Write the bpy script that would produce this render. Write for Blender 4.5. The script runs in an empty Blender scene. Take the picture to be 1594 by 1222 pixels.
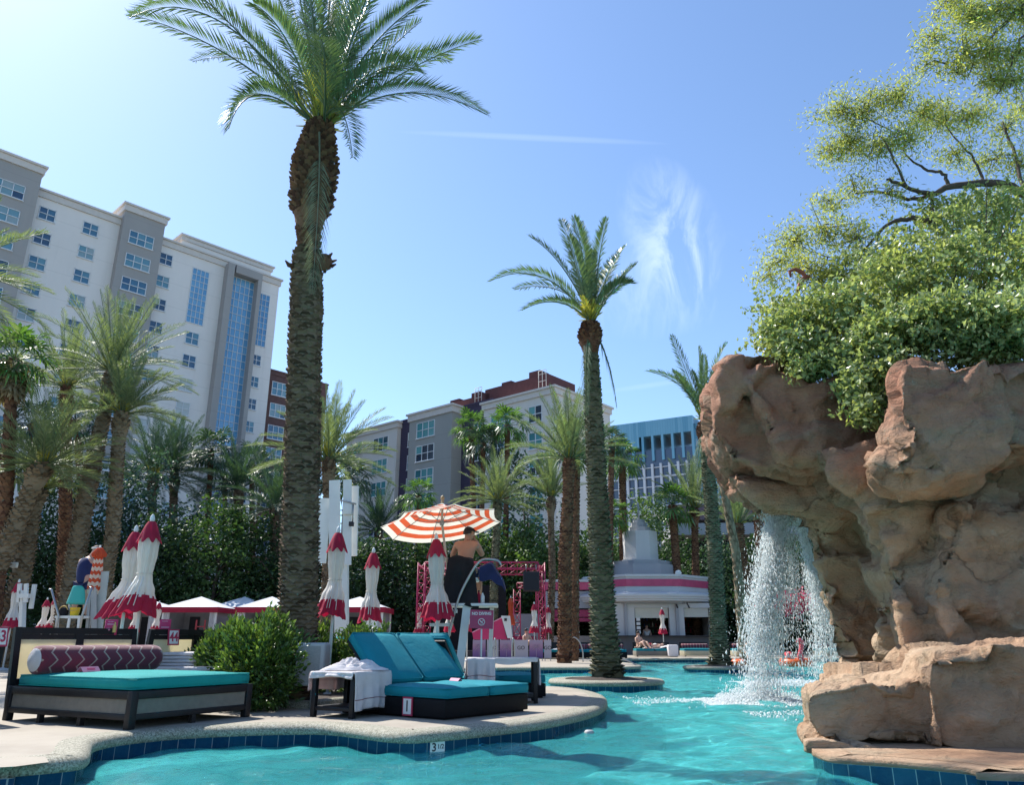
import bpy, bmesh, math, random
import numpy as np
from mathutils import Vector, Matrix, noise
R = math.radians
scene = bpy.context.scene
COL = scene.collection
random.seed(7)
RNG = np.random.default_rng(7)

# ------------------------------------------------ camera, sky, sun, exposure
EYE = 0.8                      # eye height above the pool deck (the photographer stands in the pool)
FPX = 1200.0                   # focal length in photo pixels (photo 1594 x 1222)
PITCH = math.atan(386 / FPX)
cam_d = bpy.data.cameras.new('camera')
cam_d.sensor_width = 36
cam_d.lens = 36 * FPX / 1594
cam_d.clip_start = 0.05
cam_d.clip_end = 3000
cam = bpy.data.objects.new('camera', cam_d)
COL.objects.link(cam)
cam.location = (0, 0, EYE)
cam.rotation_euler = (math.pi / 2 + PITCH, 0, 0)
scene.camera = cam

SUN_AZ = R(-50)                # measured from +Y towards +X
SUN_EL = R(50)
world = bpy.data.worlds.new("World")
scene.world = world
world.use_nodes = True
wn, wl = world.node_tree.nodes, world.node_tree.links
wn.clear()
w_out = wn.new('ShaderNodeOutputWorld')
w_bg = wn.new('ShaderNodeBackground')
w_bg.inputs['Strength'].default_value = 0.122
sky = wn.new('ShaderNodeTexSky')
sky.sky_type = 'NISHITA'
sky.sun_disc = False
sky.sun_elevation = SUN_EL
sky.sun_rotation = SUN_AZ
sky.air_density = 1.0
sky.dust_density = 0.42
sky.ozone_density = 4.0
wl.new(w_bg.outputs[0], w_out.inputs[0])


def wmath(op, a, b=None):
    n = wn.new('ShaderNodeMath'); n.operation = op
    for i, x in enumerate((a, b)):
        if x is None: continue
        if isinstance(x, (int, float)): n.inputs[i].default_value = x
        else: wl.new(x, n.inputs[i])
    return n.outputs[0]


def px_dir(px, py):
    a, b = px - 797, 611 - py
    c, s = math.cos(PITCH), math.sin(PITCH)
    return Vector((a, c * FPX - s * b, s * FPX + c * b)).normalized()


# thin cirrus high in the sky, fixed in direction
w_tc = wn.new('ShaderNodeTexCoord')
def dot_dir(v):
    n = wn.new('ShaderNodeVectorMath'); n.operation = 'DOT_PRODUCT'
    wl.new(w_tc.outputs['Generated'], n.inputs[0]); n.inputs[1].default_value = v
    return n.outputs['Value']
def blob(px, py, wx, wy, tilt=0):
    d = px_dir(px, py)
    r = d.cross(Vector((0, 0, 1))).normalized(); u = r.cross(d)
    r2 = r * math.cos(tilt) + u * math.sin(tilt); u2 = u * math.cos(tilt) - r * math.sin(tilt)
    a = wmath('MULTIPLY', dot_dir(r2), 1 / wx); b = wmath('MULTIPLY', dot_dir(u2), 1 / wy)
    q = wmath('ADD', wmath('MULTIPLY', a, a), wmath('MULTIPLY', b, b))
    m = wmath('SUBTRACT', 1.0, q)
    m = wmath('MAXIMUM', m, 0.0)
    f = wmath('GREATER_THAN', dot_dir(d), 0.0)
    return wmath('MULTIPLY', m, f)
def wisps(scale, stretch, lo, hi, seed, rot=0.0):
    mp = wn.new('ShaderNodeMapping'); mp.inputs['Scale'].default_value = stretch
    mp.inputs['Location'].default_value = (seed, seed * .7, seed * .3)
    mp.inputs['Rotation'].default_value = (0, rot, 0)
    wl.new(w_tc.outputs['Generated'], mp.inputs[0])
    nz = wn.new('ShaderNodeTexNoise'); nz.inputs['Scale'].default_value = scale
    nz.inputs['Detail'].default_value = 7; nz.inputs['Roughness'].default_value = .62
    nz.inputs['Distortion'].default_value = 1.1
    wl.new(mp.outputs[0], nz.inputs[0])
    mr = wn.new('ShaderNodeMapRange'); mr.inputs[1].default_value = lo; mr.inputs[2].default_value = hi
    mr.interpolation_type = 'SMOOTHSTEP'
    wl.new(nz.outputs[0], mr.inputs[0])
    return mr.outputs[0]
c1 = wmath('MULTIPLY', wmath('ADD', blob(1045, 360, .062, .10, R(20)), wmath('MULTIPLY', blob(1040, 440, .12, .07, R(10)), .7)), wisps(9, (1.6, 1, .7), .42, .68, 3.1))
c2 = wmath('MULTIPLY', blob(830, 214, .17, .0045, R(-3.5)), .07)
c3 = wmath('MULTIPLY', blob(1010, 600, .06, .004, R(5)), .05)
c_all = wmath('ADD', wmath('ADD', wmath('MULTIPLY', c1, .22), c2), c3)
c_all = wmath('MINIMUM', c_all, .8)
w_mix = wn.new('ShaderNodeMix'); w_mix.data_type = 'RGBA'
wl.new(c_all, w_mix.inputs[0])
wl.new(sky.outputs[0], w_mix.inputs[6])
w_mix.inputs[7].default_value = (7.5, 8.0, 8.6, 1)
w_tint = wn.new('ShaderNodeMix'); w_tint.data_type = 'RGBA'; w_tint.blend_type = 'MULTIPLY'; w_tint.inputs[0].default_value = 1
wl.new(w_mix.outputs[2], w_tint.inputs[6]); w_tint.inputs[7].default_value = (.94, .975, 1.0, 1)
wl.new(w_tint.outputs[2], w_bg.inputs['Color'])

sun_d = bpy.data.lights.new('sun', 'SUN')
sun_d.energy = 4.3
sun_d.angle = R(0.53)
sun_d.color = (1.0, .955, .88)
sun = bpy.data.objects.new('sun', sun_d)
COL.objects.link(sun)
sun_dir = Vector((math.sin(SUN_AZ) * math.cos(SUN_EL), math.cos(SUN_AZ) * math.cos(SUN_EL), math.sin(SUN_EL)))
sun.rotation_euler = sun_dir.to_track_quat('Z', 'Y').to_euler()
sun.location = sun_dir * 60

scene.view_settings.view_transform = 'Standard'
scene.view_settings.look = 'None'
scene.view_settings.gamma = 1
scene.view_settings.exposure = 0.95
scene.render.engine = 'CYCLES'
cy = scene.cycles
cy.use_denoising = True
cy.max_bounces = 8
cy.diffuse_bounces = 3
cy.glossy_bounces = 3
cy.transmission_bounces = 4
cy.transparent_max_bounces = 12
cy.sample_clamp_indirect = 6
cy.caustics_reflective = False
cy.caustics_refractive = True

# ------------------------------------------------ placing helpers (photo pixel -> world point)
def ray(px, py):
    a, b = px - 797, 611 - py
    c, s = math.cos(PITCH), math.sin(PITCH)
    return a, c * FPX - s * b, s * FPX + c * b
def G(px, py, z=0.0):
    a, y, w = ray(px, py); t = (z - EYE) / w
    return Vector((a * t, y * t, z))
def P(px, py, Y):
    a, y, w = ray(px, py); t = Y / y
    return Vector((a * t, Y, EYE + w * t))

# ------------------------------------------------ materials
MATS = {}
def base_mat(name):
    m = bpy.data.materials.new(name); m.use_nodes = True
    nt = m.node_tree; nt.nodes.clear()
    out = nt.nodes.new('ShaderNodeOutputMaterial')
    return m, nt, nt.nodes, nt.links, out
def NN(nt, t, **kw):
    n = nt.nodes.new(t)
    for k, v in kw.items():
        if k.startswith('i_'):
            n.inputs[k[2:].replace('_', ' ')].default_value = v
        else: setattr(n, k, v)
    return n
def mixc(nt, fac, a, b, mode='MIX'):
    n = nt.nodes.new('ShaderNodeMix'); n.data_type = 'RGBA'; n.blend_type = mode
    for sock, v in ((0, fac), (6, a), (7, b)):
        if isinstance(v, (int, float)): n.inputs[sock].default_value = v
        elif isinstance(v, tuple): n.inputs[sock].default_value = v if len(v) == 4 else (*v, 1)
        else: nt.links.new(v, n.inputs[sock])
    return n.outputs[2]
def ramp(nt, fac, stops, interp='LINEAR'):
    n = nt.nodes.new('ShaderNodeValToRGB'); n.color_ramp.interpolation = interp
    el = n.color_ramp.elements
    while len(el) < len(stops): el.new(.5)
    for e, (p, c) in zip(el, stops):
        e.position = p; e.color = (*c, 1) if len(c) == 3 else c
    nt.links.new(fac, n.inputs[0])
    return n.outputs[0]
def mth(nt, op, a, b=None, clamp=False):
    n = nt.nodes.new('ShaderNodeMath'); n.operation = op; n.use_clamp = clamp
    for i, x in enumerate((a, b)):
        if x is None: continue
        if isinstance(x, (int, float)): n.inputs[i].default_value = x
        else: nt.links.new(x, n.inputs[i])
    return n.outputs[0]
def tex_noise(nt, scale, detail=4, rough=.55, coord='Object', stretch=None, dist=0.0):
    tc = nt.nodes.new('ShaderNodeTexCoord')
    src = tc.outputs[coord] if coord != 'World' else None
    if coord == 'World':
        g = nt.nodes.new('ShaderNodeNewGeometry'); src = g.outputs['Position']
    if stretch:
        mp = nt.nodes.new('ShaderNodeMapping'); mp.inputs['Scale'].default_value = stretch
        nt.links.new(src, mp.inputs[0]); src = mp.outputs[0]
    n = nt.nodes.new('ShaderNodeTexNoise')
    n.inputs['Scale'].default_value = scale; n.inputs['Detail'].default_value = detail
    n.inputs['Roughness'].default_value = rough; n.inputs['Distortion'].default_value = dist
    nt.links.new(src, n.inputs[0])
    return n.outputs[0]
def bump(nt, h, strength=.3, dist=.02, normal=None):
    b = nt.nodes.new('ShaderNodeBump')
    b.inputs['Strength'].default_value = strength; b.inputs['Distance'].default_value = dist
    nt.links.new(h, b.inputs['Height'])
    if normal is not None: nt.links.new(normal, b.inputs['Normal'])
    return b.outputs[0]

def plain(name, col, rough=.6, var=.12, vscale=3.0, bscale=None, bstr=.2, metal=0.0, coord='Object', spec=.5, sheen=0.0, trans=0.0):
    """painted, plastic, cloth or metal surface with uneven tone and fine relief"""
    if name in MATS: return MATS[name]
    m, nt, N, L, out = base_mat(name)
    p = NN(nt, 'ShaderNodeBsdfPrincipled')
    p.inputs['Roughness'].default_value = rough; p.inputs['Metallic'].default_value = metal
    p.inputs['Specular IOR Level'].default_value = spec
    if sheen: p.inputs['Sheen Weight'].default_value = sheen
    f = tex_noise(nt, vscale, 5, .6, coord)
    lo = tuple(max(0, c * (1 - var)) for c in col); hi = tuple(min(1, c * (1 + var)) for c in col)
    c = ramp(nt, f, [(.3, lo), (.7, hi)])
    L.new(c, p.inputs['Base Color'])
    if bscale:
        b0 = bump(nt, tex_noise(nt, 5, 4, .6, coord, None, 1.5), .5, .02) if sheen or 'cushion' in name else None
        L.new(bump(nt, tex_noise(nt, bscale, 3, .6, coord), bstr, .01, b0), p.inputs['Normal'])
    sh = p.outputs[0]
    if trans:
        t = NN(nt, 'ShaderNodeBsdfTranslucent'); L.new(c, t.inputs[0])
        mx = NN(nt, 'ShaderNodeMixShader'); mx.inputs[0].default_value = trans
        L.new(sh, mx.inputs[1]); L.new(t.outputs[0], mx.inputs[2]); sh = mx.outputs[0]
    L.new(sh, out.inputs[0])
    MATS[name] = m
    return m
def leafmat(name, c0, c1, trans=.35, rough=.45, tip=None, spec=.5):
    if name in MATS: return MATS[name]
    m, nt, N, L, out = base_mat(name)
    g = NN(nt, 'ShaderNodeNewGeometry')
    stops = [(0, c0), (.75, c1)] + ([(1, tip)] if tip else [])
    c = ramp(nt, g.outputs['Random Per Island'], stops)
    big = tex_noise(nt, .8, 2, .5, 'World')
    c = mixc(nt, mth(nt, 'MULTIPLY', mth(nt, 'SUBTRACT', big, .35, True), 1.2, True), c, tuple(x * 1.35 for x in c1), 'MIX')
    p = NN(nt, 'ShaderNodeBsdfPrincipled'); p.inputs['Roughness'].default_value = rough
    p.inputs['Specular IOR Level'].default_value = spec
    L.new(c, p.inputs['Base Color'])
    t = NN(nt, 'ShaderNodeBsdfTranslucent')
    L.new(mixc(nt, 1.0, c, (1.5, 1.5, .75), 'MULTIPLY'), t.inputs[0])
    mx = NN(nt, 'ShaderNodeMixShader'); mx.inputs[0].default_value = trans
    L.new(p.outputs[0], mx.inputs[1]); L.new(t.outputs[0], mx.inputs[2]); L.new(mx.outputs[0], out.inputs[0])
    MATS[name] = m
    return m
def islandmat(name, c0, c1, c2, rough=.85, bscale=18, bstr=.5):
    """bark made of many separate boots: each its own tone"""
    if name in MATS: return MATS[name]
    m, nt, N, L, out = base_mat(name)
    g = NN(nt, 'ShaderNodeNewGeometry')
    c = ramp(nt, g.outputs['Random Per Island'], [(0, c0), (.5, c1), (1, c2)])
    f = tex_noise(nt, 6, 4, .7, 'World', (1, 1, 4))
    c = mixc(nt, mth(nt, 'MULTIPLY', f, .7), c, c0)
    p = NN(nt, 'ShaderNodeBsdfPrincipled'); p.inputs['Roughness'].default_value = rough
    p.inputs['Specular IOR Level'].default_value = .2
    L.new(c, p.inputs['Base Color'])
    L.new(bump(nt, tex_noise(nt, bscale, 4, .7, 'World', (1, 1, 3)), bstr, .02), p.inputs['Normal'])
    L.new(p.outputs[0], out.inputs[0])
    MATS[name] = m
    return m

# ------------------------------------------------ mesh building
class MB:
    def __init__(s): s.v, s.f, s.m, s.sm, s.uv = [], [], [], [], {}
    def add(s, vs, fs, m=0, smooth=False):
        o = len(s.v)
        s.v.extend([tuple(v) for v in vs])
        for f in fs:
            s.f.append(tuple(i + o for i in f)); s.m.append(m); s.sm.append(smooth)
        return o
    def quad(s, a, b, c, d, m=0): s.add((a, b, c, d), ((0, 1, 2, 3),), m)
    def box(s, c, d, m=0, rz=0.0, bev=0.0, seg=2, rot=None):
        bm = bmesh.new(); bmesh.ops.create_cube(bm, size=1)
        for v in bm.verts: v.co = Vector((v.co.x * d[0], v.co.y * d[1], v.co.z * d[2]))
        if bev > 0:
            bmesh.ops.bevel(bm, geom=list(bm.edges), offset=min(bev, min(d) * .49), segments=seg, profile=.5, affect='EDGES')
        M = Matrix.Translation(c) @ (rot.to_4x4() if rot is not None else Matrix.Rotation(rz, 4, 'Z'))
        bm.verts.index_update()
        s.add([M @ v.co for v in bm.verts], [[v.index for v in f.verts] for f in bm.faces], m, bev > 0 and seg > 1)
        bm.free()
    def beam(s, p0, p1, w, h, m=0, up=(0, 0, 1)):
        p0, p1 = Vector(p0), Vector(p1); d = (p1 - p0); L = d.length; d.normalize()
        u = Vector(up)
        if abs(d.dot(u)) > .98: u = Vector((0, 1, 0))
        r = d.cross(u).normalized(); u = r.cross(d)
        vs = [p + r * (a * w / 2) + u * (b * h / 2) for p in (p0, p1) for a, b in ((-1, -1), (1, -1), (1, 1), (-1, 1))]
        s.add(vs, ((0, 3, 2, 1), (4, 5, 6, 7), (0, 1, 5, 4), (1, 2, 6, 5), (2, 3, 7, 6), (3, 0, 4, 7)), m)
    def tube(s, pts, rad, n=8, m=0, caps=True, smooth=True):
        pts = [Vector(p) for p in pts]
        if not hasattr(rad, '__len__'): rad = [rad] * len(pts)
        vs, fs = [], []
        u = None
        for i, p in enumerate(pts):
            t = (pts[min(i + 1, len(pts) - 1)] - pts[max(i - 1, 0)]).normalized()
            if u is None:
                a = Vector((0, 0, 1)) if abs(t.z) < .9 else Vector((1, 0, 0))
                u = t.cross(a).normalized()
            else:
                u = (u - t * u.dot(t)).normalized()
            w = t.cross(u)
            for k in range(n):
                a = 2 * math.pi * k / n
                vs.append(p + (u * math.cos(a) + w * math.sin(a)) * rad[i])
        for i in range(len(pts) - 1):
            for k in range(n):
                k2 = (k + 1) % n
                fs.append((i * n + k, i * n + k2, (i + 1) * n + k2, (i + 1) * n + k))
        o = s.add(vs, fs, m, smooth)
        if caps:
            s.f.append(tuple(o + k for k in reversed(range(n)))); s.m.append(m); s.sm.append(False)
            s.f.append(tuple(o + (len(pts) - 1) * n + k for k in range(n))); s.m.append(m); s.sm.append(False)
    def lathe(s, prof, c=(0, 0, 0), n=16, m=0, smooth=True):
        c = Vector(c); vs, fs = [], []
        for r, z in prof:
            for k in range(n):
                a = 2 * math.pi * k / n
                vs.append(c + Vector((r * math.cos(a), r * math.sin(a), z)))
        for i in range(len(prof) - 1):
            for k in range(n):
                k2 = (k + 1) % n
                fs.append((i * n + k, i * n + k2, (i + 1) * n + k2, (i + 1) * n + k))
        s.add(vs, fs, m, smooth)
    def grid(s, fn, nu, nv, m=0, smooth=True, close=False):
        vs = [fn(i / nu, j / nv) for j in range(nv + 1) for i in range(nu + 1)]
        fs = [(j * (nu + 1) + i, j * (nu + 1) + i + 1, (j + 1) * (nu + 1) + i + 1, (j + 1) * (nu + 1) + i)
              for j in range(nv) for i in range(nu)]
        s.add(vs, fs, m, smooth)
    def build(s, name, mats, parent=None, loc=None, rz=0.0):
        me = bpy.data.meshes.new(name)
        me.from_pydata(s.v, [], s.f)
        if not isinstance(mats, (list, tuple)): mats = [mats]
        for m in mats: me.materials.append(m)
        me.polygons.foreach_set('material_index', s.m)
        me.polygons.foreach_set('use_smooth', s.sm)
        me.update()
        o = bpy.data.objects.new(name, me); COL.objects.link(o)
        if parent is not None: o.parent = parent
        if loc is not None: o.location = loc
        o.rotation_euler.z = rz
        return o
def np_mesh(name, V, F, mats, parent=None, smooth=False, loc=None):
    """V (n,3), F (m,k) arrays"""
    me = bpy.data.meshes.new(name)
    V = np.asarray(V, np.float32); F = np.asarray(F, np.int32); k = F.shape[1]
    me.vertices.add(len(V)); me.vertices.foreach_set('co', V.ravel())
    me.loops.add(F.size); me.loops.foreach_set('vertex_index', F.ravel())
    me.polygons.add(len(F)); me.polygons.foreach_set('loop_start', np.arange(0, F.size, k, dtype=np.int32))
    me.polygons.foreach_set('loop_total', np.full(len(F), k, np.int32))
    me.polygons.foreach_set('use_smooth', np.full(len(F), smooth))
    if not isinstance(mats, (list, tuple)): mats = [mats]
    for m in mats: me.materials.append(m)
    me.update(calc_edges=True)
    o = bpy.data.objects.new(name, me); COL.objects.link(o)
    if parent is not None: o.parent = parent
    if loc is not None: o.location = loc
    return o
def tag(o, label, cat, group=None, kind=None):
    o['label'] = label; o['category'] = cat
    if group: o['group'] = group
    if kind: o['kind'] = kind
    return o
def setting(o, kind='structure', label=None):
    o['kind'] = kind
    if label: o['label'] = label
    return o
def thing(name, loc, label, cat, group=None, rz=0.0):
    o = bpy.data.objects.new(name, None); COL.objects.link(o)
    o.empty_display_size = .2
    o.location = loc; o.rotation_euler.z = rz
    return tag(o, label, cat, group)
def dup(root, loc, rz=0.0, label=None, group=None, scale=None):
    r = root.copy(); COL.objects.link(r); r.location = loc; r.rotation_euler.z = rz
    if scale: r.scale = scale if hasattr(scale, '__len__') else (scale,) * 3
    if label: r['label'] = label
    if group: r['group'] = group
    for ch in list(root.children):
        c = ch.copy(); COL.objects.link(c); c.parent = r
        for g in ch.children:
            d = g.copy(); COL.objects.link(d); d.parent = c
    return r
def text_mesh(name, body, size, mat, parent, loc, rot, thick=.002, bold=0.0, align='CENTER', sx=1.0):
    cu = bpy.data.curves.new(name, 'FONT'); cu.body = body; cu.size = size
    cu.extrude = thick; cu.offset = bold; cu.align_x = align; cu.align_y = 'CENTER'
    o = bpy.data.objects.new(name, cu); COL.objects.link(o)
    bpy.context.view_layer.update()
    dg = bpy.context.evaluated_depsgraph_get()
    me = bpy.data.meshes.new_from_object(o.evaluated_get(dg))
    bpy.data.objects.remove(o); bpy.data.curves.remove(cu)
    me.name = name; me.materials.clear(); me.materials.append(mat)
    t = bpy.data.objects.new(name, me); COL.objects.link(t)
    t.parent = parent; t.location = loc; t.rotation_euler = rot; t.scale = (sx, 1, 1)
    return t
def leaf_arrays(C, size, aspect=.45, rng=RNG, up=0.25, out=None, outw=.5, var=.35):
    """one folded leaf (4 verts, 2 tris) per centre"""
    n = len(C)
    nrm = rng.normal(size=(n, 3)); nrm[:, 2] += up
    if out is not None: nrm += out * outw * 2
    nrm /= np.linalg.norm(nrm, axis=1)[:, None]
    t = rng.normal(size=(n, 3)); t -= nrm * (t * nrm).sum(1)[:, None]; t /= np.linalg.norm(t, axis=1)[:, None]
    b = np.cross(nrm, t)
    s = size * (1 + var * rng.uniform(-1, 1, n))[:, None]
    V = np.empty((n, 4, 3))
    V[:, 0] = C - t * s * .5
    V[:, 1] = C + b * s * aspect * .5 + nrm * s * .08
    V[:, 2] = C + t * s * .5
    V[:, 3] = C - b * s * aspect * .5 + nrm * s * .08
    i = np.arange(n)[:, None] * 4
    F = np.concatenate([i + np.array([[0, 1, 2]]), i + np.array([[0, 2, 3]])], 1).reshape(-1, 3)
    return V.reshape(-1, 3), F
def skin_body(name, joints, edges, mat, parent, levels=2, root=0):
    """joints: list of (x,y,z,rx,ry); one continuous skinned body"""
    me = bpy.data.meshes.new(name)
    me.from_pydata([j[:3] for j in joints], edges, [])
    o = bpy.data.objects.new(name, me); COL.objects.link(o)
    o.modifiers.new('skin', 'SKIN')
    for i, j in enumerate(joints):
        sv = me.skin_vertices[0].data[i]
        sv.radius = (j[3], j[4] if len(j) > 4 else j[3])
        sv.use_root = (i == root)
    s = o.modifiers.new('sub', 'SUBSURF'); s.levels = levels; s.render_levels = levels
    bpy.context.view_layer.update()
    dg = bpy.context.evaluated_depsgraph_get()
    m2 = bpy.data.meshes.new_from_object(o.evaluated_get(dg))
    bpy.data.objects.remove(o); bpy.data.meshes.remove(me)
    m2.name = name; m2.materials.clear(); m2.materials.append(mat)
    m2.polygons.foreach_set('use_smooth', [True] * len(m2.polygons))
    b = bpy.data.objects.new(name, m2); COL.objects.link(b); b.parent = parent
    return b
def catmull(pts, per=8, closed=False):
    P_ = [Vector(p) for p in pts]; n = len(P_); out = []
    rng_ = range(n if closed else n - 1)
    for i in rng_:
        g = (lambda k: P_[k % n]) if closed else (lambda k: P_[max(0, min(n - 1, k))])
        p0, p1, p2, p3 = g(i - 1), g(i), g(i + 1), g(i + 2)
        for k in range(per):
            t = k / per
            out.append(.5 * ((2 * p1) + (-p0 + p2) * t + (2 * p0 - 5 * p1 + 4 * p2 - p3) * t * t + (-p0 + 3 * p1 - 3 * p2 + p3) * t ** 3))
    if not closed: out.append(P_[-1])
    return out
def bez(p0, p1, p2, t): return p0 * (1 - t) ** 2 + p1 * (2 * t * (1 - t)) + p2 * t * t

# ================================================ SETTING: ground, deck, pool, water
WATER_Z = -0.2
FLOOR_Z = -1.35
def edge_mats():
    # deck: pale broom-finished concrete with stains
    m, nt, N, L, out = base_mat('deck_concrete')
    p = NN(nt, 'ShaderNodeBsdfPrincipled'); p.inputs['Roughness'].default_value = .85
    a = tex_noise(nt, .9, 5, .6, 'World'); b = tex_noise(nt, 90, 2, .6, 'World')
    c = ramp(nt, a, [(.3, (.25, .215, .17)), (.52, (.33, .29, .235)), (.8, (.39, .345, .28))])
    c = mixc(nt, mth(nt, 'MULTIPLY', mth(nt, 'SUBTRACT', b, .45, True), 1.6, True), c, (.26, .23, .2))
    L.new(c, p.inputs['Base Color']); L.new(bump(nt, b, .3, .004), p.inputs['Normal'])
    L.new(p.outputs[0], out.inputs[0]); MATS['deck'] = m
    # coping: washed pebble aggregate
    m, nt, N, L, out = base_mat('coping_aggregate')
    p = NN(nt, 'ShaderNodeBsdfPrincipled'); p.inputs['Roughness'].default_value = .8
    g = NN(nt, 'ShaderNodeNewGeometry')
    v = NN(nt, 'ShaderNodeTexVoronoi'); v.inputs['Scale'].default_value = 95
    L.new(g.outputs['Position'], v.inputs['Vector'])
    sx = NN(nt, 'ShaderNodeSeparateColor'); L.new(v.outputs['Color'], sx.inputs[0])
    c = ramp(nt, sx.outputs[0], [(0, (.10, .09, .065)), (.3, (.20, .185, .14)), (.6, (.30, .28, .22)), (1, (.44, .41, .34))])
    c = mixc(nt, mth(nt, 'MULTIPLY', tex_noise(nt, 1.7, 3, .6, 'World'), .35), c, (.22, .24, .17))
    L.new(c, p.inputs['Base Color']); L.new(bump(nt, v.outputs['Distance'], .5, .006), p.inputs['Normal'])
    L.new(p.outputs[0], out.inputs[0]); MATS['coping'] = m
    # blue waterline tile, laid along the edge (UV in metres)
    m, nt, N, L, out = base_mat('waterline_tile')
    p = NN(nt, 'ShaderNodeBsdfPrincipled'); p.inputs['Roughness'].default_value = .18
    uv = NN(nt, 'ShaderNodeUVMap')
    br = NN(nt, 'ShaderNodeTexBrick'); br.offset = 0; br.squash = 1
    br.inputs['Scale'].default_value = 1; br.inputs['Brick Width'].default_value = .152; br.inputs['Row Height'].default_value = .152
    br.inputs['Mortar Size'].default_value = .0035; br.inputs['Mortar Smooth'].default_value = .2; br.inputs['Bias'].default_value = 0
    br.inputs['Color1'].default_value = (.012, .06, .15, 1); br.inputs['Color2'].default_value = (.02, .095, .2, 1); br.inputs['Mortar'].default_value = (.4, .47, .5, 1)
    L.new(uv.outputs[0], br.inputs[0])
    f = tex_noise(nt, 25, 4, .7, 'World')
    c = mixc(nt, mth(nt, 'MULTIPLY', mth(nt, 'SUBTRACT', f, .42, True), 1.0, True), br.outputs[0], (.06, .16, .26))
    L.new(c, p.inputs['Base Color']); L.new(bump(nt, br.outputs['Fac'], -.4, .004), p.inputs['Normal'])
    L.new(p.outputs[0], out.inputs[0]); MATS['tile'] = m
    # pool plaster
    m, nt, N, L, out = base_mat('pool_plaster')
    p = NN(nt, 'ShaderNodeBsdfPrincipled'); p.inputs['Roughness'].default_value = .8
    a = tex_noise(nt, 1.2, 5, .6, 'World')
    c = ramp(nt, a, [(.3, (.72, .88, .87)), (.7, (.84, .95, .94))])
    L.new(c, p.inputs['Base Color']); L.new(p.outputs[0], out.inputs[0]); MATS['plaster'] = m
edge_mats()
MATS['mulch'] = plain('bark_mulch', (.045, .032, .025), .95, .5, 30, 60, .9)
M_WHITEWALL = plain('white_step', (.66, .70, .66), .5, .15, 6)

def ribbon(name, pts, profile, mats, closed=False, label=None):
    """profile: list of (inward offset, z, material of the strip below it)"""
    n = len(pts)
    nor = []
    for i in range(n):
        a = pts[(i - 1) % n] if (closed or i > 0) else pts[i]
        b = pts[(i + 1) % n] if (closed or i < n - 1) else pts[i]
        t = (Vector(b) - Vector(a)); t.z = 0; t.normalize()
        nor.append(Vector((-t.y, t.x, 0)))
    # soften normals so that tight corners do not fold
    for _ in range(2):
        nor = [((nor[(i - 1) % n] if (closed or i) else nor[i]) + nor[i] * 2 + (nor[(i + 1) % n] if (closed or i < n - 1) else nor[i])).normalized() for i in range(n)]
    me = bpy.data.meshes.new(name)
    vs, fs, mi, uvs = [], [], [], []
    s = [0]
    for i in range(1, n + 1): s.append(s[-1] + (Vector(pts[i % n]) - Vector(pts[i - 1])).xy.length)
    K = len(profile)
    for i in range(n):
        for (o, z, m) in profile:
            q = Vector(pts[i]) + nor[i] * o
            vs.append((q.x, q.y, z))
    for i in range(n if closed else n - 1):
        j = (i + 1) % n
        for k in range(K - 1):
            fs.append((i * K + k, i * K + k + 1, j * K + k + 1, j * K + k))
            mi.append(profile[k][2])
            uvs += [(s[i], profile[k][1] + .1), (s[i], profile[k + 1][1] + .1), (s[i + 1], profile[k + 1][1] + .1), (s[i + 1], profile[k][1] + .1)]
    me.from_pydata(vs, [], fs)
    for m in mats: me.materials.append(m)
    me.polygons.foreach_set('material_index', mi)
    me.polygons.foreach_set('use_smooth', [True] * len(fs))
    ul = me.uv_layers.new(name='UVMap')
    ul.data.foreach_set('uv', [c for u in uvs for c in u])
    o = bpy.data.objects.new(name, me); COL.objects.link(o)
    inner = [Vector(pts[i]) + nor[i] * profile[0][0] for i in range(n)]
    return o, inner
from mathutils.geometry import tessellate_polygon
def sheet(name, poly, z, mat):
    tris = tessellate_polygon([[Vector((p.x, p.y, 0)) for p in poly]])
    mb = MB(); fs = []
    for t in tris:
        a, b, c = (poly[i] for i in t)
        up = (b - a).xy.to_3d().cross((c - a).xy.to_3d()).z
        fs.append(t if up > 0 else t[::-1])
    mb.add([(p.x, p.y, z) for p in poly], fs)
    return mb.build(name, mat)
COPE = [(.26, 0.0, 0), (.10, -.001, 0), (.045, -.010, 0), (.012, -.035, 0), (0, -.06, 0), (0, -.1, 0), (.035, -.1, 1), (.035, FLOOR_Z - .05, 1)]
near_px = [(-40, 1213), (0, 1212), (80, 1205), (125, 1199), (139, 1189), (141, 1180), (150, 1170), (200, 1160), (290, 1151), (400, 1146), (480, 1144.5), (519, 1146), (560, 1151), (600, 1156.5), (640, 1158.5), (677, 1156), (755, 1148), (834, 1138), (894, 1126), (930, 1115), (945, 1103), (941, 1092), (913, 1083), (874, 1078)]
edge = [Vector((-11, 3.6, 0)), Vector((-6, 5.2, 0))] + [G(x, y, -.1) for x, y in near_px] + \
       [Vector((.2, 15.6, 0)), Vector((-1.2, 17.5, 0)), Vector((-2.2, 20, 0)), Vector((-2.2, 23, 0)), Vector((-.8, 25.2, 0)), Vector((1.2, 25.8, 0)), Vector((3.0, 26, 0)), Vector((4.2, 27, 0)), Vector((4.5, 29.5, 0)), Vector((4.2, 33, 0)), Vector((4.8, 36.5, 0)), Vector((7, 38.2, 0)), Vector((12, 38.8, 0)), Vector((20, 39, 0)), Vector((46, 39, 0))]
edge = catmull([Vector((p.x, p.y, 0)) for p in edge], 7)
o, inner = ribbon('pool_coping', edge, COPE, [MATS['coping'], MATS['tile']])
setting(o, label='washed pebble coping over a band of dark blue waterline tile')
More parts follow.
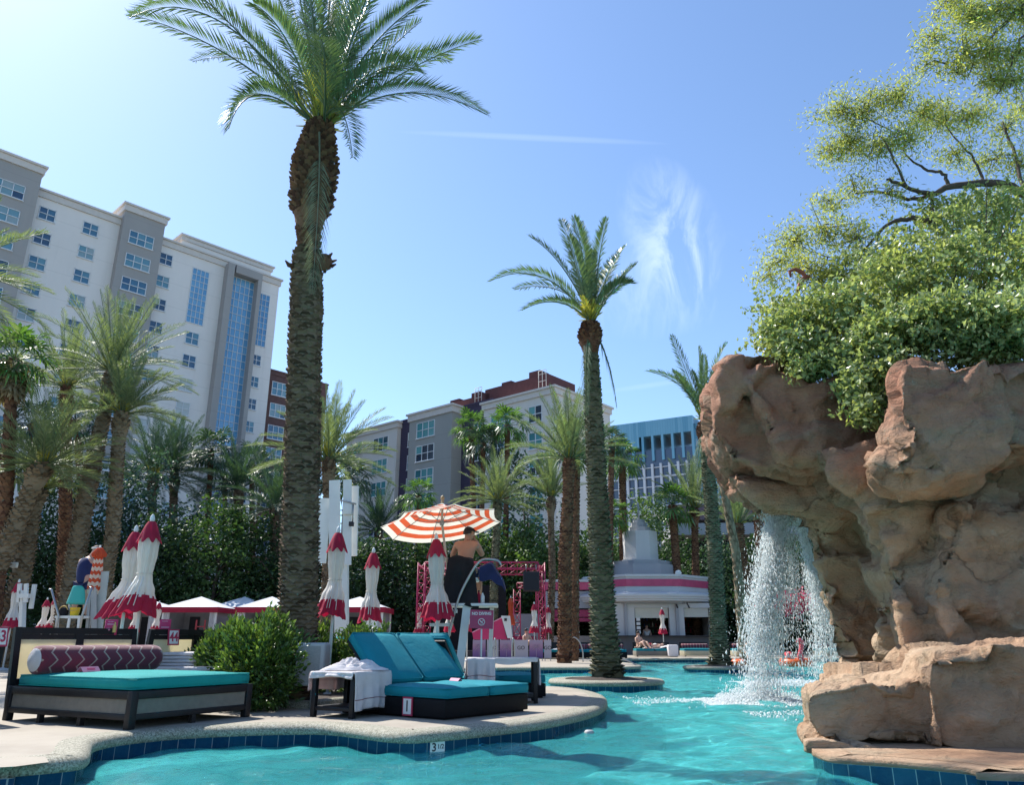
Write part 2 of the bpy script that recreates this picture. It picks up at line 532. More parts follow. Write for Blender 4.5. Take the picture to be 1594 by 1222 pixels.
deck_poly = inner + [Vector((46, 90, 0)), Vector((-70, 90, 0)), Vector((-70, 3.6, 0))]
setting(sheet('pool_deck', deck_poly, 0.0, MATS['deck']))

# ground sheet to the horizon, with the pool's hole in it
M_GROUND = plain('ground_earth', (.2, .18, .15), .95, .2, .3)
mb = MB(); gx, gy = (-2500, -69.9, 45.9, 2500), (-2500, -12, 89.9, 2500)
vs = [(x, y, -.012) for y in gy for x in gx]
mb.add(vs, [(j * 4 + i, j * 4 + i + 1, (j + 1) * 4 + i + 1, (j + 1) * 4 + i) for j in range(3) for i in range(3) if not (i == 1 and j == 1)])
setting(mb.build('ground', M_GROUND))
mb = MB(); mb.add([(-72, -14, FLOOR_Z), (48, -14, FLOOR_Z), (48, 45, FLOOR_Z), (-72, 45, FLOOR_Z)], [(0, 1, 2, 3)])
pool_floor = setting(mb.build('pool_floor', MATS['plaster']))
pw = MB()
for a, b in (((-69.9, -12), (45.9, -12)), ((45.9, -12), (45.9, 40)), ((-69.9, 4), (-69.9, -12))):
    pw.quad((*a, -.02), (*b, -.02), (*b, FLOOR_Z - .05), (*a, FLOOR_Z - .05))
setting(pw.build('pool_wall', MATS['tile']))
# shallow white entry shelf under the near edge
st = [G(x, y, WATER_Z) for x, y in [(146, 1207), (220, 1197), (300, 1188), (390, 1180), (455, 1172), (500, 1163)]]
st = catmull([Vector((p.x, p.y, 0)) for p in st], 5)
so, sin_ = ribbon('pool_step', st, [(.5, -.238, 0), (.05, -.24, 0), (0, -.27, 0), (0, FLOOR_Z, 0)], [M_WHITEWALL])
setting(so, label='pale submerged entry shelf')
mb = MB()
setting(sheet('pool_shelf', [p for p in st] + [Vector((-1.6, 8.9, 0)), Vector((-3.9, 8.9, 0)), Vector((-3.9, 6.6, 0))], -.2375, M_WHITEWALL))

# water: one sheet with real waves
def water_sheet():
    xs = np.concatenate([np.arange(-69, -13, 2.0), np.arange(-13, 15, .055), np.arange(15, 46, .5)])
    ys = [-11.5]
    while ys[-1] < 2: ys.append(ys[-1] + .6)
    while ys[-1] < 11: ys.append(ys[-1] + .04)
    while ys[-1] < 41: ys.append(ys[-1] + .04 * (ys[-1] / 11) ** 1.3)
    ys = np.array(ys)
    X, Y = np.meshgrid(xs, ys)
    r = np.random.default_rng(3); Z = np.zeros_like(X)
    wx = X + .25 * np.sin(.9 * Y + 1) + .12 * np.sin(2.3 * Y + .7 * X); wy = Y + .25 * np.sin(.8 * X + 2) + .1 * np.sin(2.1 * X - 1.1 * Y)
    for k in range(60):
        lam = .2 * (7 ** r.random()); a = r.uniform(0, 2 * math.pi); q = 2 * math.pi / lam
        sl = .021 * (lam / .5) ** .15
        Z += sl / q * np.sin(q * (wx * math.cos(a) + wy * math.sin(a)) + r.uniform(0, 6.3)) * (1 + .5 * np.sin(.35 * X + .3 * Y + k))
    V = np.stack([X, Y, Z + WATER_Z], -1).reshape(-1, 3)
    nx, ny = len(xs), len(ys)
    idx = np.arange(nx * ny).reshape(ny, nx)
    F = np.stack([idx[:-1, :-1], idx[:-1, 1:], idx[1:, 1:], idx[1:, :-1]], -1).reshape(-1, 4)
    m, nt, N, L, out = base_mat('pool_water')
    fr = NN(nt, 'ShaderNodeFresnel'); fr.inputs['IOR'].default_value = 1.28
    gl = NN(nt, 'ShaderNodeBsdfGlossy'); gl.inputs['Roughness'].default_value = .03
    h = tex_noise(nt, 11, 5, .62, 'World', (1, 1.5, 1), .6)
    b = bump(nt, h, .9, .035)
    b = bump(nt, tex_noise(nt, 34, 3, .6, 'World'), .5, .01, b)
    L.new(b, fr.inputs['Normal']); L.new(b, gl.inputs['Normal'])
    WATER_MODE(m, nt, L, out, fr, gl, b)
    return np_mesh('pool_water', V, F, m, smooth=True)
def WATER_MODE(m, nt, L, out, fr, gl, b):
    rf = NN(nt, 'ShaderNodeBsdfRefraction'); rf.inputs['IOR'].default_value = 1.33; rf.inputs['Roughness'].default_value = 0.0
    rf.inputs['Color'].default_value = (.46, .96, .99, 1)
    mx = NN(nt, 'ShaderNodeMixShader'); L.new(fr.outputs[0], mx.inputs[0])
    tr = NN(nt, 'ShaderNodeBsdfTransparent'); tr.inputs[0].default_value = (.42, .96, .99, 1)
    m2 = NN(nt, 'ShaderNodeMixShader'); m2.inputs[0].default_value = .30
    L.new(rf.outputs[0], m2.inputs[1]); L.new(tr.outputs[0], m2.inputs[2])
    df = NN(nt, 'ShaderNodeBsdfDiffuse'); df.inputs[0].default_value = (.10, .80, .82, 1)
    m3 = NN(nt, 'ShaderNodeMixShader'); m3.inputs[0].default_value = .24; L.new(b, df.inputs['Normal'])
    L.new(m2.outputs[0], m3.inputs[1]); L.new(df.outputs[0], m3.inputs[2])
    L.new(m3.outputs[0], mx.inputs[1]); L.new(gl.outputs[0], mx.inputs[2]); L.new(mx.outputs[0], out.inputs[0])
water = setting(water_sheet(), label='bright turquoise rippled pool water')
sun_d.cycles.is_caustics_light = True
water.cycles.is_caustics_caster = True
pool_floor.cycles.is_caustics_receiver = True
world.cycles.is_caustics_light = True
for _o in bpy.data.objects:
    if _o.name in ('pool_shelf', 'pool_step'): _o.cycles.is_caustics_receiver = True

# ================================================ BUILDINGS
def stucco(name, col, joint=2.86, jz=0.0):
    m, nt, N, L, out = base_mat(name)
    p = NN(nt, 'ShaderNodeBsdfPrincipled'); p.inputs['Roughness'].default_value = .9
    a = tex_noise(nt, .25, 5, .6, 'World', (1, 1, .5)); b = tex_noise(nt, 8, 3, .6, 'World')
    c = ramp(nt, a, [(.3, tuple(x * .93 for x in col)), (.7, tuple(min(1, x * 1.04) for x in col))])
    g = NN(nt, 'ShaderNodeNewGeometry'); sp = NN(nt, 'ShaderNodeSeparateXYZ'); L.new(g.outputs['Position'], sp.inputs[0])
    z = mth(nt, 'FRACT', mth(nt, 'MULTIPLY', mth(nt, 'ADD', sp.outputs[2], jz), 1 / joint))
    ln = mth(nt, 'LESS_THAN', z, .018)
    c = mixc(nt, mth(nt, 'MULTIPLY', ln, .35), c, tuple(x * .55 for x in col))
    # faint vertical water stains
    st = tex_noise(nt, 1.2, 4, .7, 'World', (1, 1, .06))
    c = mixc(nt, mth(nt, 'MULTIPLY', mth(nt, 'SUBTRACT', st, .55, True), 1.1, True), c, tuple(x * .72 for x in col))
    L.new(c, p.inputs['Base Color']); L.new(bump(nt, b, .15, .02), p.inputs['Normal'])
    L.new(p.outputs[0], out.inputs[0]); MATS[name] = m
    return m
def brickm(name, c1, c2, mortar):
    m, nt, N, L, out = base_mat(name)
    p = NN(nt, 'ShaderNodeBsdfPrincipled'); p.inputs['Roughness'].default_value = .85
    g = NN(nt, 'ShaderNodeTexCoord')
    sp = NN(nt, 'ShaderNodeSeparateXYZ'); L.new(g.outputs['Object'], sp.inputs[0])
    cb = NN(nt, 'ShaderNodeCombineXYZ'); L.new(mth(nt, 'ADD', sp.outputs[0], sp.outputs[1]), cb.inputs[0]); L.new(sp.outputs[2], cb.inputs[1])
    br = NN(nt, 'ShaderNodeTexBrick'); br.inputs['Scale'].default_value = 1; br.inputs['Brick Width'].default_value = .4; br.inputs['Row Height'].default_value = .2
    br.inputs['Mortar Size'].default_value = .012; br.inputs['Color1'].default_value = (*c1, 1); br.inputs['Color2'].default_value = (*c2, 1); br.inputs['Mortar'].default_value = (*mortar, 1)
    L.new(cb.outputs[0], br.inputs[0])
    L.new(mixc(nt, mth(nt, 'MULTIPLY', tex_noise(nt, .6, 4), .4), br.outputs[0], c1), p.inputs['Base Color'])
    L.new(p.outputs[0], out.inputs[0]); MATS[name] = m
    return m
def glassm(name, stops, rough=.06, spec=.9, grid=None):
    """window glass: dark or curtained, each pane its own tone"""
    m, nt, N, L, out = base_mat(name)
    p = NN(nt, 'ShaderNodeBsdfPrincipled'); p.inputs['Roughness'].default_value = rough
    p.inputs['Specular IOR Level'].default_value = spec
    oi = NN(nt, 'ShaderNodeObjectInfo'); g = NN(nt, 'ShaderNodeNewGeometry')
    r = mth(nt, 'FRACT', mth(nt, 'ADD', oi.outputs['Random'], mth(nt, 'MULTIPLY', g.outputs['Random Per Island'], .45)))
    c = ramp(nt, r, stops)
    L.new(c, p.inputs['Base Color'])
    L.new(bump(nt, tex_noise(nt, .7, 2), .15, .05), p.inputs['Normal'])
    L.new(p.outputs[0], out.inputs[0]); MATS[name] = m
    return m
M_STW = stucco('stucco_white', (.78, .735, .69))
M_STG = stucco('stucco_grey', (.36, .345, .33))
M_STM = stucco('stucco_mid_grey', (.33, .33, .31))
M_STP = stucco('stucco_plum', (.05, .04, .075))
M_STC = stucco('stucco_cream', (.66, .62, .57))
M_CORN = plain('cornice_paint', (.62, .575, .53), .8, .06)
M_BRK = brickm('brown_brick', (.11, .055, .05), (.15, .075, .065), (.12, .085, .075))
M_WFR = plain('window_frame_paint', (.68, .70, .72), .5, .05)
M_GL = glassm('window_glass', [(0, (.02, .05, .10)), (.35, (.03, .09, .17)), (.6, (.05, .16, .25)), (.8, (.12, .28, .34)), (1, (.3, .36, .36))])
M_GLT = glassm('window_glass_teal', [(0, (.015, .025, .05)), (.4, (.02, .05, .08)), (.55, (.05, .24, .26)), (1, (.13, .36, .36))])
M_GLC = glassm('window_curtained', [(0, (.40, .43, .42)), (1, (.52, .56, .54))], .3, .4)
M_GLB = glassm('curtain_wall_glass', [(0, (.07, .22, .42)), (.5, (.10, .30, .52)), (1, (.16, .38, .58))], .04, 1.0)

class Facade:
    """a building whose local x runs along its front, local -y faces the viewer"""
    def __init__(s, O, d, name, label, cat, z=0):
        s.O = Vector((O[0], O[1], 0)); s.d = Vector((d[0], d[1], 0)).normalized()
        s.root = thing(name, s.O, label, cat, rz=math.atan2(s.d.y, s.d.x))
        s.proto = {}
    def uz(s, px, py):
        a, y, w = ray(px, py); d = s.d; O = s.O
        t = (O.x * -d.y + O.y * d.x) / (a * -d.y + y * d.x)
        q = Vector((a * t - O.x, y * t - O.y, 0))
        return q.dot(d), EYE + w * t
    def wall(s, name, u0, u1, z0, z1, y0, y1, mat, cornice=True, cm=None, ov=.35, ch=.7):
        mb = MB()
        mb.box(((u0 + u1) / 2, (y0 + y1) / 2, (z0 + z1) / 2), (u1 - u0, y1 - y0, z1 - z0))
        o = mb.build(name, mat, s.root)
        if cornice:
            mb = MB()
            mb.box(((u0 + u1) / 2, (y0 + y1) / 2, z1 + ch / 2 + .002), (u1 - u0 + ov, y1 - y0 + ov, ch))
            mb.box(((u0 + u1) / 2, (y0 + y1) / 2, z1 + ch + .12), (u1 - u0 + ov * 2, y1 - y0 + ov * 2, .22))
            mb.build('cornice', cm or M_CORN, o)
        return o
    def window(s, u, z, w, h, nx, nz, y=0.0, glass=None, frame=None, fw=.07, bar=None):
        glass = glass or M_GL; frame = frame or M_WFR; bar = bar or fw
        key = (round(w, 2), round(h, 2), nx, nz, glass.name, frame.name)
        if key not in s.proto:
            mb = MB()
            for i in range(nx + 1):
                x = -w / 2 + w * i / nx; bw = fw if i in (0, nx) else bar
                mb.box((x, -.03, 0), (bw, .10, h + fw))
            for j in range(nz + 1):
                zz = -h / 2 + h * j / nz; bw = fw if j in (0, nz) else bar
                mb.box((0, -.033, zz), (w + fw, .094, bw))
            if nz <= 3: mb.box((0, -.06, -h / 2 - fw * .9), (w + fw * 3, .16, .08))
            f = mb.build('window', frame, s.root)
            mb = MB()
            for i in range(nx):
                for j in range(nz):
                    x0 = -w / 2 + w * i / nx + .01; x1 = -w / 2 + w * (i + 1) / nx - .01
                    z0 = -h / 2 + h * j / nz + .01; z1 = -h / 2 + h * (j + 1) / nz - .01
                    e = random.uniform(-.006, .006)
                    mb.quad((x0, -.012 + e, z0), (x1, -.012 - e, z0), (x1, -.012 + e, z1), (x0, -.012 - e, z1))
            g = mb.build('pane', glass, f)
            s.proto[key] = f
            f.location = (u, y, z)
            return f
        f0 = s.proto[key]; f = f0.copy(); COL.objects.link(f); f.location = (u, y, z)
        for c in f0.children:
            g = c.copy(); COL.objects.link(g); g.parent = f
        return f

# ---- tall white hotel tower on the left
T = Facade((-48.6, 71), (.69, .724), 'hotel_tower', 'tall white and grey hotel tower with long strips of blue glass', 'building')
FL = 2.83
T.wall('white_wall', -1.35, 7.1, 0, 44.9, 0, 18, M_STW)
T.wall('grey_bay', -14, -1.37, 0, 46.8, -1.2, 18.2, M_STG)
T.wall('grey_bay', 7.1, 11.5, 0, 46.4, -1.0, 17.5, M_STG)
T.wall('white_wall', 11.5, 26.9, 0, 44.3, 0, 18.4, M_STW)
T.wall('parapet', 14.5, 26.2, 45.25, 46.5, 1.2, 16, M_STW, ch=.5)
fr = T.wall('grey_frame', 19.5, 20.3, 0, 44.6, -1.1, -.005, M_STG, cornice=False)
mb = MB(); mb.box((23.73, -.55, 22.3), (.5, 1.09, 44.6)); mb.box((22, -.552, 44.1), (3.0, 1.086, .99)); mb.build('grey_frame', M_STG, T.root)
for k in range(13):
    z = 43.2 - FL * k
    for u in (0.0, 4.24): T.window(u, z, 1.5, 1.35, 2, 2)
    T.window(9.2, z + .3, 2.6, 1.5, 3, 2, y=-1.0)
    if k < 9: T.window(-4.1 , z + .75, 3.0, 1.55, 3, 2, y=-1.2)
    if k < 9: T.window(-8.6 , z + .75, 3.0, 1.55, 3, 2, y=-1.2)
    if k not in (0, 1, 2): T.window(16.7, z - .6, 1.5, 1.45, 2, 2, glass=M_GLC if 4 < k < 9 else M_GL)
    T.window(12.5, z - .5, 1.4, 1.35, 2, 2, glass=M_GLC if 5 < k < 9 else M_GL)
    if k > 2: T.window(24.85, z - 1.1, 1.15, 1.3, 2, 2)
T.window(16.7, 39.4, 2.0, 6.9, 4, 9, bar=.05, glass=M_GLB)
T.window(22.0, 32.9, 3.0, 21.2, 5, 22, y=-.02, bar=.06, glass=M_GLB)
T.window(25.0, 39.0, 1.55, 7.0, 3, 9, bar=.05, glass=M_GLB)
T.window(21.6, 15.2, 2.6, 4.6, 4, 5, bar=.07, glass=M_GL)

# ---- brown brick block beside it
B = Facade((-31.2, 90.8), (.69, .724), 'brick_building', 'dark brown brick building with white framed windows beside the tall white tower', 'building')
B.wall('brick_wall', .2, 9.5, 0, 32.7, 0, 14, M_BRK, cm=M_BRK, ov=.15, ch=.45)
for k in range(10):
    z = 31.0 - 2.83 * k
    B.window(2.6, z, 2.1, 1.7, 3, 2)
    B.window(6.5, z, 2.1, 1.7, 3, 2)

# ---- middle building
dm = (-math.sin(R(50)), math.cos(R(50)))
D = Facade((4.93, 75), dm, 'apartment_building', 'white, grey and plum apartment building with a dark red rooftop in the middle distance', 'building')
# this front runs to the left as seen, so its outside is local +y
def dwall(name, u0, u1, z1, out_, mat, **k): return D.wall(name, u0, u1, 0, z1, -7.2, out_, mat, **k)
D.wall('white_wall', 0, 9.6, 0, 24.6, -9.2, 1.0, M_STC, ch=.6)
dwall('plum_wall', 9.6, 14.2, 25.9, -.4, M_STP, cm=M_STP, ch=.2, ov=.1)
dwall('grey_bay', 14.2, 21.2, 25.3, 1.2, M_STM, ch=.7)
dwall('plum_wall', 21.2, 24.0, 25.7, 0, M_STP, cm=M_STP, ch=.35, ov=.1)
dwall('white_wall', 24.0, 33.6, 25.3, .6, M_STC, ch=.6)
mb = MB()
mb.box((7.2, -4, 26.7), (9, 5, 2.6)); mb.box((4.6, -2.4, 27.9), (1.5, 1.6, 1.6)); mb.box((8.6, -2.4, 27.7), (1.4, 1.6, 1.3))
mb.box((16.0, -4, 26.9), (10, 5, 1.2)); mb.box((13.4, -2.6, 27.6), (1.4, 1.6, 1.1)); mb.box((16.8, -2.6, 27.5), (1.5, 1.6, .9))
mb.build('penthouse', plain('penthouse_red', (.10, .034, .034), .8, .15), D.root)
for uu in (2.4, 11.6):
    mb = MB()
    for dx in (0, .5, 1.0):
        mb.tube([(uu + dx, -.8, 25.9), (uu + dx, -.8, 28.2)], .035, 6)
    for zz in (27.0, 27.8, 28.2): mb.tube([(uu, -.8, zz), (uu + 1.0, -.8, zz)], .03, 6)
    mb.build('roof_ladder', M_CORN, D.root)
def dwin(u, z, w, h, nx, y, **k):
    f = D.window(u, z, w, h, nx, 2, **k); f.rotation_euler.z = math.pi; f.location.y = y
    return f
for k in range(8):
    z = 22.85 - 2.78 * k
    dwin(2.45, z, 1.7, 1.7, 2, 1.0, glass=M_GLT)
    dwin(7.1, z, 2.8, 1.7, 3, 1.0, glass=M_GLT)
    dwin(11.65, z + .3, 1.2, 1.6, 2, -.4, glass=M_GLT)
    dwin(18.4, z + 1.1, 2.9, 1.8, 3, 1.2, glass=M_GLT)
    dwin(22.0, z + .75, 1.2, 1.7, 2, 0, glass=M_GLT)
    dwin(26.9, z + .8, 2.7, 1.7, 3, .6, glass=M_GLT)
    dwin(31.3, z + 1.0, 1.7, 1.6, 2, .6, glass=M_GLT)
# end wall slab stepping out on its right

# ---- distant glass hotel
Hd = (-math.sin(R(62)), math.cos(R(62)))
H = Facade(P(1092, 900, 230)[:2], Hd, 'glass_hotel', 'far high rise hotel with blue top and gridded balconies, left of the rock', 'building')
h_top = H.uz(1086, 646)[1]
uL = H.uz(905, 676)[0]
M_HB = glassm('blue_cladding', [(0, (.10, .30, .42)), (1, (.16, .38, .50))], .15, .8)
M_HD = glassm('dark_glazing', [(0, (.03, .05, .09)), (1, (.10, .14, .22))], .1, .8)
M_HW = plain('hotel_white', (.6, .62, .65), .7, .05)
mb = MB(); mb.box((uL / 2 , -8, (h_top - 9.5) / 2), (uL + 2, 15.6, h_top - 9.5)); mb.build('wall', M_HD, H.root)
mb = MB()
n_st = 48
for i in range(n_st):
    u0 = -1 + (uL + 2) * i / n_st; u1 = -1 + (uL + 2) * (i + .96) / n_st
    lo = h_top - ((5.0 if i < 22 else 8.5) if i % 4 in (1, 2, 3) else 13.0)
    mb.box(((u0 + u1) / 2, -7.6, (h_top + lo) / 2), (u1 - u0, 16.4, h_top - lo))
mb.box((uL * .5, -7.9, h_top - 2), (uL + 2, 15.2, 4))
mb.build('crown_cladding', M_HB, H.root)
mb = MB(); mb.box((-7.5, -9, h_top / 2 - 1), (13, 14, h_top - 2)); mb.build('wing', M_HB, H.root)
mb = MB()
nb = 14
for i in range(nb + 1):
    u = -1 + (uL + 2) * i / nb
    mb.box((u, .35, (h_top - 14) / 2), (.7, .9, h_top - 14))
for zz in range(4, int(h_top - 12), 3):
    mb.box((uL / 2, .1, zz), (uL + 2, .45, .5 if zz % 2 else .3))
mb.box((uL * .28, .9, h_top - 29), (uL * .58, 1.6, 1.4))
mb.build('balcony_grid', M_HW, H.root)
mb = MB()
for i in range(10):
    mb.box((-7.5 + 6.5 - i * 1.4, -1.85, h_top / 2 - 3), (.25, .3, h_top - 8))
mb.build('fin', M_HW, H.root)

# ---- raised concrete walkway with raking struts and the white block behind the rock
M_CON = plain('concrete_grey', (.33, .34, .36), .85, .1, .6)
M_DARK = plain('deep_shade_void', (.012, .014, .02), .8, .1)  # near-black colour stands in for shade below the walkway and in cabana openings
K = Facade((22.8, 66), (-1, .06), 'elevated_walkway', 'grey raised station with slanted struts behind the palms between bar tower and waterfall', 'building')
mb = MB(); mb.box((1.5, 3, 9.0), (17, 7, .9)); mb.box((1.5, -.7, 8.1), (17, .5, .7)); mb.build('deck_beam', M_CON, K.root)
mb = MB(); mb.box((1.5, 5, 10.3), (17, 3, 1.2)); mb.build('upper_wall', plain('plum_band', (.16, .10, .12), .7), K.root)
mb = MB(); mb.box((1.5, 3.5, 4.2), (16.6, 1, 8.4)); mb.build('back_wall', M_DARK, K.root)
for i in range(5):
    mb = MB(); x = -5.5 + i * 3.4; mb.beam((x + 1.2, -.5, 8.4), (x, 1.0, 0), .4, .5); mb.build('strut', M_CON, K.root)
for i in range(4):
    mb = MB(); x = -5 + i * 4.6; mb.box((x, -.2, 10.4), (.5, .5, 1.9)); mb.build('post', M_HW, K.root)
mb = MB(); mb.box((-2.5, -2.6, 3.2), (7.6, 5, 6.4)); mb.box((-2.5, -5.2, 6.6), (8, .6, .5))
mb.build('annex', M_HW, K.root)

# ================================================ PALMS
M_BOOT = islandmat('palm_boots', (.055, .036, .024), (.16, .112, .074), (.30, .225, .15))
M_BOOTG = islandmat('palm_boots_green', (.035, .038, .022), (.13, .13, .08), (.25, .24, .16))
M_BOOTR = islandmat('palm_boots_rust', (.055, .025, .018), (.15, .075, .045), (.27, .15, .08))
M_BOOTT = islandmat('palm_boots_tan', (.09, .065, .04), (.22, .17, .11), (.34, .28, .19))
M_FROND = leafmat('palm_frond', (.045, .085, .035), (.10, .16, .07), .3, .4, (.15, .21, .10))
M_FRONDG = leafmat('palm_frond_silver', (.075, .115, .06), (.145, .19, .095), .35, .5, (.21, .25, .14), .3)
M_FRONDD = leafmat('palm_frond_dark', (.018, .045, .028), (.045, .09, .05), .25, .4, (.08, .13, .07))
M_HEART = leafmat('palm_heart', (.22, .22, .03), (.38, .36, .06), .4, .5, (.45, .42, .1))
M_FAN = leafmat('fan_palm_leaf', (.03, .075, .02), (.08, .17, .04), .35, .35, (.16, .28, .07))
M_SKIRT = leafmat('palm_dead_leaf', (.16, .13, .08), (.28, .23, .15), .3, .8, (.35, .3, .2))
M_DFR = leafmat('palm_dry_frond', (.09, .11, .07), (.16, .18, .12), .25, .6, (.24, .25, .18))

def spine(pts, n):
    q = catmull(pts, max(2, n // (len(pts) - 1)))
    return q
def palm_trunk(root, pts, radii, mat, row=.085, per=10, stick=.35, name='trunk', rng=None):
    """pts: local spine points bottom to top, radii at those points"""
    rng = rng or random.Random(5)
    L = [0.0]
    for a, b in zip(pts, pts[1:]): L.append(L[-1] + (Vector(b) - Vector(a)).length)
    def at(s):
        for i in range(len(pts) - 1):
            if s <= L[i + 1] or i == len(pts) - 2:
                t = (s - L[i]) / (L[i + 1] - L[i]); t = min(1, max(0, t))
                tt = t * t * (3 - 2 * t)
                return Vector(pts[i]).lerp(Vector(pts[i + 1]), t), radii[i] * (1 - tt) + radii[i + 1] * tt
    mb = MB()
    n = max(8, int(L[-1] / .3)); sp = [at(L[-1] * i / n) for i in range(n + 1)]
    mb.tube([p for p, r in sp], [r * .93 for p, r in sp], 14)
    rows = int(L[-1] / row)
    for j in range(rows):
        p, r = at(row * (j + .2)); h = row * 1.9
        p2, r2 = at(min(L[-1], row * (j + .2) + h))
        k = max(7, int(per * r / radii[0] + .5)) if per * r / radii[0] < 18 else 18
        ph = (j % 2) * math.pi / k + rng.uniform(-.1, .1)
        for i in range(k):
            if rng.random() < .06: continue
            a = ph + 2 * math.pi * i / k + rng.uniform(-.06, .06); w = math.pi / k * 1.02
            st = r * stick * rng.uniform(.35, 1.15) * .5
            def at_a(ang, rr, c): return c + Vector((math.cos(ang) * rr, math.sin(ang) * rr, 0))
            dz = rng.uniform(-.2, .2) * row
            cB = p + Vector((0, 0, dz)); cT = p.lerp(p2, .75) + Vector((0, 0, dz)); cM = p.lerp(p2, .42) + Vector((0, 0, dz))
            Bp = at_a(a, r * .94, cB)
            Lp = at_a(a - w, r * .95, cM); Rp = at_a(a + w, r * .95, cM)
            T1 = at_a(a - w * .5, r + st, cT); T2 = at_a(a + w * .5, r + st, cT)
            T0 = at_a(a, r * .9, cT + Vector((0, 0, row * .3)))
            mb.add([Bp, Rp, T2, T1, Lp, T0], [(0, 1, 2, 3, 4), (3, 2, 5), (2, 1, 5), (4, 3, 5)])
    return mb.build(name, mat, root)

def frond(mb, p0, p1, p2, n=44, ll=.42, lw=.026, m=0, roll=0.0, vang=.55, rng=random, r0=.022, bare=.16, droop=.12):
    pts = [bez(p0, p1, p2, i / 12) for i in range(13)]
    mb.tube(pts, [r0 * (1 - .85 * i / 12) + .002 for i in range(13)], 4, m, caps=False)
    hint = (p1 - (p0 + p2) / 2)
    if hint.length < .05 * (p2 - p0).length: hint = Vector((0, 0, 1))
    hint.normalize()
    if hint.z < -.3: hint = -hint
    for i in range(n):
        t = bare + (1 - bare) * (i + .5) / n
        p = bez(p0, p1, p2, t); tg = ((p1 - p0) * (1 - t) + (p2 - p1) * t).normalized()
        s0 = tg.cross(hint)
        if s0.length < .05: s0 = tg.cross(Vector((1, 0, 0)))
        s0.normalize(); u0 = s0.cross(tg).normalized()
        ln = ll * (.35 + .65 * math.sin(math.pi * min(1, (t - bare) / (1 - bare) * .9 + .1) ** .8) ** .7)
        if t > .93: ln *= .75
        for sd in (-1, 1):
            a = vang + rng.uniform(-.25, .25) + roll * sd
            d = (s0 * sd * math.cos(a) + u0 * math.sin(a)) * .78 + tg * (.62 + .5 * t)
            d.normalize()
            l = ln * rng.uniform(.85, 1.1)
            q1 = p + d * l * .45; q2 = p + d * l + Vector((0, 0, -1)) * l * droop * rng.uniform(.3, 1.6)
            w = tg * lw * .5
            mb.add([p, q1 + w, q2, q1 - w], [(0, 1, 2, 3)], m)

def date_crown(root, top, fr_list, L, rng, mats, n=44, ll=.42, lw=.026, heart=14, name='crown', stubs=20):
    """fr_list: explicit (p1,p2) local control points; L: (count, length, min_elev, max_elev) for the rest"""
    mb = MB()
    for p1, p2 in fr_list:
        frond(mb, top + Vector((rng.uniform(-.06, .06), rng.uniform(-.06, .06), 0)), p1, p2, n, ll, lw, 0, rng=rng)
    cnt, ln, e0, e1 = L
    for i in range(cnt):
        az = 2 * math.pi * (i * .618 + rng.uniform(-.05, .05)); e = R(e0 + (e1 - e0) * ((i + .5) / cnt) ** .9)
        l = ln * rng.uniform(.85, 1.1)
        h = Vector((math.cos(az), math.sin(az), 0))
        d0 = h * math.cos(e) + Vector((0, 0, math.sin(e)))
        p1 = top + d0 * l * .6
        sag = max(.12, math.cos(e)) * rng.uniform(.5, .9)
        p2 = p1 + (h * math.cos(e) * 1.05 + Vector((0, 0, math.sin(e) - sag))).normalized() * l * .5
        frond(mb, top + h * .1, p1, p2, n, ll, lw, 0, rng=rng)
    # stiff yellow-green heart and petiole bases
    for i in range(heart):
        az = rng.uniform(0, 6.28); e = R(rng.uniform(35, 88)); l = ln * rng.uniform(.18, .36)
        d = Vector((math.cos(az) * math.cos(e), math.sin(az) * math.cos(e), math.sin(e)))
        p2 = top + d * l; frond(mb, top, top + d * l * .5, p2, 14, ll * .5, lw * .7, 1, rng=rng, vang=.2)
    for i in range(stubs):
        az = rng.uniform(0, 6.28); e = R(rng.uniform(15, 80)); l = ln * rng.uniform(.12, .25)
        d = Vector((math.cos(az) * math.cos(e), math.sin(az) * math.cos(e), math.sin(e)))
        mb.tube([top + d * .05, top + d * l * .5 + Vector((0, 0, .02)), top + d * l], [.035, .022, .008], 4, 1, caps=False)
    return mb.build(name, mats, root)

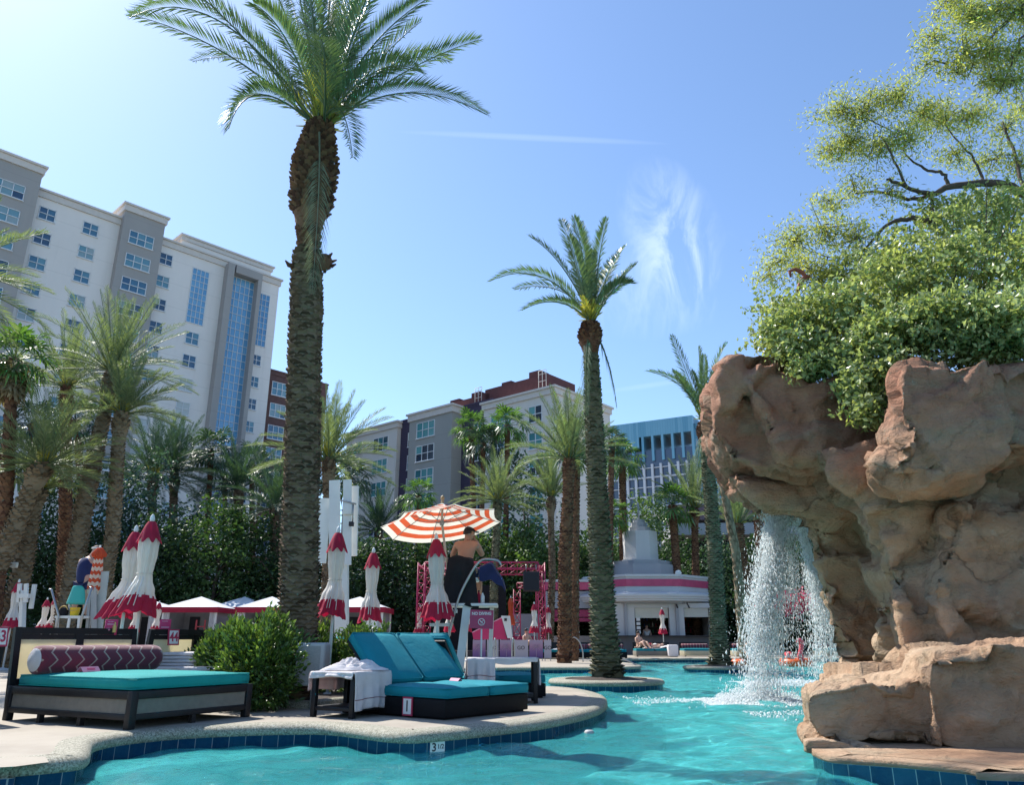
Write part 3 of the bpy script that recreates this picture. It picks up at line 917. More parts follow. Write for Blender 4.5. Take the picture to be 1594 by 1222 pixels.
def fan_crown(root, top, rl, rng, count=26, mats=None, e0=-35, e1=75, name='crown', skirt=0):
    mb = MB()
    def fan(c, d, up, r, m, dr):
        s = d.cross(up)
        if s.length < .1: s = Vector((1, 0, 0))
        s.normalize(); u = s.cross(d)
        K = 17
        for k in range(K):
            a = R(-118 + 236 * k / (K - 1)); l = r * (1 - .22 * abs(a) / 2) * rng.uniform(.9, 1.08)
            dd = d * math.cos(a) + s * math.sin(a) + u * (.12 * math.cos(k * 3.1))
            w = s * math.cos(a) - d * math.sin(a)
            q = c + dd * l * .62; e = c + dd * l + Vector((0, 0, -dr * l * rng.uniform(.3, .8)))
            wd = l * .085
            mb.add([c, q + w * wd, q - w * wd], [(0, 1, 2)], m)
            mb.add([q + w * wd, e, q - w * wd], [(0, 1, 2)], m)
    for i in range(count):
        az = 2 * math.pi * i * .618 + rng.uniform(-.2, .2); e = R(e0 + (e1 - e0) * (i + .5) / count)
        h = Vector((math.cos(az), math.sin(az), 0)); d = h * math.cos(e) + Vector((0, 0, math.sin(e)))
        pl = rl * rng.uniform(.65, .95)
        c = top + d * pl - Vector((0, 0, .12 * rl * math.cos(e)))
        mb.tube([top, top + d * pl * .55 + Vector((0, 0, .03)), c], [.025, .018, .012], 4, 0, caps=False)
        nd = (d + Vector((0, 0, -.35))).normalized()
        fan(c, nd, Vector((0, 0, 1)), rl * rng.uniform(.55, .7), 0, .35 if e > 0 else .8)
    o = mb.build(name, mats or [M_FAN], root)
    if skirt:
        mb = MB()
        for i in range(skirt):
            az = rng.uniform(0, 6.28); h = Vector((math.cos(az), math.sin(az), 0))
            c = top + h * rng.uniform(.2, .45) - Vector((0, 0, rng.uniform(.2, rl * 1.1)))
            fan(c, (h * .35 - Vector((0, 0, 1))).normalized(), h, rl * .55, 0, .1)
        mb.build('dead_skirt', M_SKIRT, root)
    return o

def make_palm(kind, base, top_px_pt, label, r=.24, rt=None, seed=1, mat=None, crown=None, group=None, **kw):
    """base and top are world points"""
    rng = random.Random(seed)
    nm = 'date_palm' if kind == 'date' else 'fan_palm'
    root = thing(nm, base, label, 'palm tree', group or 'palm trees around the pool')
    top = top_px_pt - base
    rt = rt or r * .85
    H = top.length
    mid = top * .5 + Vector((rng.uniform(-.15, .15), 0, 0)) + Vector((-top.x, -top.y, 0)) * .06
    if kind == 'date':
        bulge = kw.get('bulge', 1.35)
        pts = [Vector((0, 0, 0)), top * .06, mid, top * .86, top * .93, top]
        rad = [r * 1.12, r * 1.0, r * .95, rt, rt * bulge, rt * .9]
        palm_trunk(root, pts, rad, mat or M_BOOT, row=kw.get('row', .11), per=kw.get('per', 10), rng=rng, stick=kw.get('stick', .4))
        Lk = kw.get('L', (26, 2.6, -25, 85)); Lk = (int(Lk[0] * 1.5), Lk[1] * 1.05, Lk[2] + 6, Lk[3])
        date_crown(root, top - Vector((0, 0, .1)), [], Lk, rng, kw.get('mats', [M_FROND, M_HEART]), n=kw.get('n', 42), ll=kw.get('ll', .46), lw=kw.get('lw', .042), heart=kw.get('heart', 12), stubs=12)
    else:
        pts = [Vector((0, 0, 0)), mid, top * .9, top]
        palm_trunk(root, pts, [r * 1.2, r, r * .9, r * 1.15], mat or M_BOOTR, row=kw.get('row', .16), per=8, rng=rng, stick=.3)
        fan_crown(root, top, kw.get('rl', 1.1), rng, kw.get('count', 24), kw.get('mats', [M_FAN]), skirt=kw.get('skirt', 0), e0=kw.get('e0', -45))
    return root

# ---- the great palm in front (bulging pineapple top, custom fronds)
def hero_palm():
    D_ = 10.6
    base = P(466, 1040, D_); base.z = 0
    root = thing('date_palm', base, 'tallest date palm with a swollen shaggy top, rising from the shrub bed', 'palm tree', 'palm trees around the pool')
    def L_(px, py, dy=0.0): return P(px, py, D_ + dy) - base
    prof = [(464, 1040, 30), (464, 985, 31), (466, 880, 30), (470, 740, 27.5), (473, 600, 26), (477, 470, 25), (478, 405, 23), (480, 388, 18), (481, 352, 19), (484, 325, 31), (486, 300, 32), (490, 262, 33), (495, 225, 25), (499, 192, 18)]
    pts, rad = [], []
    for x, y, hw in prof:
        a, yy, w = ray(x, y)
        pts.append(L_(x, y)); rad.append(hw / yy * D_)
    pts[0].z = 0
    rng = random.Random(2)
    palm_trunk(root, pts[:8], rad[:8], M_BOOT, row=.052, per=9, stick=.20, rng=rng)
    o = palm_trunk(root, pts[7:], rad[7:], M_BOOTR, row=.06, per=12, stick=.34, name='boot_crown', rng=rng)
    o['label'] = 'swollen mass of old rusty leaf bases'
    # knob and broken stub at the neck
    mb = MB(); mb.box(L_(503, 408, -.1), (.26, .24, .26), bev=.09, rot=Matrix.Rotation(.5, 3, 'X')); mb.tube([L_(470, 418), L_(449, 412, -.2), L_(444, 405, -.25)], [.05, .035, .01], 6)
    for k in range(26):
        a = rng.uniform(0, 6.28); c = L_(503, 408, -.1) + Vector((math.cos(a) * .13, math.sin(a) * .12, rng.uniform(-.12, .12)))
        mb.tube([c, c + Vector((math.cos(a) * .07, math.sin(a) * .06, .04))], [.03, .012], 5)
    mb.build('stub', M_BOOTR, root)
    top = L_(500, 200)
    F = lambda mx, my, ex, ey, d1, d2: (L_(mx, my, d1), L_(ex, ey, d2))
    fl = [F(340, -40, 205, 25, -.4, -.9), F(360, 60, 203, 22, -.2, -.7), F(385, 95, 356, 200, -.6, -1.0), F(455, 40, 395, 5, -.5, -1.2), F(440, -20, 400, -60, .3, .6),
          F(500, 60, 470, -60, -.2, -.6), F(505, 60, 520, -90, .4, 1.0), F(560, 60, 670, -6, -.3, -.9), F(545, 30, 640, -110, .2, .5), F(590, 70, 655, 112, -.4, -1.0),
          F(620, 100, 757, 178, -.2, -.5), F(535, 120, 549, 245, -.6, -1.2), F(530, 40, 590, -100, -.5, -1.0), F(470, -10, 440, -110, .2, .4), F(480, 90, 450, -10, .8, 2.0), F(535, 60, 575, -60, .8, 1.9), F(610, 60, 700, 95, .8, 1.4)]
    fl += [F(425, 60, 300, 95, .8, 1.9), F(510, 90, 500, 60, -1.4, -2.6)]
    date_crown(root, top, fl, (12, 3.0, 42, 88), rng, [M_FROND, M_HEART], n=88, ll=.50, lw=.034, heart=30, stubs=36)
    mb = MB()
    frond(mb, L_(497, 205, -.32), L_(500, 280, -.55), L_(486, 455, -.42), 60, .34, .024, rng=rng, vang=-.1, droop=.5, bare=.25, r0=.013)
    o = mb.build('dead_frond', M_DFR, root); o['label'] = 'long grey-green frond hanging down the trunk'
hero_palm()

# ---- palms on the two round islands
def island(px, py_front, py_back, Dm, rad, name_label, cat='planter'):
    a, yy, w = ray(px, 1050); X = a / yy * Dm
    n = 56
    ring = [Vector((X + rad * math.cos(2 * math.pi * i / n), Dm + rad * math.sin(2 * math.pi * i / n), 0)) for i in range(n)]
    root = thing('round_planter', (X, Dm, 0), name_label, cat, 'round palm planters in the pool')
    loc_ring = [p - Vector((X, Dm, 0)) for p in ring]
    o, inner = ribbon('rim', loc_ring, [(.36, .0, 0), (.10, .0, 0), (.045, -.008, 0), (.012, -.03, 0), (0, -.055, 0), (0, -.1, 0), (.035, -.1, 1), (.035, FLOOR_Z - .05, 1)], [MATS['coping'], MATS['tile']], closed=True)
    o.parent = root
    s = MB(); K = 40
    def f(u, v):
        a = u * 2 * math.pi; r = (rad - .35) * (1 - v)
        return Vector((r * math.cos(a), r * math.sin(a), -.03 + .09 * v ** .7 + .02 * noise.noise(Vector((r * math.cos(a) * 3, r * math.sin(a) * 3, X)))))
    s.grid(f, 40, 10)
    s.build('soil', MATS['mulch'], root)
    return root, X

island(943, 1061, 1053, 18.0, 1.26, 'larger round stone rimmed planter with one palm, nearest in the water')
island(1119, 1040, 1035, 27.0, 1.15, 'smaller round stone rimmed planter with a slim palm, farther near the waterfall')
def island_palm(bx, tx, ty, D_, lab, fl, hang, rr, seed, mat, L=(4, 2.0, 55, 86), hw=None):
    base = P(bx, 1050, D_); base.z = 0.03
    root = thing('date_palm', base, lab, 'palm tree', 'palm trees around the pool')
    rng = random.Random(seed)
    def L_(px, py, dy=0.0): return P(px, py, D_ + dy) - base
    pts, rad = [], []
    for x, y, w_ in hw:
        a, yy, w = ray(x, y); pts.append(L_(x, y)); rad.append(w_ / yy * D_)
    pts[0].z = -.02
    k = len(pts) - 3
    palm_trunk(root, pts[:k + 1], rad[:k + 1], mat, row=.075, per=8, stick=.34, rng=rng)
    palm_trunk(root, pts[k:], rad[k:], M_BOOTR, row=.07, per=12, stick=.34, name='boot_crown', rng=rng)
    top = L_(tx, ty)
    lst = [(L_(a, b, d1), L_(c, d, d2)) for a, b, c, d, d1, d2 in fl]
    date_crown(root, top, lst, L, rng, [M_FROND, M_HEART], n=66, ll=.46, lw=.046, heart=26, stubs=24)
    mb = MB()
    for (a, b, c, d, d1) in hang:
        frond(mb, L_(tx + (c - tx) * .15, ty + 14, d1 * .5), L_(a, b, d1), L_(c, d, d1), 44, .34, .035, rng=rng, vang=0, droop=.6)
    if hang: mb.build('hanging_frond', M_FROND, root)
island_palm(945, 919, 500, 18, 'date palm on the larger round planter, two fronds hanging down its trunk',
            [(850, 395, 762, 438, -.3, -.8), (870, 450, 813, 483, -.6, -1.0), (880, 400, 824, 368, .2, .6), (890, 380, 874, 342, .4, 1.0), (912, 400, 893, 338, -.4, -1.0), (930, 400, 945, 340, -.2, -.5), (940, 430, 973, 383, .3, .8),
             (950, 440, 984, 440, -.3, -.7), (915, 420, 905, 345, .9, 2.0), (885, 430, 800, 450, .8, 1.8), (945, 420, 960, 400, .9, 1.8)],
            [(908, 560, 914, 645, -.35), (952, 560, 960, 635, -.1)], .2, 11, M_BOOTG,
            hw=[(946, 1050, 27), (944, 1030, 23), (938, 950, 20), (934, 850, 18), (929, 740, 15.5), (924, 640, 13.5), (921, 570, 12), (920, 552, 12), (918, 528, 18.5), (919, 502, 12)])
island_palm(1121, 1097, 655, 27, 'slim date palm on the smaller round planter left of the waterfall',
            [(1065, 585, 1007, 578, -.3, -.8), (1065, 570, 1046, 522, .3, .6), (1110, 560, 1132, 535, -.2, -.4), (1090, 580, 1087, 540, .2, .3), (1125, 600, 1150, 560, .4, .6), (1120, 610, 1168, 600, .4, .9)],
            [(1086, 700, 1083, 735, -.3)], .2, 12, M_BOOTG, L=(9, 2.2, 45, 85),
            hw=[(1121, 1040, 20), (1120, 1025, 15), (1117, 950, 12.5), (1112, 850, 11.5), (1106, 770, 10.5), (1100, 705, 9.5), (1097, 690, 9), (1096, 672, 12), (1097, 657, 9)])

# ---- palms further back
def pp(kind, bx, tx, ty, D_, label, **kw):
    if D_ >= 36 and tx < 640:      # these stand beyond the tree belt
        k = 1.36; D_ *= k; kw['r'] = kw.get('r', .2) * 1.15; kw['rl'] = kw.get('rl', 1.1) * k * .95
        if 'L' in kw: kw['L'] = (kw['L'][0], kw['L'][1] * k * .95, kw['L'][2], kw['L'][3])
        kw['ll'] = .62; kw['lw'] = .065
    b = P(bx, 1000, D_); b.z = 0
    return make_palm(kind, b, P(tx, ty, D_ + kw.pop('dd', 0)), label, **kw)
S = [M_FRONDG, M_HEART]; DK = [M_FRONDD, M_FRONDD]
pp('date', 96, 176, 575, 25, 'leaning date palm with a silvery crown in front of the white tower', r=.31, rt=.22, seed=21, mat=M_BOOTT, mats=S, L=(30, 2.75, -12, 88), n=36, dd=2)
pp('date', 150, 190, 640, 26, 'short date palm half hidden behind the leaning silvery palm trunk', r=.25, seed=22, mat=M_BOOTT, mats=S, L=(22, 2.0, -5, 80))
pp('date', -70, 68, 720, 24, 'leaning date palm with a drooping pale crown at the lower left', r=.34, rt=.27, seed=23, mat=M_BOOTT, mats=S, L=(32, 2.25, -25, 80), n=36)
pp('date', 8, 58, 760, 25, 'stout leaning palm trunk with a small white box on it, left edge', r=.31, rt=.25, seed=24, mat=M_BOOTT, mats=S, L=(10, 1.4, 10, 80))
pp('date', 100, 104, 600, 30, 'date palm with a rusty top behind the lower left palms', r=.25, seed=25, mats=S, mat=M_BOOTR, L=(26, 2.6, -10, 85))
pp('fan', -12, 22, 560, 24, 'fan palm with a brown skirt of dead leaves at the left edge', r=.2, seed=26, rl=1.0, count=30, skirt=46, mats=[M_FAN])
pp('date', -150, -92, 425, 17, 'date palm outside the left edge, only its pale frond tips showing', r=.27, seed=27, mats=S, L=(26, 2.3, -30, 80), n=40)
pp('fan', 40, 50, 660, 40, 'dark fan palm low behind the leftmost palms', r=.2, seed=28, rl=1.3, mats=[M_FRONDD])
pp('fan', -5, 5, 705, 26, 'dark fan palm at the left edge below the skirted palm', r=.2, seed=281, rl=1.0, mats=[M_FRONDD])
pp('date', 232, 238, 742, 38, 'grey-green date palm in front of the white tower foot', r=.28, seed=29, mats=[M_FRONDD, M_HEART], L=(34, 3.0, -25, 85), lw=.05)
pp('date', 262, 272, 735, 40, 'second grey-green date palm crowding beside its twin at the tower foot', r=.28, seed=30, mats=[M_FRONDD, M_FRONDG], L=(34, 3.0, -20, 85), lw=.05)
pp('fan', 150, 118, 655, 36, 'dark fan palm between the two leaning palm trunks', r=.22, seed=31, rl=1.2, mats=[M_FRONDD])
pp('fan', 316, 329, 702, 42, 'slender dark fan palm right of the twin date palms', r=.18, seed=32, rl=1.3, mats=[M_FRONDD])
pp('date', 365, 372, 760, 40, 'dark date palm below the blue glass strip', r=.28, seed=33, mats=DK, L=(30, 2.8, -30, 80), lw=.05)
pp('fan', 392, 392, 722, 44, 'dark fan palm in front of the tower corner', r=.18, seed=34, rl=1.2, mats=[M_FRONDD])
pp('date', 425, 428, 790, 36, 'dark date palm just left of the tallest palm trunk', r=.25, seed=35, mats=DK, L=(28, 2.6, -30, 80), lw=.05)
pp('fan', 352, 350, 742, 47, 'dark slim fan palm between the dark date palms', r=.18, seed=36, rl=1.2, mats=[M_FRONDD])
pp('date', 508, 512, 712, 26, 'bright date palm crown just right of the tallest palm trunk', r=.22, seed=37, mats=S, L=(26, 2.3, -15, 85))
pp('fan', 545, 545, 745, 46, 'dark fan palm left of the middle building corner', r=.18, seed=38, rl=1.35, mats=[M_FRONDD])
pp('fan', 522, 524, 740, 50, 'dark fan palm behind the white slatted light tower', r=.18, seed=39, rl=1.5, mats=[M_FRONDD])
pp('date', 585, 590, 825, 44, 'dark date palm left of the striped umbrella', r=.24, seed=40, mats=[M_FRONDD, M_FRONDG], L=(28, 2.6, -30, 80), lw=.05)
pp('fan', 648, 652, 772, 50, 'small round fan palm above the striped umbrella', r=.16, seed=41, rl=1.05)
pp('fan', 742, 733, 668, 56, 'left fan palm of the trio before the plum wall', r=.2, seed=42, rl=1.35)
pp('fan', 752, 752, 690, 54, 'dark low fan palm in the middle of the trio', r=.18, seed=43, rl=1.3, mats=[M_FRONDD])
pp('fan', 786, 790, 662, 54, 'right fan palm of the trio, highest of them', r=.2, seed=44, rl=1.45)
pp('date', 768, 775, 778, 40, 'date palm behind the right end of the striped umbrella', r=.22, seed=45, mats=S, L=(28, 2.4, -20, 80), lw=.045, mat=M_BOOTG)
pp('date', 855, 858, 772, 42, 'short date palm with a brown bulb between dark trees', r=.2, seed=46, mats=S, L=(20, 2.1, 20, 85), lw=.045, bulge=1.7)
pp('date', 878, 886, 712, 30, 'date palm with grey-green crown left of the larger planter palm', r=.27, rt=.22, seed=47, mats=[M_FRONDG, M_HEART], L=(28, 2.5, 0, 85), mat=M_BOOTR, bulge=1.2)
pp('fan', 893, 898, 690, 33, 'dark fan palm tucked behind the grey-green date palm', r=.17, seed=48, rl=1.1, mats=[M_FRONDD])
pp('fan', 978, 968, 715, 52, 'fan palm with a rusty trunk left of the bar tower', r=.26, seed=49, rl=1.3)
pp('fan', 946, 950, 800, 50, 'short bright fan palm behind the larger planter palm', r=.24, seed=50, rl=1.1)
pp('fan', 950, 952, 690, 48, 'dark fan palm half hidden behind the larger planter palm', r=.2, seed=51, rl=1.0, mats=[M_FRONDD])
pp('fan', 1055, 1047, 787, 50, 'fan palm with a rusty trunk right of the bar tower', r=.27, seed=52, rl=1.35)
pp('date', 1084, 1081, 790, 50, 'date palm with a rusty bulb left of the slim planter palm', r=.25, seed=53, mats=[M_FRONDG, M_HEART], L=(24, 3.0, 15, 85), lw=.05, bulge=1.6, mat=M_BOOTR)
pp('date', 1165, 1148, 815, 42, 'date palm left of the falling water', r=.36, rt=.30, seed=54, mats=[M_FRONDG, M_HEART], L=(24, 2.6, 15, 85), lw=.045, mat=M_BOOTR, bulge=1.1)
pp('date', 1192, 1176, 760, 46, 'rusty palm trunk seen through the falling water', r=.3, rt=.26, seed=56, mats=[M_FRONDG, M_HEART], L=(20, 2.4, 5, 85), lw=.045, mat=M_BOOTR, bulge=1.1)
# bare leaning trunk behind the slim palm
b = P(1160, 1000, 34); b.z = 0
pr = thing('bare_trunk', b, 'thin bare brown trunk leaning behind the slim planter palm', 'palm trunk')
t_ = P(1113, 672, 34) - b
palm_trunk(pr, [Vector((0, 0, 0)), t_ * .45 + Vector((.18, 0, 0)), t_ * .8, t_], [.3, .2, .17, .14], M_BOOTT, row=.3, per=7, stick=.08)

q_ = P(22, 880, 24.55); mb = MB(); mb.box((0, 0, 0), (.22, .10, .17), bev=.015); mb.box((0, -.055, 0), (.16, .012, .11))
o = mb.build('junction_box', plain('box_ivory', (.62, .62, .56), .5), None, q_); tag(o, 'small white box strapped to the leaning palm trunk at left', 'box')

# ================================================ TREES, HEDGES, BUSHES
M_TR1 = leafmat('tree_leaf_dark', (.012, .030, .012), (.035, .075, .028), .3, .5, (.06, .11, .045), .3)
M_TR2 = leafmat('tree_leaf_mid', (.03, .07, .02), (.09, .16, .04), .3, .5, (.16, .24, .07), .4)
M_TR4 = leafmat('tree_leaf_deep', (.016, .045, .012), (.05, .10, .028), .3, .5, (.09, .15, .045), .3)
M_TR3 = leafmat('tree_leaf_blue', (.02, .045, .035), (.05, .10, .07), .3, .5, (.09, .15, .10), .3)
M_BUSH = leafmat('bush_leaf', (.018, .045, .010), (.075, .14, .028), .3, .35, (.20, .28, .07), .6)
M_TRK = plain('tree_bark', (.06, .045, .035), .9, .3, 4, 20, .6)
def tree(px, py_top, D_, w, label, mat, seed, leaf=.24, n=5200, pybase=None, cat='tree', kind='broadleaf_tree', hmin=.12, group='dark trees behind the pool'):
    """crown fills from just above the ground to the height seen at (px, py_top)"""
    base = P(px, 1000, D_); base.z = 0
    top = P(px, py_top, D_).z * (1.13 if px > 360 else 1.0)
    root = thing(kind, base, label, cat, group)
    rg = np.random.default_rng(seed); rng = random.Random(seed)
    k = n // 22
    # clumps spread through an uneven, taller than wide volume
    cz = rg.uniform(hmin, 1, k) ** .9
    rad = w * (.55 + .45 * np.sin(np.pi * (cz * .85 + .12))) * (.8 + .35 * rg.random(k))
    an = rg.uniform(0, 2 * math.pi, k); lob = 1 + .22 * np.sin(an * 3 + seed) + .15 * np.sin(cz * 11 + seed)
    rr = rg.random(k) ** .4 * rad * lob
    c = np.stack([np.cos(an) * rr, np.sin(an) * rr * .8, cz * (top - .35) * (.93 + .1 * np.sin(an * 2 + seed))], 1)
    q = np.repeat(c, 22, 0) + rg.normal(0, 1, (k * 22, 3)) * np.array([.34, .34, .26]) * (leaf / .24)
    q[:, 2] = np.maximum(q[:, 2], .05)
    V, F = leaf_arrays(q, leaf, .55, rg, .5)
    mb = MB()
    h = top
    mb.tube([(0, 0, 0), (rng.uniform(-.1, .1), 0, h * .35), (rng.uniform(-.3, .3), .1, h * .7)], [.16, .12, .05], 8)
    for i in range(9):
        a = rng.uniform(0, 6.28); z = h * rng.uniform(.15, .6); l = w * rng.uniform(.5, .95)
        mb.tube([(0, 0, z), (math.cos(a) * l * .5, math.sin(a) * l * .5, z + l * .35), (math.cos(a) * l, math.sin(a) * l, z + l * .6)], [.07, .045, .015], 6, caps=False)
    mb.build('trunk', M_TRK, root)
    np_mesh('crown', V, F, mat, root)
    return root
TR = [(-30, 800, 44, 3.0, 'dark tree at the far left edge', M_TR1), (62, 720, 46, 2.4, 'tall narrow dark tree between the leftmost palm trunks', M_TR1),
      (118, 800, 47, 2.6, 'dark rounded tree behind the left lifeguard stand', M_TR1), (175, 705, 48, 2.6, 'tall dark tree right of the leaning silvery palm', M_TR3),
      (215, 800, 46, 2.8, 'broad dark tree behind the twin closed umbrellas', M_TR1), (262, 790, 49, 2.6, 'dark tree above the first white cabana roof', M_TR3),
      (322, 775, 46, 2.7, 'greener tree above the cabana roofs', M_TR4), (372, 815, 48, 2.7, 'dark tree right of the greener one', M_TR1),
      (425, 870, 47, 2.6, 'low dark tree beside the tallest palm trunk', M_TR1), (500, 850, 48, 2.7, 'dark tree behind the white slatted light tower', M_TR1),
      (560, 850, 50, 2.6, 'dark tree between the two closed umbrellas', M_TR3), (615, 835, 49, 2.8, 'dark tree under the left edge of the striped umbrella', M_TR1),
      (672, 850, 51, 2.8, 'dark tree behind the left truss post', M_TR1), (735, 850, 52, 2.8, 'dark tree behind the stage', M_TR1),
      (822, 735, 55, 2.6, 'tall dark blue-green tree before the white end wall', M_TR3), (788, 835, 53, 2.5, 'bright green bushy tree above the stage', M_TR2),
      (850, 850, 52, 2.6, 'bright green bushy tree right of the stage truss', M_TR2), (905, 850, 54, 2.6, 'dark tree behind the larger planter palm', M_TR1),
      (935, 840, 56, 2.4, 'mid green tree left of the bar tower', M_TR2), (1015, 800, 60, 2.6, 'green tree behind the bar tower', M_TR2),
      (1072, 850, 56, 2.6, 'dark tree right of the bar tower', M_TR1), (1110, 870, 54, 2.6, 'dark tree behind the slim planter palm', M_TR1),
      (1155, 850, 52, 2.8, 'dark tree left behind the falling water', M_TR3), (1215, 850, 50, 2.9, 'dark tree seen through the falling water', M_TR1),
      (1280, 860, 50, 2.9, 'dark tree behind the inner rock pillar', M_TR1), (1340, 850, 52, 3, 'dark tree farthest right behind the rock', M_TR1)]
for i, (x, y, d, w, lab, m_) in enumerate(TR):
    tree(x, y, d, w, lab, m_, 100 + i, leaf=.26 if m_ is not M_TR2 else .3)
# backing hedge: one uncountable green mass along the fence line
rg = np.random.default_rng(77)
n = 26000
hx = rg.uniform(-40, 34, n); hz = rg.random(n) ** .8 * (3.4 + .7 * np.sin(hx * .8) + .5 * np.sin(hx * 2.1))
hy = 50 + rg.normal(0, .5, n) + 2 * (np.abs(hx) > 0) * np.sin(hx * .15)
V, F = leaf_arrays(np.stack([hx, hy, hz], 1), .34, .55, rg, .4)
hd = np_mesh('hedge_planting', V, F, M_TR1)
tag(hd, 'continuous dark hedge mass behind the cabanas and stage', 'hedge', kind='stuff')

def bush(loc, r, h, label, seed, n=5200, leaf=.075, group=None):
    root = thing('bush', loc, label, 'bush', group)
    rg = np.random.default_rng(seed); rng = random.Random(seed)
    k = n // 9
    d = rg.normal(size=(k, 3)); d[:, 2] = d[:, 2] * .95 + .12; d /= np.linalg.norm(d, axis=1)[:, None]
    rr = rg.random(k) ** .25 * (1 + .13 * np.sin(d[:, 0] * 7 + seed) + .1 * np.sin(d[:, 1] * 9))
    c = d * rr[:, None] * np.array([r, r, h * .54]); c[:, 2] += h * .46; c[:, 2] = np.maximum(c[:, 2], .06)
    # each sprig: whorl of leaves pointing outwards
    o = (c - np.array([0, 0, h * .4])); o /= np.linalg.norm(o, axis=1)[:, None]
    C = np.repeat(c, 9, 0); O = np.repeat(o, 9, 0)
    C = C + O * rg.uniform(-.04, .07, (len(C), 1)) + rg.normal(0, .022, C.shape)
    C[:, 2] = np.maximum(C[:, 2], .04)
    # leaves stand along the sprig
    t = O + rg.normal(0, .55, O.shape) + np.array([0, 0, .45]); t /= np.linalg.norm(t, axis=1)[:, None]
    b = np.cross(t, rg.normal(size=t.shape)); b /= np.linalg.norm(b, axis=1)[:, None]; nn = np.cross(t, b)
    s = (leaf * rg.uniform(.6, 1.3, len(C)))[:, None]
    V = np.empty((len(C), 4, 3)); V[:, 0] = C; V[:, 1] = C + t * s * .5 + b * s * .2 + nn * s * .06; V[:, 2] = C + t * s; V[:, 3] = C + t * s * .5 - b * s * .2 + nn * s * .06
    i = np.arange(len(C))[:, None] * 4
    F = np.concatenate([i + np.array([[0, 1, 2]]), i + np.array([[0, 2, 3]])], 1).reshape(-1, 3)
    np_mesh('foliage', V.reshape(-1, 3), F, M_BUSH, root)
    mb = MB()
    for q in range(26):
        j = rng.randrange(k); e = Vector(c[j]); mb.tube([(rng.uniform(-.06, .06), rng.uniform(-.06, .06), 0), e * .5 + Vector((0, 0, .05)), e], [.012, .008, .003], 5, caps=False)
    mb.build('stem', M_TRK, root)
    return root
def bl_(px, D_, z=0.03):
    p = P(px, 1000, D_); p.z = z; return p
bush(bl_(415, 10.0), .46, 1.02, 'big round glossy bush between the daybed and the grey box', 51, 8200)
bush(bl_(366, 10.5), .36, .98, 'lighter loose bush leaning behind the big round bush', 52, 4200, .085)
bush(bl_(338, 10.9), .30, .82, 'small yellowish bush nearest the number 44 headboard', 53, 3000, .085)
bush(bl_(436, 10.9), .35, 1.0, 'bush tucked at the foot of the tallest palm', 54, 3600)
bush(bl_(492, 12.4), .34, .98, 'low bright bush behind the grey box', 55, 3000, .085)
bush(bl_(560, 12.6), .38, .94, 'low bright bush behind the towel table', 56, 3400, .085)
bush(bl_(590, 12.9), .3, .9, 'small bright bush left of the lounger backrests', 57, 2400, .085)
# planting bed with a low pebble kerb
bed = [G(x, y, 0) for x, y in [(330, 1085), (395, 1105), (440, 1103), (478, 1104), (520, 1100)]] + [Vector((-1.6, 11.6, 0)), Vector((-1.0, 13.6, 0)), Vector((-5.2, 14.2, 0)), Vector((-5.0, 11.6, 0))]
bed = catmull(bed, 6, closed=True)
o, inn = ribbon('planting_kerb', bed, [(.14, .05, 0), (.13, .09, 0), (.03, .09, 0), (0, .06, 0), (0, -.01, 0)], [MATS['coping']], closed=True)
setting(o)
setting(sheet('planting_bed', inn, .05, MATS['mulch']))

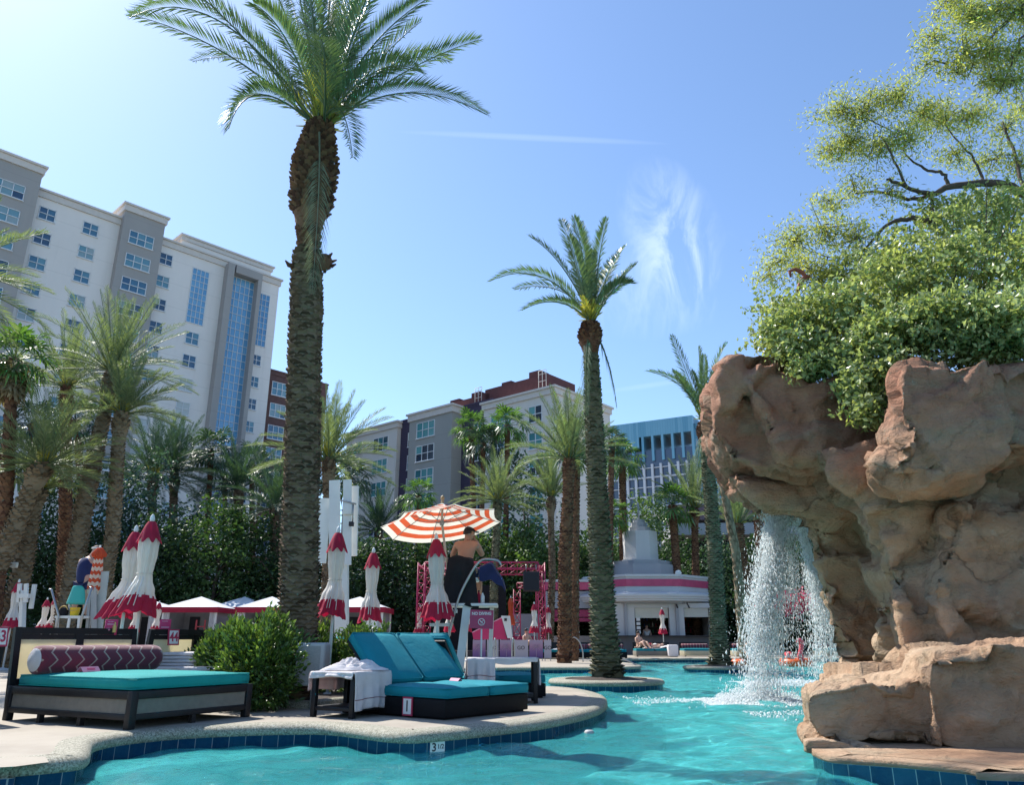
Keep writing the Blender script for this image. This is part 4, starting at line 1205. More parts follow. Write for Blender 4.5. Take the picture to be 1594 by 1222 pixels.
# ================================================ ROCK ARCH, WATERFALL, ITS SHRUBS AND TREES
def rock_material():
    m, nt, N, L, out = base_mat('sandstone')
    p = NN(nt, 'ShaderNodeBsdfPrincipled'); p.inputs['Roughness'].default_value = .85; p.inputs['Specular IOR Level'].default_value = .25
    a = tex_noise(nt, .55, 6, .6, 'World', (1, 1, 1.3), .6)
    c = ramp(nt, a, [(.30, (.36, .205, .125)), (.45, (.50, .315, .20)), (.56, (.58, .41, .275)), (.7, (.64, .49, .35))])
    g = NN(nt, 'ShaderNodeNewGeometry'); sp = NN(nt, 'ShaderNodeSeparateXYZ'); L.new(g.outputs['Position'], sp.inputs[0])
    # the high overhang is a redder stone
    hi = NN(nt, 'ShaderNodeMapRange'); hi.inputs[1].default_value = 3.2; hi.inputs[2].default_value = 4.5; L.new(mth(nt, 'ADD', sp.outputs[2], mth(nt, 'MULTIPLY', a, 1.6)), hi.inputs[0])
    red = ramp(nt, tex_noise(nt, 1.3, 5, .6, 'World', None, .8), [(.3, (.30, .115, .075)), (.6, (.44, .20, .13)), (.8, (.50, .31, .21))])
    c = mixc(nt, mth(nt, 'MULTIPLY', hi.outputs[0], .85, True), c, red)
    # grey-green mineral patches
    gr = tex_noise(nt, .8, 4, .6, 'World', (1, 1, 2.2), .4)
    c = mixc(nt, mth(nt, 'MULTIPLY', mth(nt, 'SUBTRACT', gr, .52, True), 4.0, True), c, (.30, .29, .21))
    # rusty streaks and dark run-off
    st = tex_noise(nt, 2.6, 6, .7, 'World', (1, 1, .3), .5)
    c = mixc(nt, mth(nt, 'MULTIPLY', mth(nt, 'SUBTRACT', st, .56, True), 2.2, True), c, (.09, .065, .05))
    cr = NN(nt, 'ShaderNodeTexVoronoi'); cr.feature = 'DISTANCE_TO_EDGE'; cr.inputs['Scale'].default_value = .62
    w = NN(nt, 'ShaderNodeVectorMath'); w.operation = 'ADD'
    nz = NN(nt, 'ShaderNodeTexNoise'); nz.inputs['Scale'].default_value = 1.1; nz.inputs['Detail'].default_value = 5
    L.new(g.outputs['Position'], nz.inputs[0])
    mm = NN(nt, 'ShaderNodeVectorMath'); mm.operation = 'SCALE'; mm.inputs['Scale'].default_value = 1.3; L.new(nz.outputs['Color'], mm.inputs[0])
    L.new(g.outputs['Position'], w.inputs[0]); L.new(mm.outputs[0], w.inputs[1]); L.new(w.outputs[0], cr.inputs['Vector'])
    crk = NN(nt, 'ShaderNodeMapRange'); crk.inputs[1].default_value = 0; crk.inputs[2].default_value = .018; L.new(cr.outputs['Distance'], crk.inputs[0])
    inv = mth(nt, 'SUBTRACT', 1.0, crk.outputs[0])
    part = mth(nt, 'MULTIPLY', mth(nt, 'SUBTRACT', tex_noise(nt, .9, 2, .5, 'World'), .47, True), 6.0, True)
    inv2 = mth(nt, 'MULTIPLY', inv, part, True)
    c = mixc(nt, mth(nt, 'MULTIPLY', inv2, .6), c, (.06, .042, .03))
    fine = tex_noise(nt, 14, 5, .7, 'World')
    c = mixc(nt, mth(nt, 'MULTIPLY', fine, .3), c, (.22, .15, .09))
    L.new(c, p.inputs['Base Color'])
    b1 = bump(nt, tex_noise(nt, 3.2, 8, .68, 'World', (1, 1, 1.8), .4), 1.0, .16)
    b2 = bump(nt, mth(nt, 'SUBTRACT', 1.0, inv2), .5, .04, b1)
    b3 = bump(nt, tex_noise(nt, 22, 6, .75, 'World'), .6, .025, b2)
    L.new(b3, p.inputs['Normal'])
    L.new(p.outputs[0], out.inputs[0]); MATS['rock'] = m
    return m
M_ROCK = rock_material()

def prism(mb, px_poly, Y0, Y1, shift=(0, 0), shrink=1.0, mid=1.0, f0=.93):
    """outline at depth Y0 pushed back to Y1 with a sideways/upwards drift; a middle ring keeps it bellied"""
    A = [P(x, y, Y0) for x, y in px_poly]
    c = sum(A, Vector()) / len(A)
    n = len(A)
    dY = Y1 - Y0
    rings = []
    for t, s in ((0.0, f0), (.14, 1.0), (.6, mid), (1.0, shrink)):
        rings.append([Vector((c.x + (p.x - c.x) * s + shift[0] * t, Y0 + dY * t, c.z + (p.z - c.z) * s + shift[1] * t)) for p in A])
    bm = bmesh.new()
    vr = [[bm.verts.new(v) for v in r] for r in rings]
    for a, b in zip(vr, vr[1:]):
        for i in range(n):
            bm.faces.new((a[i], a[(i + 1) % n], b[(i + 1) % n], b[i]))
    f0 = bm.faces.new(list(reversed(vr[0]))); f1 = bm.faces.new(vr[-1])
    bmesh.ops.triangulate(bm, faces=[f0, f1])
    bmesh.ops.recalc_face_normals(bm, faces=list(bm.faces))
    bm.verts.index_update()
    mb.add([v.co.copy() for v in bm.verts], [[v.index for v in f.verts] for f in bm.faces])
    bm.free()
def cr_(pts): return [(1080 + x / 1.741, 520 + y / 1.741) for x, y in pts]

def fracture(p, amp):
    q_n = p * .5 + Vector((3.1, 7.7, 1.3)); w = Vector((noise.noise(q_n), noise.noise(q_n + Vector((11.3, 0, 5))), noise.noise(q_n + Vector((0, 23.7, 9))))) * .7
    v = Vector((p.x + w.x, p.y + w.y, (p.z + w.z) * 1.35))
    d, pts = noise.voronoi(v * .45)
    a = min(.22, d[1] - d[0])                       # broad slabs parted by creases
    cell = noise.cell(pts[0] * 7.3)
    d2, p2 = noise.voronoi(v * 1.5 + Vector((5, 1, 2)))
    b = min(.07, d2[1] - d2[0]); c2 = noise.cell(p2[0] * 5.1)
    t = noise.fractal(p * 1.1, 1.0, 2.2, 6)
    rg = noise.ridged_multi_fractal(v * .8, .9, 2.1, 5, 1.0, 2.0)
    t2 = noise.turbulence(v * 2.6, 4, True, noise_basis='PERLIN_ORIGINAL', amplitude_scale=.55, frequency_scale=2.1)
    u = v * .62; d3, p3 = noise.voronoi(u)
    n3 = noise.cell_vector(p3[0] * 9.7) - Vector((.5, .5, .5)); pl3 = n3.dot(u - p3[0])
    u4 = v * 1.9 + Vector((2, 9, 4)); d4, p4 = noise.voronoi(u4); n4 = noise.cell_vector(p4[0] * 4.3) - Vector((.5, .5, .5)); pl4 = n4.dot(u4 - p4[0])
    return amp * (pl3 * .75 + pl4 * .20 - (t2 - .5) * .07 + (a - .16) * .42 + (cell - .5) * .16 + (b - .05) * .55 + (c2 - .5) * .05 + t * .10 - (rg - 1) * .035)
def rockify(name, mb, root, vox=.07, smooth=3, amp=1.0):
    o = mb.build(name, M_ROCK)
    r = o.modifiers.new('r', 'REMESH'); r.mode = 'VOXEL'; r.voxel_size = vox
    s = o.modifiers.new('s', 'SMOOTH'); s.iterations = smooth; s.factor = .6
    bpy.context.view_layer.update()
    dg = bpy.context.evaluated_depsgraph_get()
    me = bpy.data.meshes.new_from_object(o.evaluated_get(dg)); old = o.data
    bpy.data.objects.remove(o); bpy.data.meshes.remove(old)
    base = root.location.copy()
    nv = len(me.vertices)
    nr = [v.normal.copy() for v in me.vertices]
    co = [v.co.copy() for v in me.vertices]
    out = np.empty((nv, 3), np.float32)
    for i in range(nv):
        out[i] = co[i] + nr[i] * fracture(co[i], amp) - base
    me.vertices.foreach_set('co', out.ravel())
    me.materials.clear(); me.materials.append(M_ROCK)
    me.polygons.foreach_set('use_smooth', [True] * len(me.polygons)); me.update()
    me.name = name
    o = bpy.data.objects.new(name, me); COL.objects.link(o); o.parent = root
    return o
rk = thing('rock_arch', (4.6, 9.5, 0), 'huge artificial sandstone rock arch with a hollow below its overhang, right side', 'rock formation')
# red overhanging head
mb = MB()
prism(mb, cr_([(38, 235), (44, 170), (58, 105), (85, 58), (130, 44), (165, 66), (205, 50), (250, 62), (330, 120), (400, 150), (600, 260), (600, 390), (430, 392), (330, 385), (250, 385), (160, 372), (95, 350), (62, 310), (38, 275)]), 11.6, 16.5, (1.3, .4), .85, 1.05)
prism(mb, cr_([(140, 120), (175, 70), (235, 60), (330, 130), (380, 300), (330, 350), (230, 330), (190, 250)]), 11.1, 12.6, (.3, .1))
prism(mb, cr_([(60, 120), (95, 62), (135, 50), (150, 110), (120, 200), (70, 210)]), 11.3, 12.6, (.2, .1))
prism(mb, cr_([(300, 120), (420, 108), (575, 100), (620, 300), (560, 420), (400, 400), (320, 300)]), 11.0, 14.0, (.6, .1))
rockify('overhang', mb, rk, .055, 2, .55)
mb = MB()
prism(mb, cr_([(84, 372), (130, 365), (250, 372), (420, 360), (520, 380), (540, 480), (470, 500), (400, 520), (335, 500), (300, 488), (215, 482), (170, 462), (150, 430), (100, 405)]), 12.2, 16.5, (1.3, .3), .8, 1.0)
prism(mb, cr_([(300, 470), (420, 440), (560, 480), (560, 640), (600, 760), (620, 940), (400, 940), (404, 870), (380, 760), (345, 650), (322, 600), (296, 520)]), 13.2, 16.0, (1.2, .1), .9, 1.0)
rockify('inner_pillar', mb, rk, .06, 2, .55)
mb = MB()
prism(mb, cr_([(350, 300), (560, 250), (1100, 180), (1100, 900), (620, 930), (588, 930), (585, 860), (556, 740), (520, 645), (528, 565), (515, 505), (470, 440), (420, 395), (370, 370)]), 10.4, 15.5, (1.7, .2), .95, 1.0)
prism(mb, cr_([(700, 480), (1100, 420), (1100, 860), (690, 900), (640, 700)]), 9.9, 12, (.5, .1))
prism(mb, cr_([(555, 700), (640, 760), (640, 960), (585, 950), (560, 800)]), 10.2, 12, (.4, 0))
rockify('main_wall', mb, rk, .06, 2, .62)
mb = MB()
prism(mb, cr_([(554, 105), (570, 78), (620, 70), (700, 78), (830, 40), (1120, 10), (1120, 320), (895, 320), (820, 355), (755, 382), (650, 392), (600, 382), (540, 374), (533, 345), (566, 312), (556, 250), (560, 180)]), 9.1, 12.5, (1.3, .3), .95, 1.0)
rockify('upper_boulder', mb, rk, .05, 1, .6)
mb = MB()
prism(mb, cr_([(292, 1000), (296, 975), (330, 958), (480, 940), (620, 936), (636, 860), (720, 842), (1150, 826), (1150, 1190), (700, 1150), (330, 1112), (300, 1060)]), 7.2, 10.8, (1.45, 0), 1.0, 1.0, .975)
prism(mb, cr_([(632, 900), (640, 868), (720, 846), (820, 836), (1150, 826), (1150, 1180), (640, 1140), (628, 980)]), 7.05, 9, (.7, .0), 1.0, 1.0, .97)
rockify('ledge', mb, rk, .042, 1, .42)
mb = MB()
prism(mb, cr_([(276, 1120), (284, 1098), (330, 1092), (700, 1130), (1150, 1160), (1150, 1218), (700, 1182), (330, 1150), (284, 1142)]), 7.02, 9.6, (1.0, 0), 1.0, 1.0)
rockify('base_lip', mb, rk, .035, 1, .25)
# island with tiled waterline that carries the rock
re = [G(x, y, -.1) for x, y in [(1256, 1168), (1262, 1180), (1290, 1189), (1340, 1193), (1420, 1199), (1500, 1207), (1600, 1219)]]
re = [Vector((p.x, p.y, 0)) for p in re]
rim = [Vector((7.6, 14.8, 0)), Vector((5.9, 14.4, 0)), Vector((5.1, 13.4, 0)), Vector((4.35, 11.5, 0)), Vector((3.4, 9.2, 0))] + re + [Vector((6.5, 5.6, 0)), Vector((14, 4.2, 0))]
rim = catmull(rim, 6)
o, inn = ribbon('waterline', [p - rk.location for p in rim], [(.3, -.06, 0), (.05, -.06, 0), (.045, -.10, 0), (.05, -.101, 1), (.05, FLOOR_Z - .05, 1)], [M_ROCK, MATS['tile']])
o.parent = rk
tp = sheet('rock_footing', [p - rk.location for p in [q + rk.location for q in inn]] + [Vector((14, 6, 0)), Vector((3.4, 6, 0))], -.058, M_ROCK); tp.parent = rk

# ---- waterfall
def drops(name, C, S, mat, label, kind='stuff', stretch=3.4, parent=None):
    o3 = np.array([[1, 0, 0], [-1, 0, 0], [0, 1, 0], [0, -1, 0], [0, 0, 1], [0, 0, -1]], float)
    tri = np.array([[0, 2, 4], [2, 1, 4], [1, 3, 4], [3, 0, 4], [2, 0, 5], [1, 2, 5], [3, 1, 5], [0, 3, 5]])
    n = len(C)
    rs = np.random.default_rng(9)
    sc = S[:, None] * np.array([1, 1, 1.0]); sc = np.repeat(sc[:, None, :], 6, 1)
    V = C[:, None, :] + o3[None] * sc * np.stack([np.ones(n), np.ones(n), stretch * rs.uniform(.6, 1.6, n)], 1)[:, None, :]
    F = tri[None] + (np.arange(n) * 6)[:, None, None]
    return np_mesh(name, V.reshape(-1, 3), F.reshape(-1, 3), mat, smooth=True, parent=parent)
def water_white():
    m, nt, N, L, out = base_mat('white_water')
    p = NN(nt, 'ShaderNodeBsdfPrincipled'); p.inputs['Base Color'].default_value = (.90, .93, .94, 1); p.inputs['Roughness'].default_value = .15
    t = NN(nt, 'ShaderNodeBsdfTranslucent'); t.inputs[0].default_value = (.92, .95, .96, 1)
    mx = NN(nt, 'ShaderNodeMixShader'); mx.inputs[0].default_value = .5
    L.new(p.outputs[0], mx.inputs[1]); L.new(t.outputs[0], mx.inputs[2])
    tr = NN(nt, 'ShaderNodeBsdfTransparent'); tr.inputs[0].default_value = (.93, .98, 1, 1)
    m2 = NN(nt, 'ShaderNodeMixShader'); m2.inputs[0].default_value = .05
    L.new(mx.outputs[0], m2.inputs[1]); L.new(tr.outputs[0], m2.inputs[2])
    L.new(m2.outputs[0], out.inputs[0])
    return m
M_WW = water_white()
r = np.random.default_rng(17)
def fall(n, x0, x1, spread, y0, ztop, tmax=1.0, core=.25, r_=r):
    """droplets leaving a lip between x0 and x1 at height ztop, spreading as they drop"""
    t = r_.random(n) ** .8
    u = r_.normal(0, .33, n).clip(-1, 1)
    xs = x0 + (x1 - x0) * (.5 + u * .8)
    drop = t * (ztop - WATER_Z)
    side = np.where(r_.random(n) < .5, r_.normal(0, .12, n), r_.normal(0, .5, n)) * spread * t ** .8
    X = xs + side
    Y = y0 - .25 * t + r_.normal(0, .12 + .25 * t, n)
    return np.stack([X, Y, ztop - drop], 1)
def lane(n, pts, w0, w1, r_=r, dy=.15):
    """dense strand following photo-measured points"""
    q = catmull(pts, 20); q = np.array([tuple(p) for p in q])
    k = r_.random(n) * (len(q) - 1.001); i = k.astype(int); f = (k - i)[:, None]
    c = q[i] * (1 - f) + q[i + 1] * f
    w = w0 + (w1 - w0) * (k / len(q))
    c[:, 0] += r_.normal(0, 1, n) * w; c[:, 1] += r_.normal(0, dy, n); c[:, 2] += r_.normal(0, .03, n)
    return c
Dw = 14.2
pl = lambda x, y, d=Dw: P(x, y, d)
def strands(n, pts, w, seed, dy=.1):
    """thin falling threads broken into elongated drops"""
    rr = np.random.default_rng(seed); q = catmull(pts, 20); q = np.array([tuple(p) for p in q]); out = []
    for _ in range(n):
        off = rr.normal(0, 1); oy = rr.normal(0, dy); k0 = rr.random() * .55; ln = rr.uniform(.15, .6); m_ = int(60 * ln)
        k = np.clip(k0 + np.linspace(0, ln, m_) + rr.normal(0, .006, m_), 0, .999) * (len(q) - 1.001); i = k.astype(int); f = (k - i)[:, None]
        c = q[i] * (1 - f) + q[i + 1] * f
        c[:, 0] += off * w * (.45 + k / len(q)) + rr.normal(0, .006, m_); c[:, 1] += oy; out.append(c)
    return np.concatenate(out)
main = [pl(1210, 799), pl(1205, 860), pl(1196, 930), pl(1190, 1000), pl(1186, 1085)]
right = [pl(1244, 802, 15.0), pl(1264, 885, 15.6), pl(1274, 950, 15.8), pl(1277, 1055, 15.8)]
right2 = [pl(1262, 885, 15.6), pl(1290, 950, 15.8), pl(1300, 1052, 15.8)]
C = [lane(9000, main, .12, .17), strands(360, main, .13, 1), strands(90, [pl(1196, 799), pl(1184, 890), pl(1168, 980), pl(1158, 1085)], .09, 2),
     strands(110, [pl(1226, 799), pl(1232, 880), pl(1232, 960), pl(1230, 1080)], .20, 3), lane(3800, [pl(1215, 800), pl(1220, 870), pl(1226, 950), pl(1228, 1080)], .12, .40),
     lane(1500, [pl(1208, 805), pl(1188, 900), pl(1165, 1080)], .12, .28),
     lane(3200, right, .05, .10), strands(150, right, .10, 4), strands(110, right2, .12, 5), lane(2500, right2, .05, .18)]
C = np.concatenate(C); C = C[C[:, 2] > WATER_Z]
S_ = .003 + .0085 * r.random(len(C)) ** 3.4
WF = tag(drops('waterfall', C, S_, M_WW, ''), 'white waterfall breaking into drops from the lip of the rock arch', 'waterfall', kind='stuff')
mb = MB(); rs_ = random.Random(6)
for path, cnt, w_ in ((main, 230, .11), (right, 80, .06), (right2, 50, .08)):
    q = catmull(path, 20)
    for _ in range(cnt):
        off = rs_.gauss(0, 1) * w_; oy = rs_.gauss(0, .08); k0 = rs_.random() ** 1.6 * .8; ln = rs_.uniform(.08, .3); m_ = 9
        pts = []
        for i in range(m_):
            k = min(.995, k0 + ln * i / (m_ - 1)); f = k * (len(q) - 1); p = q[int(f)].lerp(q[min(len(q) - 1, int(f) + 1)], f % 1)
            pts.append(p + Vector((off * (.5 + k) + rs_.gauss(0, .006), oy, 0)))
        mb.tube(pts, [.0015 + .0045 * math.sin(math.pi * (i + .3) / m_) * rs_.uniform(.5, 1.3) for i in range(m_)], 4, caps=False)
mb.build('water_strand', M_WW, WF)
# foam where it lands: heaps of drops lying on the water
def foam(px0, px1, py, n, hh, wy):
    a, b = G(px0, py, WATER_Z), G(px1, py, WATER_Z)
    t = r.random(n); e = np.minimum(t, 1 - t) * 2
    X = a.x + (b.x - a.x) * t; Y = a.y + r.normal(0, wy, n)
    k = (.25 + .75 * e) * (.6 + .4 * np.sin(t * 17 + 1) ** 2)
    Z = WATER_Z + np.abs(r.normal(0, hh, n)) * k * np.exp(-((Y - a.y) / (wy * 1.3)) ** 2)
    return np.stack([X, Y, Z], 1)
Cf = np.concatenate([foam(1090, 1262, 1093, 13000, .07, .34), foam(1150, 1310, 1065, 9000, .07, .5), foam(1120, 1240, 1088, 3500, .2, .25), foam(980, 1130, 1092, 900, .015, .5), foam(1160, 1262, 1110, 500, .01, .5)])
Sf = .006 + .016 * r.random(len(Cf)) ** 2
tag(drops('splash_foam', Cf, Sf, M_WW, '', stretch=.7), 'white foam where the waterfall hits the pool', 'foam', kind='stuff')

# ---- leafy growth on and above the rock
M_SHR = leafmat('shrub_leaf', (.07, .10, .035), (.28, .33, .13), .48, .4, (.46, .48, .24), .5)
M_SHR2 = leafmat('vine_leaf', (.10, .15, .05), (.27, .33, .15), .35, .35, (.42, .46, .25), .6)
M_WIL = leafmat('willow_leaf', (.13, .17, .06), (.33, .36, .13), .55, .45, (.52, .50, .17))
M_TWIG = plain('twig_bark', (.075, .055, .045), .9, .3, 8, 30, .6)
def leaf_cloud(blobs, size, aspect, seed, up=.4, shell=.35, clump=(.12, 14)):
    """blobs: (px, py, D, rx, ry, rz, count) - leaves gathered in sprays inside ellipsoids"""
    rg = np.random.default_rng(seed); out = []
    for px, py, D_, rx, ry, rz, n in blobs:
        c = np.array(P(px, py, D_)); k = max(1, n // clump[1])
        d = rg.normal(size=(k, 3)); d /= np.linalg.norm(d, axis=1)[:, None]
        rr = rg.random(k) ** shell
        s = c + d * rr[:, None] * np.array([rx, ry, rz])
        q = np.repeat(s, clump[1], 0) + rg.normal(0, clump[0], (k * clump[1], 3)) * np.array([1, 1, .7])
        out.append(q)
    C = np.concatenate(out)
    return leaf_arrays(C, size, aspect, rg, up)
shr = thing('rock_shrub', P(1400, 540, 11), 'dense light green shrub spilling over the top of the rock arch', 'shrub')
bl = [(a_, b_, c_, d_, e_, f_, int(n_ * .6)) for a_, b_, c_, d_, e_, f_, n_ in [(1240, 545, 11.6, .55, .5, .28, 2600), (1300, 560, 11.2, .5, .5, .35, 2800), (1210, 520, 12, .45, .5, .2, 1500), (1340, 600, 10.6, .28, .3, .35, 1700), (1350, 640, 10.4, .13, .18, .25, 800),
      (1290, 500, 11.6, .7, .7, .4, 3600), (1360, 470, 11.4, .8, .8, .5, 3400), (1420, 430, 11.6, .8, .9, .55, 3000), (1400, 520, 10.6, .75, .6, .35, 4200), (1480, 380, 12, .9, .9, .6, 2600),
      (1470, 500, 10.2, .6, .6, .35, 3800), (1540, 430, 11, .9, .9, .6, 3400), (1560, 500, 9.8, .6, .6, .3, 3200), (1560, 340, 12, .8, .9, .6, 3000), (1520, 545, 10.2, .55, .5, .22, 2200), (1585, 535, 10.0, .5, .5, .25, 2200), (1620, 400, 11, .7, .9, .9, 3600), (1340, 440, 12.6, .7, .6, .5, 2400),
      (1250, 580, 11.3, .25, .3, .18, 900), (1400, 575, 10.4, .3, .3, .16, 900), (1450, 340, 12.6, .5, .6, .4, 1600), (1390, 395, 12, .35, .5, .3, 1200), (1215, 480, 12.4, .45, .5, .3, 900)]]
V, F = leaf_cloud(bl, .092, .5, 31, shell=.55, clump=(.10, 14))
o = np_mesh('foliage', V - np.array(shr.location), F, M_SHR, shr)
bl2 = [(x, y - 6, d - .35, a, b, c, n // 3) for x, y, d, a, b, c, n in bl if y > 420]
V, F = leaf_cloud(bl2, .085, .6, 32, shell=.3, clump=(.09, 14))
np_mesh('foliage', V - np.array(shr.location), F, M_SHR2, shr)['label'] = 'paler leaves of the shrub'
rg_ = np.random.default_rng(8); sh = []
for x, y, d, a, b, c, n in bl:
    c0 = np.array(P(x, y, d))
    for _ in range(n // 90):
        v = rg_.normal(size=3); v[2] = abs(v[2]) * .8 - .25; v /= np.linalg.norm(v)
        p0 = c0 + v * np.array([a, b, c]) * .85; ln = rg_.uniform(.12, .38); dr = v + np.array([0, 0, rg_.uniform(-.5, .5)])
        tt = rg_.random(26); ln *= 1.35
        sh.append(p0 + dr * (tt * ln)[:, None] + rg_.normal(0, .03, (26, 3)))
V, F = leaf_arrays(np.concatenate(sh), .088, .5, rg_, .4)
np_mesh('shoots', V - np.array(shr.location), F, M_SHR2, shr)
mb = MB(); rng = random.Random(4)
for x, y, d, a, b, c, n in bl:
    c0 = P(x, y, d) - shr.location
    root_ = P(1500, 560, 11.5) - shr.location
    for k in range(5):
        e = c0 + Vector((rng.uniform(-a, a), rng.uniform(-b, b), rng.uniform(-c, c)))
        mid = root_.lerp(e, .5) + Vector((rng.uniform(-.2, .2), rng.uniform(-.2, .2), rng.uniform(-.1, .25)))
        mb.tube([root_.lerp(mid, .6), mid, e], [.02, .014, .004], 5, caps=False)
mb.build('stem', M_TWIG, shr)

def twig_tree(name, label, D_, branches, sprays, seed, leafsize=.082, base=None, size_k=1.0):
    """branches: photo-measured limbs [(px,py,dD,r)...]; sprays grow from their ends"""
    rng = random.Random(seed)
    root = thing(name, base, label, 'tree')
    mb = MB(); tips = []
    for br in branches:
        pts = [P(x, y, D_ + dd) - root.location for x, y, dd, rr in br]; rad = [rr for *_, rr in br]
        q = catmull(pts, 5); rq = [rad[min(len(rad) - 1, i // 5)] * (1 - (i % 5) / 5) + rad[min(len(rad) - 1, i // 5 + 1)] * ((i % 5) / 5) for i in range(len(q))]
        q = [p + Vector((rng.uniform(-1, 1), rng.uniform(-1, 1), rng.uniform(-1, 1))) * .018 for p in q]
        mb.tube(q, rq, 7, caps=False)
    leaves = []
    for (px, py, dd, R_, n, droop) in sprays:
        # a side limb reaches into the spray, twigs fan out of it
        c = P(px, py, D_ + dd) - root.location
        near = min((Vector(v) for v in mb.v[::3]), key=lambda v: (v - c).length) if mb.v else c
        k = max(5, n // 36)
        mid = near.lerp(c, .5) + Vector((0, 0, .08))
        mb.tube([near, mid, c], [.014, .010, .006], 5, caps=False)
        for _ in range(k):
            a = near.lerp(c, rng.uniform(.45, 1.0))
            v = Vector((rng.gauss(0, 1), rng.gauss(0, 1), rng.gauss(0, .75))); v.normalize()
            e = c + v * R_ * rng.uniform(.3, 1.6) ** 1.0; e.z -= droop * rng.random() * R_
            m_ = a.lerp(e, .5) + Vector((rng.uniform(-.06, .06),) * 3) + Vector((0, 0, .10 * R_))
            mb.tube([a, m_, e], [.009, .006, .002], 4, caps=False)
            for j in range(60):
                t = .2 + .8 * rng.random() ** .8
                p = bez(a, m_, e, t)
                leaves.append(p + Vector((rng.gauss(0, 1), rng.gauss(0, 1), rng.gauss(0, .8))) * .15 * size_k)
    mb.build('trunk', M_TWIG, root)
    rg = np.random.default_rng(seed)
    V, F = leaf_arrays(np.array([tuple(l) for l in leaves]), leafsize, .26, rg, .2)
    np_mesh('crown', V, F, M_WIL, root)
    return root
twig_tree('willow_tree', 'airy yellow-green tree with dark crooked limbs above the rock shrub', 12.5,
    [[(1640, 330, 0, .10), (1594, 300, 0, .085), (1540, 285, 0, .075), (1480, 290, 0, .06), (1450, 302, 0, .05), (1410, 290, -.2, .035), (1380, 278, -.4, .02)],
     [(1450, 302, 0, .045), (1420, 310, .2, .035), (1380, 300, .3, .028), (1330, 300, .5, .015)],
     [(1478, 290, 0, .04), (1468, 270, 0, .03), (1440, 262, .2, .025), (1410, 240, .3, .015), (1385, 200, .5, .008)],
     [(1448, 303, 0, .035), (1452, 325, -.1, .03), (1452, 345, -.1, .02)],
     [(1530, 285, 0, .03), (1518, 250, .2, .022), (1480, 205, .4, .014), (1450, 160, .6, .008)],
     [(1410, 290, -.2, .03), (1392, 250, -.3, .02), (1370, 210, -.3, .01)],
     [(1452, 345, -.1, .05), (1420, 340, -.2, .045), (1380, 350, 0, .03), (1340, 392, .1, .02), (1290, 400, .3, .012), (1250, 385, .5, .006)],
     [(1594, 300, 0, .04), (1580, 240, .3, .03), (1560, 190, .6, .02)],
     [(1290, 400, .3, .014), (1270, 430, .2, .008), (1235, 470, .2, .004)]],
    [(1300, 170, .4, .42, 700, .2), (1350, 170, .3, .45, 800, .2), (1400, 160, .2, .45, 800, .1), (1440, 180, .3, .4, 700, .1), (1320, 220, .5, .45, 800, .3), (1370, 230, 0, .4, 700, .2), (1290, 240, .6, .35, 500, .4),
     (1420, 215, 0, .4, 600, .1), (1470, 190, .6, .45, 700, .1), (1510, 180, .4, .45, 700, .1), (1480, 240, .3, .35, 450, .1), (1330, 290, .4, .35, 450, .5), (1380, 300, 0, .3, 300, .5), (1290, 310, .5, .3, 350, .4),
     (1240, 365, .5, .4, 700, .3), (1215, 405, .6, .32, 450, .3), (1280, 360, .2, .45, 700, .2), (1330, 370, .2, .4, 600, .2), (1200, 430, .5, .2, 250, .3), (1260, 420, .1, .4, 600, .3), (1300, 430, 0, .4, 500, .2), (1230, 480, .3, .3, 350, .3),
     (1540, 250, .6, .4, 500, .2), (1570, 200, .6, .45, 600, .2), (1590, 260, .4, .35, 400, .2), (1500, 330, .4, .35, 400, .1), (1560, 320, .4, .4, 500, .1)],
    41, base=P(1640, 560, 12.5))
twig_tree('willow_tree', 'yellow-green feathery branches reaching down from the top right corner', 10.5,
    [[(1700, -60, 0, .06), (1620, -20, 0, .045), (1570, 30, 0, .03), (1530, 70, 0, .018), (1505, 120, .1, .008)],
     [(1650, 60, 0, .05), (1600, 10, .2, .035), (1560, -10, .2, .02), (1500, -30, .2, .01)],
     [(1650, 20, 0, .03), (1590, 60, -.2, .02), (1570, 110, -.2, .012), (1550, 150, -.2, .006)]],
    [(1470, 10, .2, .33, 500, .2), (1510, 30, 0, .36, 700, .3), (1550, 20, 0, .36, 700, .2), (1590, 20, -.1, .35, 600, .2), (1450, 60, .1, .22, 300, .4), (1500, 80, 0, .32, 600, .4), (1545, 80, -.1, .33, 600, .3), (1585, 80, -.2, .33, 600, .3),
     (1440, 100, .1, .16, 180, .4), (1490, 115, 0, .18, 250, .5), (1540, 125, -.1, .26, 400, .5), (1585, 130, -.2, .28, 450, .3), (1530, -30, .2, .3, 300, .2), (1590, 165, .2, .2, 200, .3)],
    42, base=P(1720, 200, 10.5), size_k=.9)
# rusty hooked dead branch poking out left of the shrub
mb = MB()
hp = P(1240, 440, 12.2)
mb.tube([P(x, y, 12.2) - hp for x, y in [(1231, 431), (1229, 422), (1238, 419), (1249, 424), (1254, 431), (1247, 437), (1243, 448), (1240, 455)]], [.02, .03, .035, .04, .045, .035, .035, .02], 8)
mb.tube([P(x, y, 12.2) - hp for x, y in [(1252, 430), (1262, 431)]], [.045, .012], 8)
dn = mb.build('dead_branch', plain('rusty_bark', (.24, .07, .04), .8, .3), None, loc=hp)
tag(dn, 'rust red hooked dead branch sticking up left of the rock shrub', 'branch')

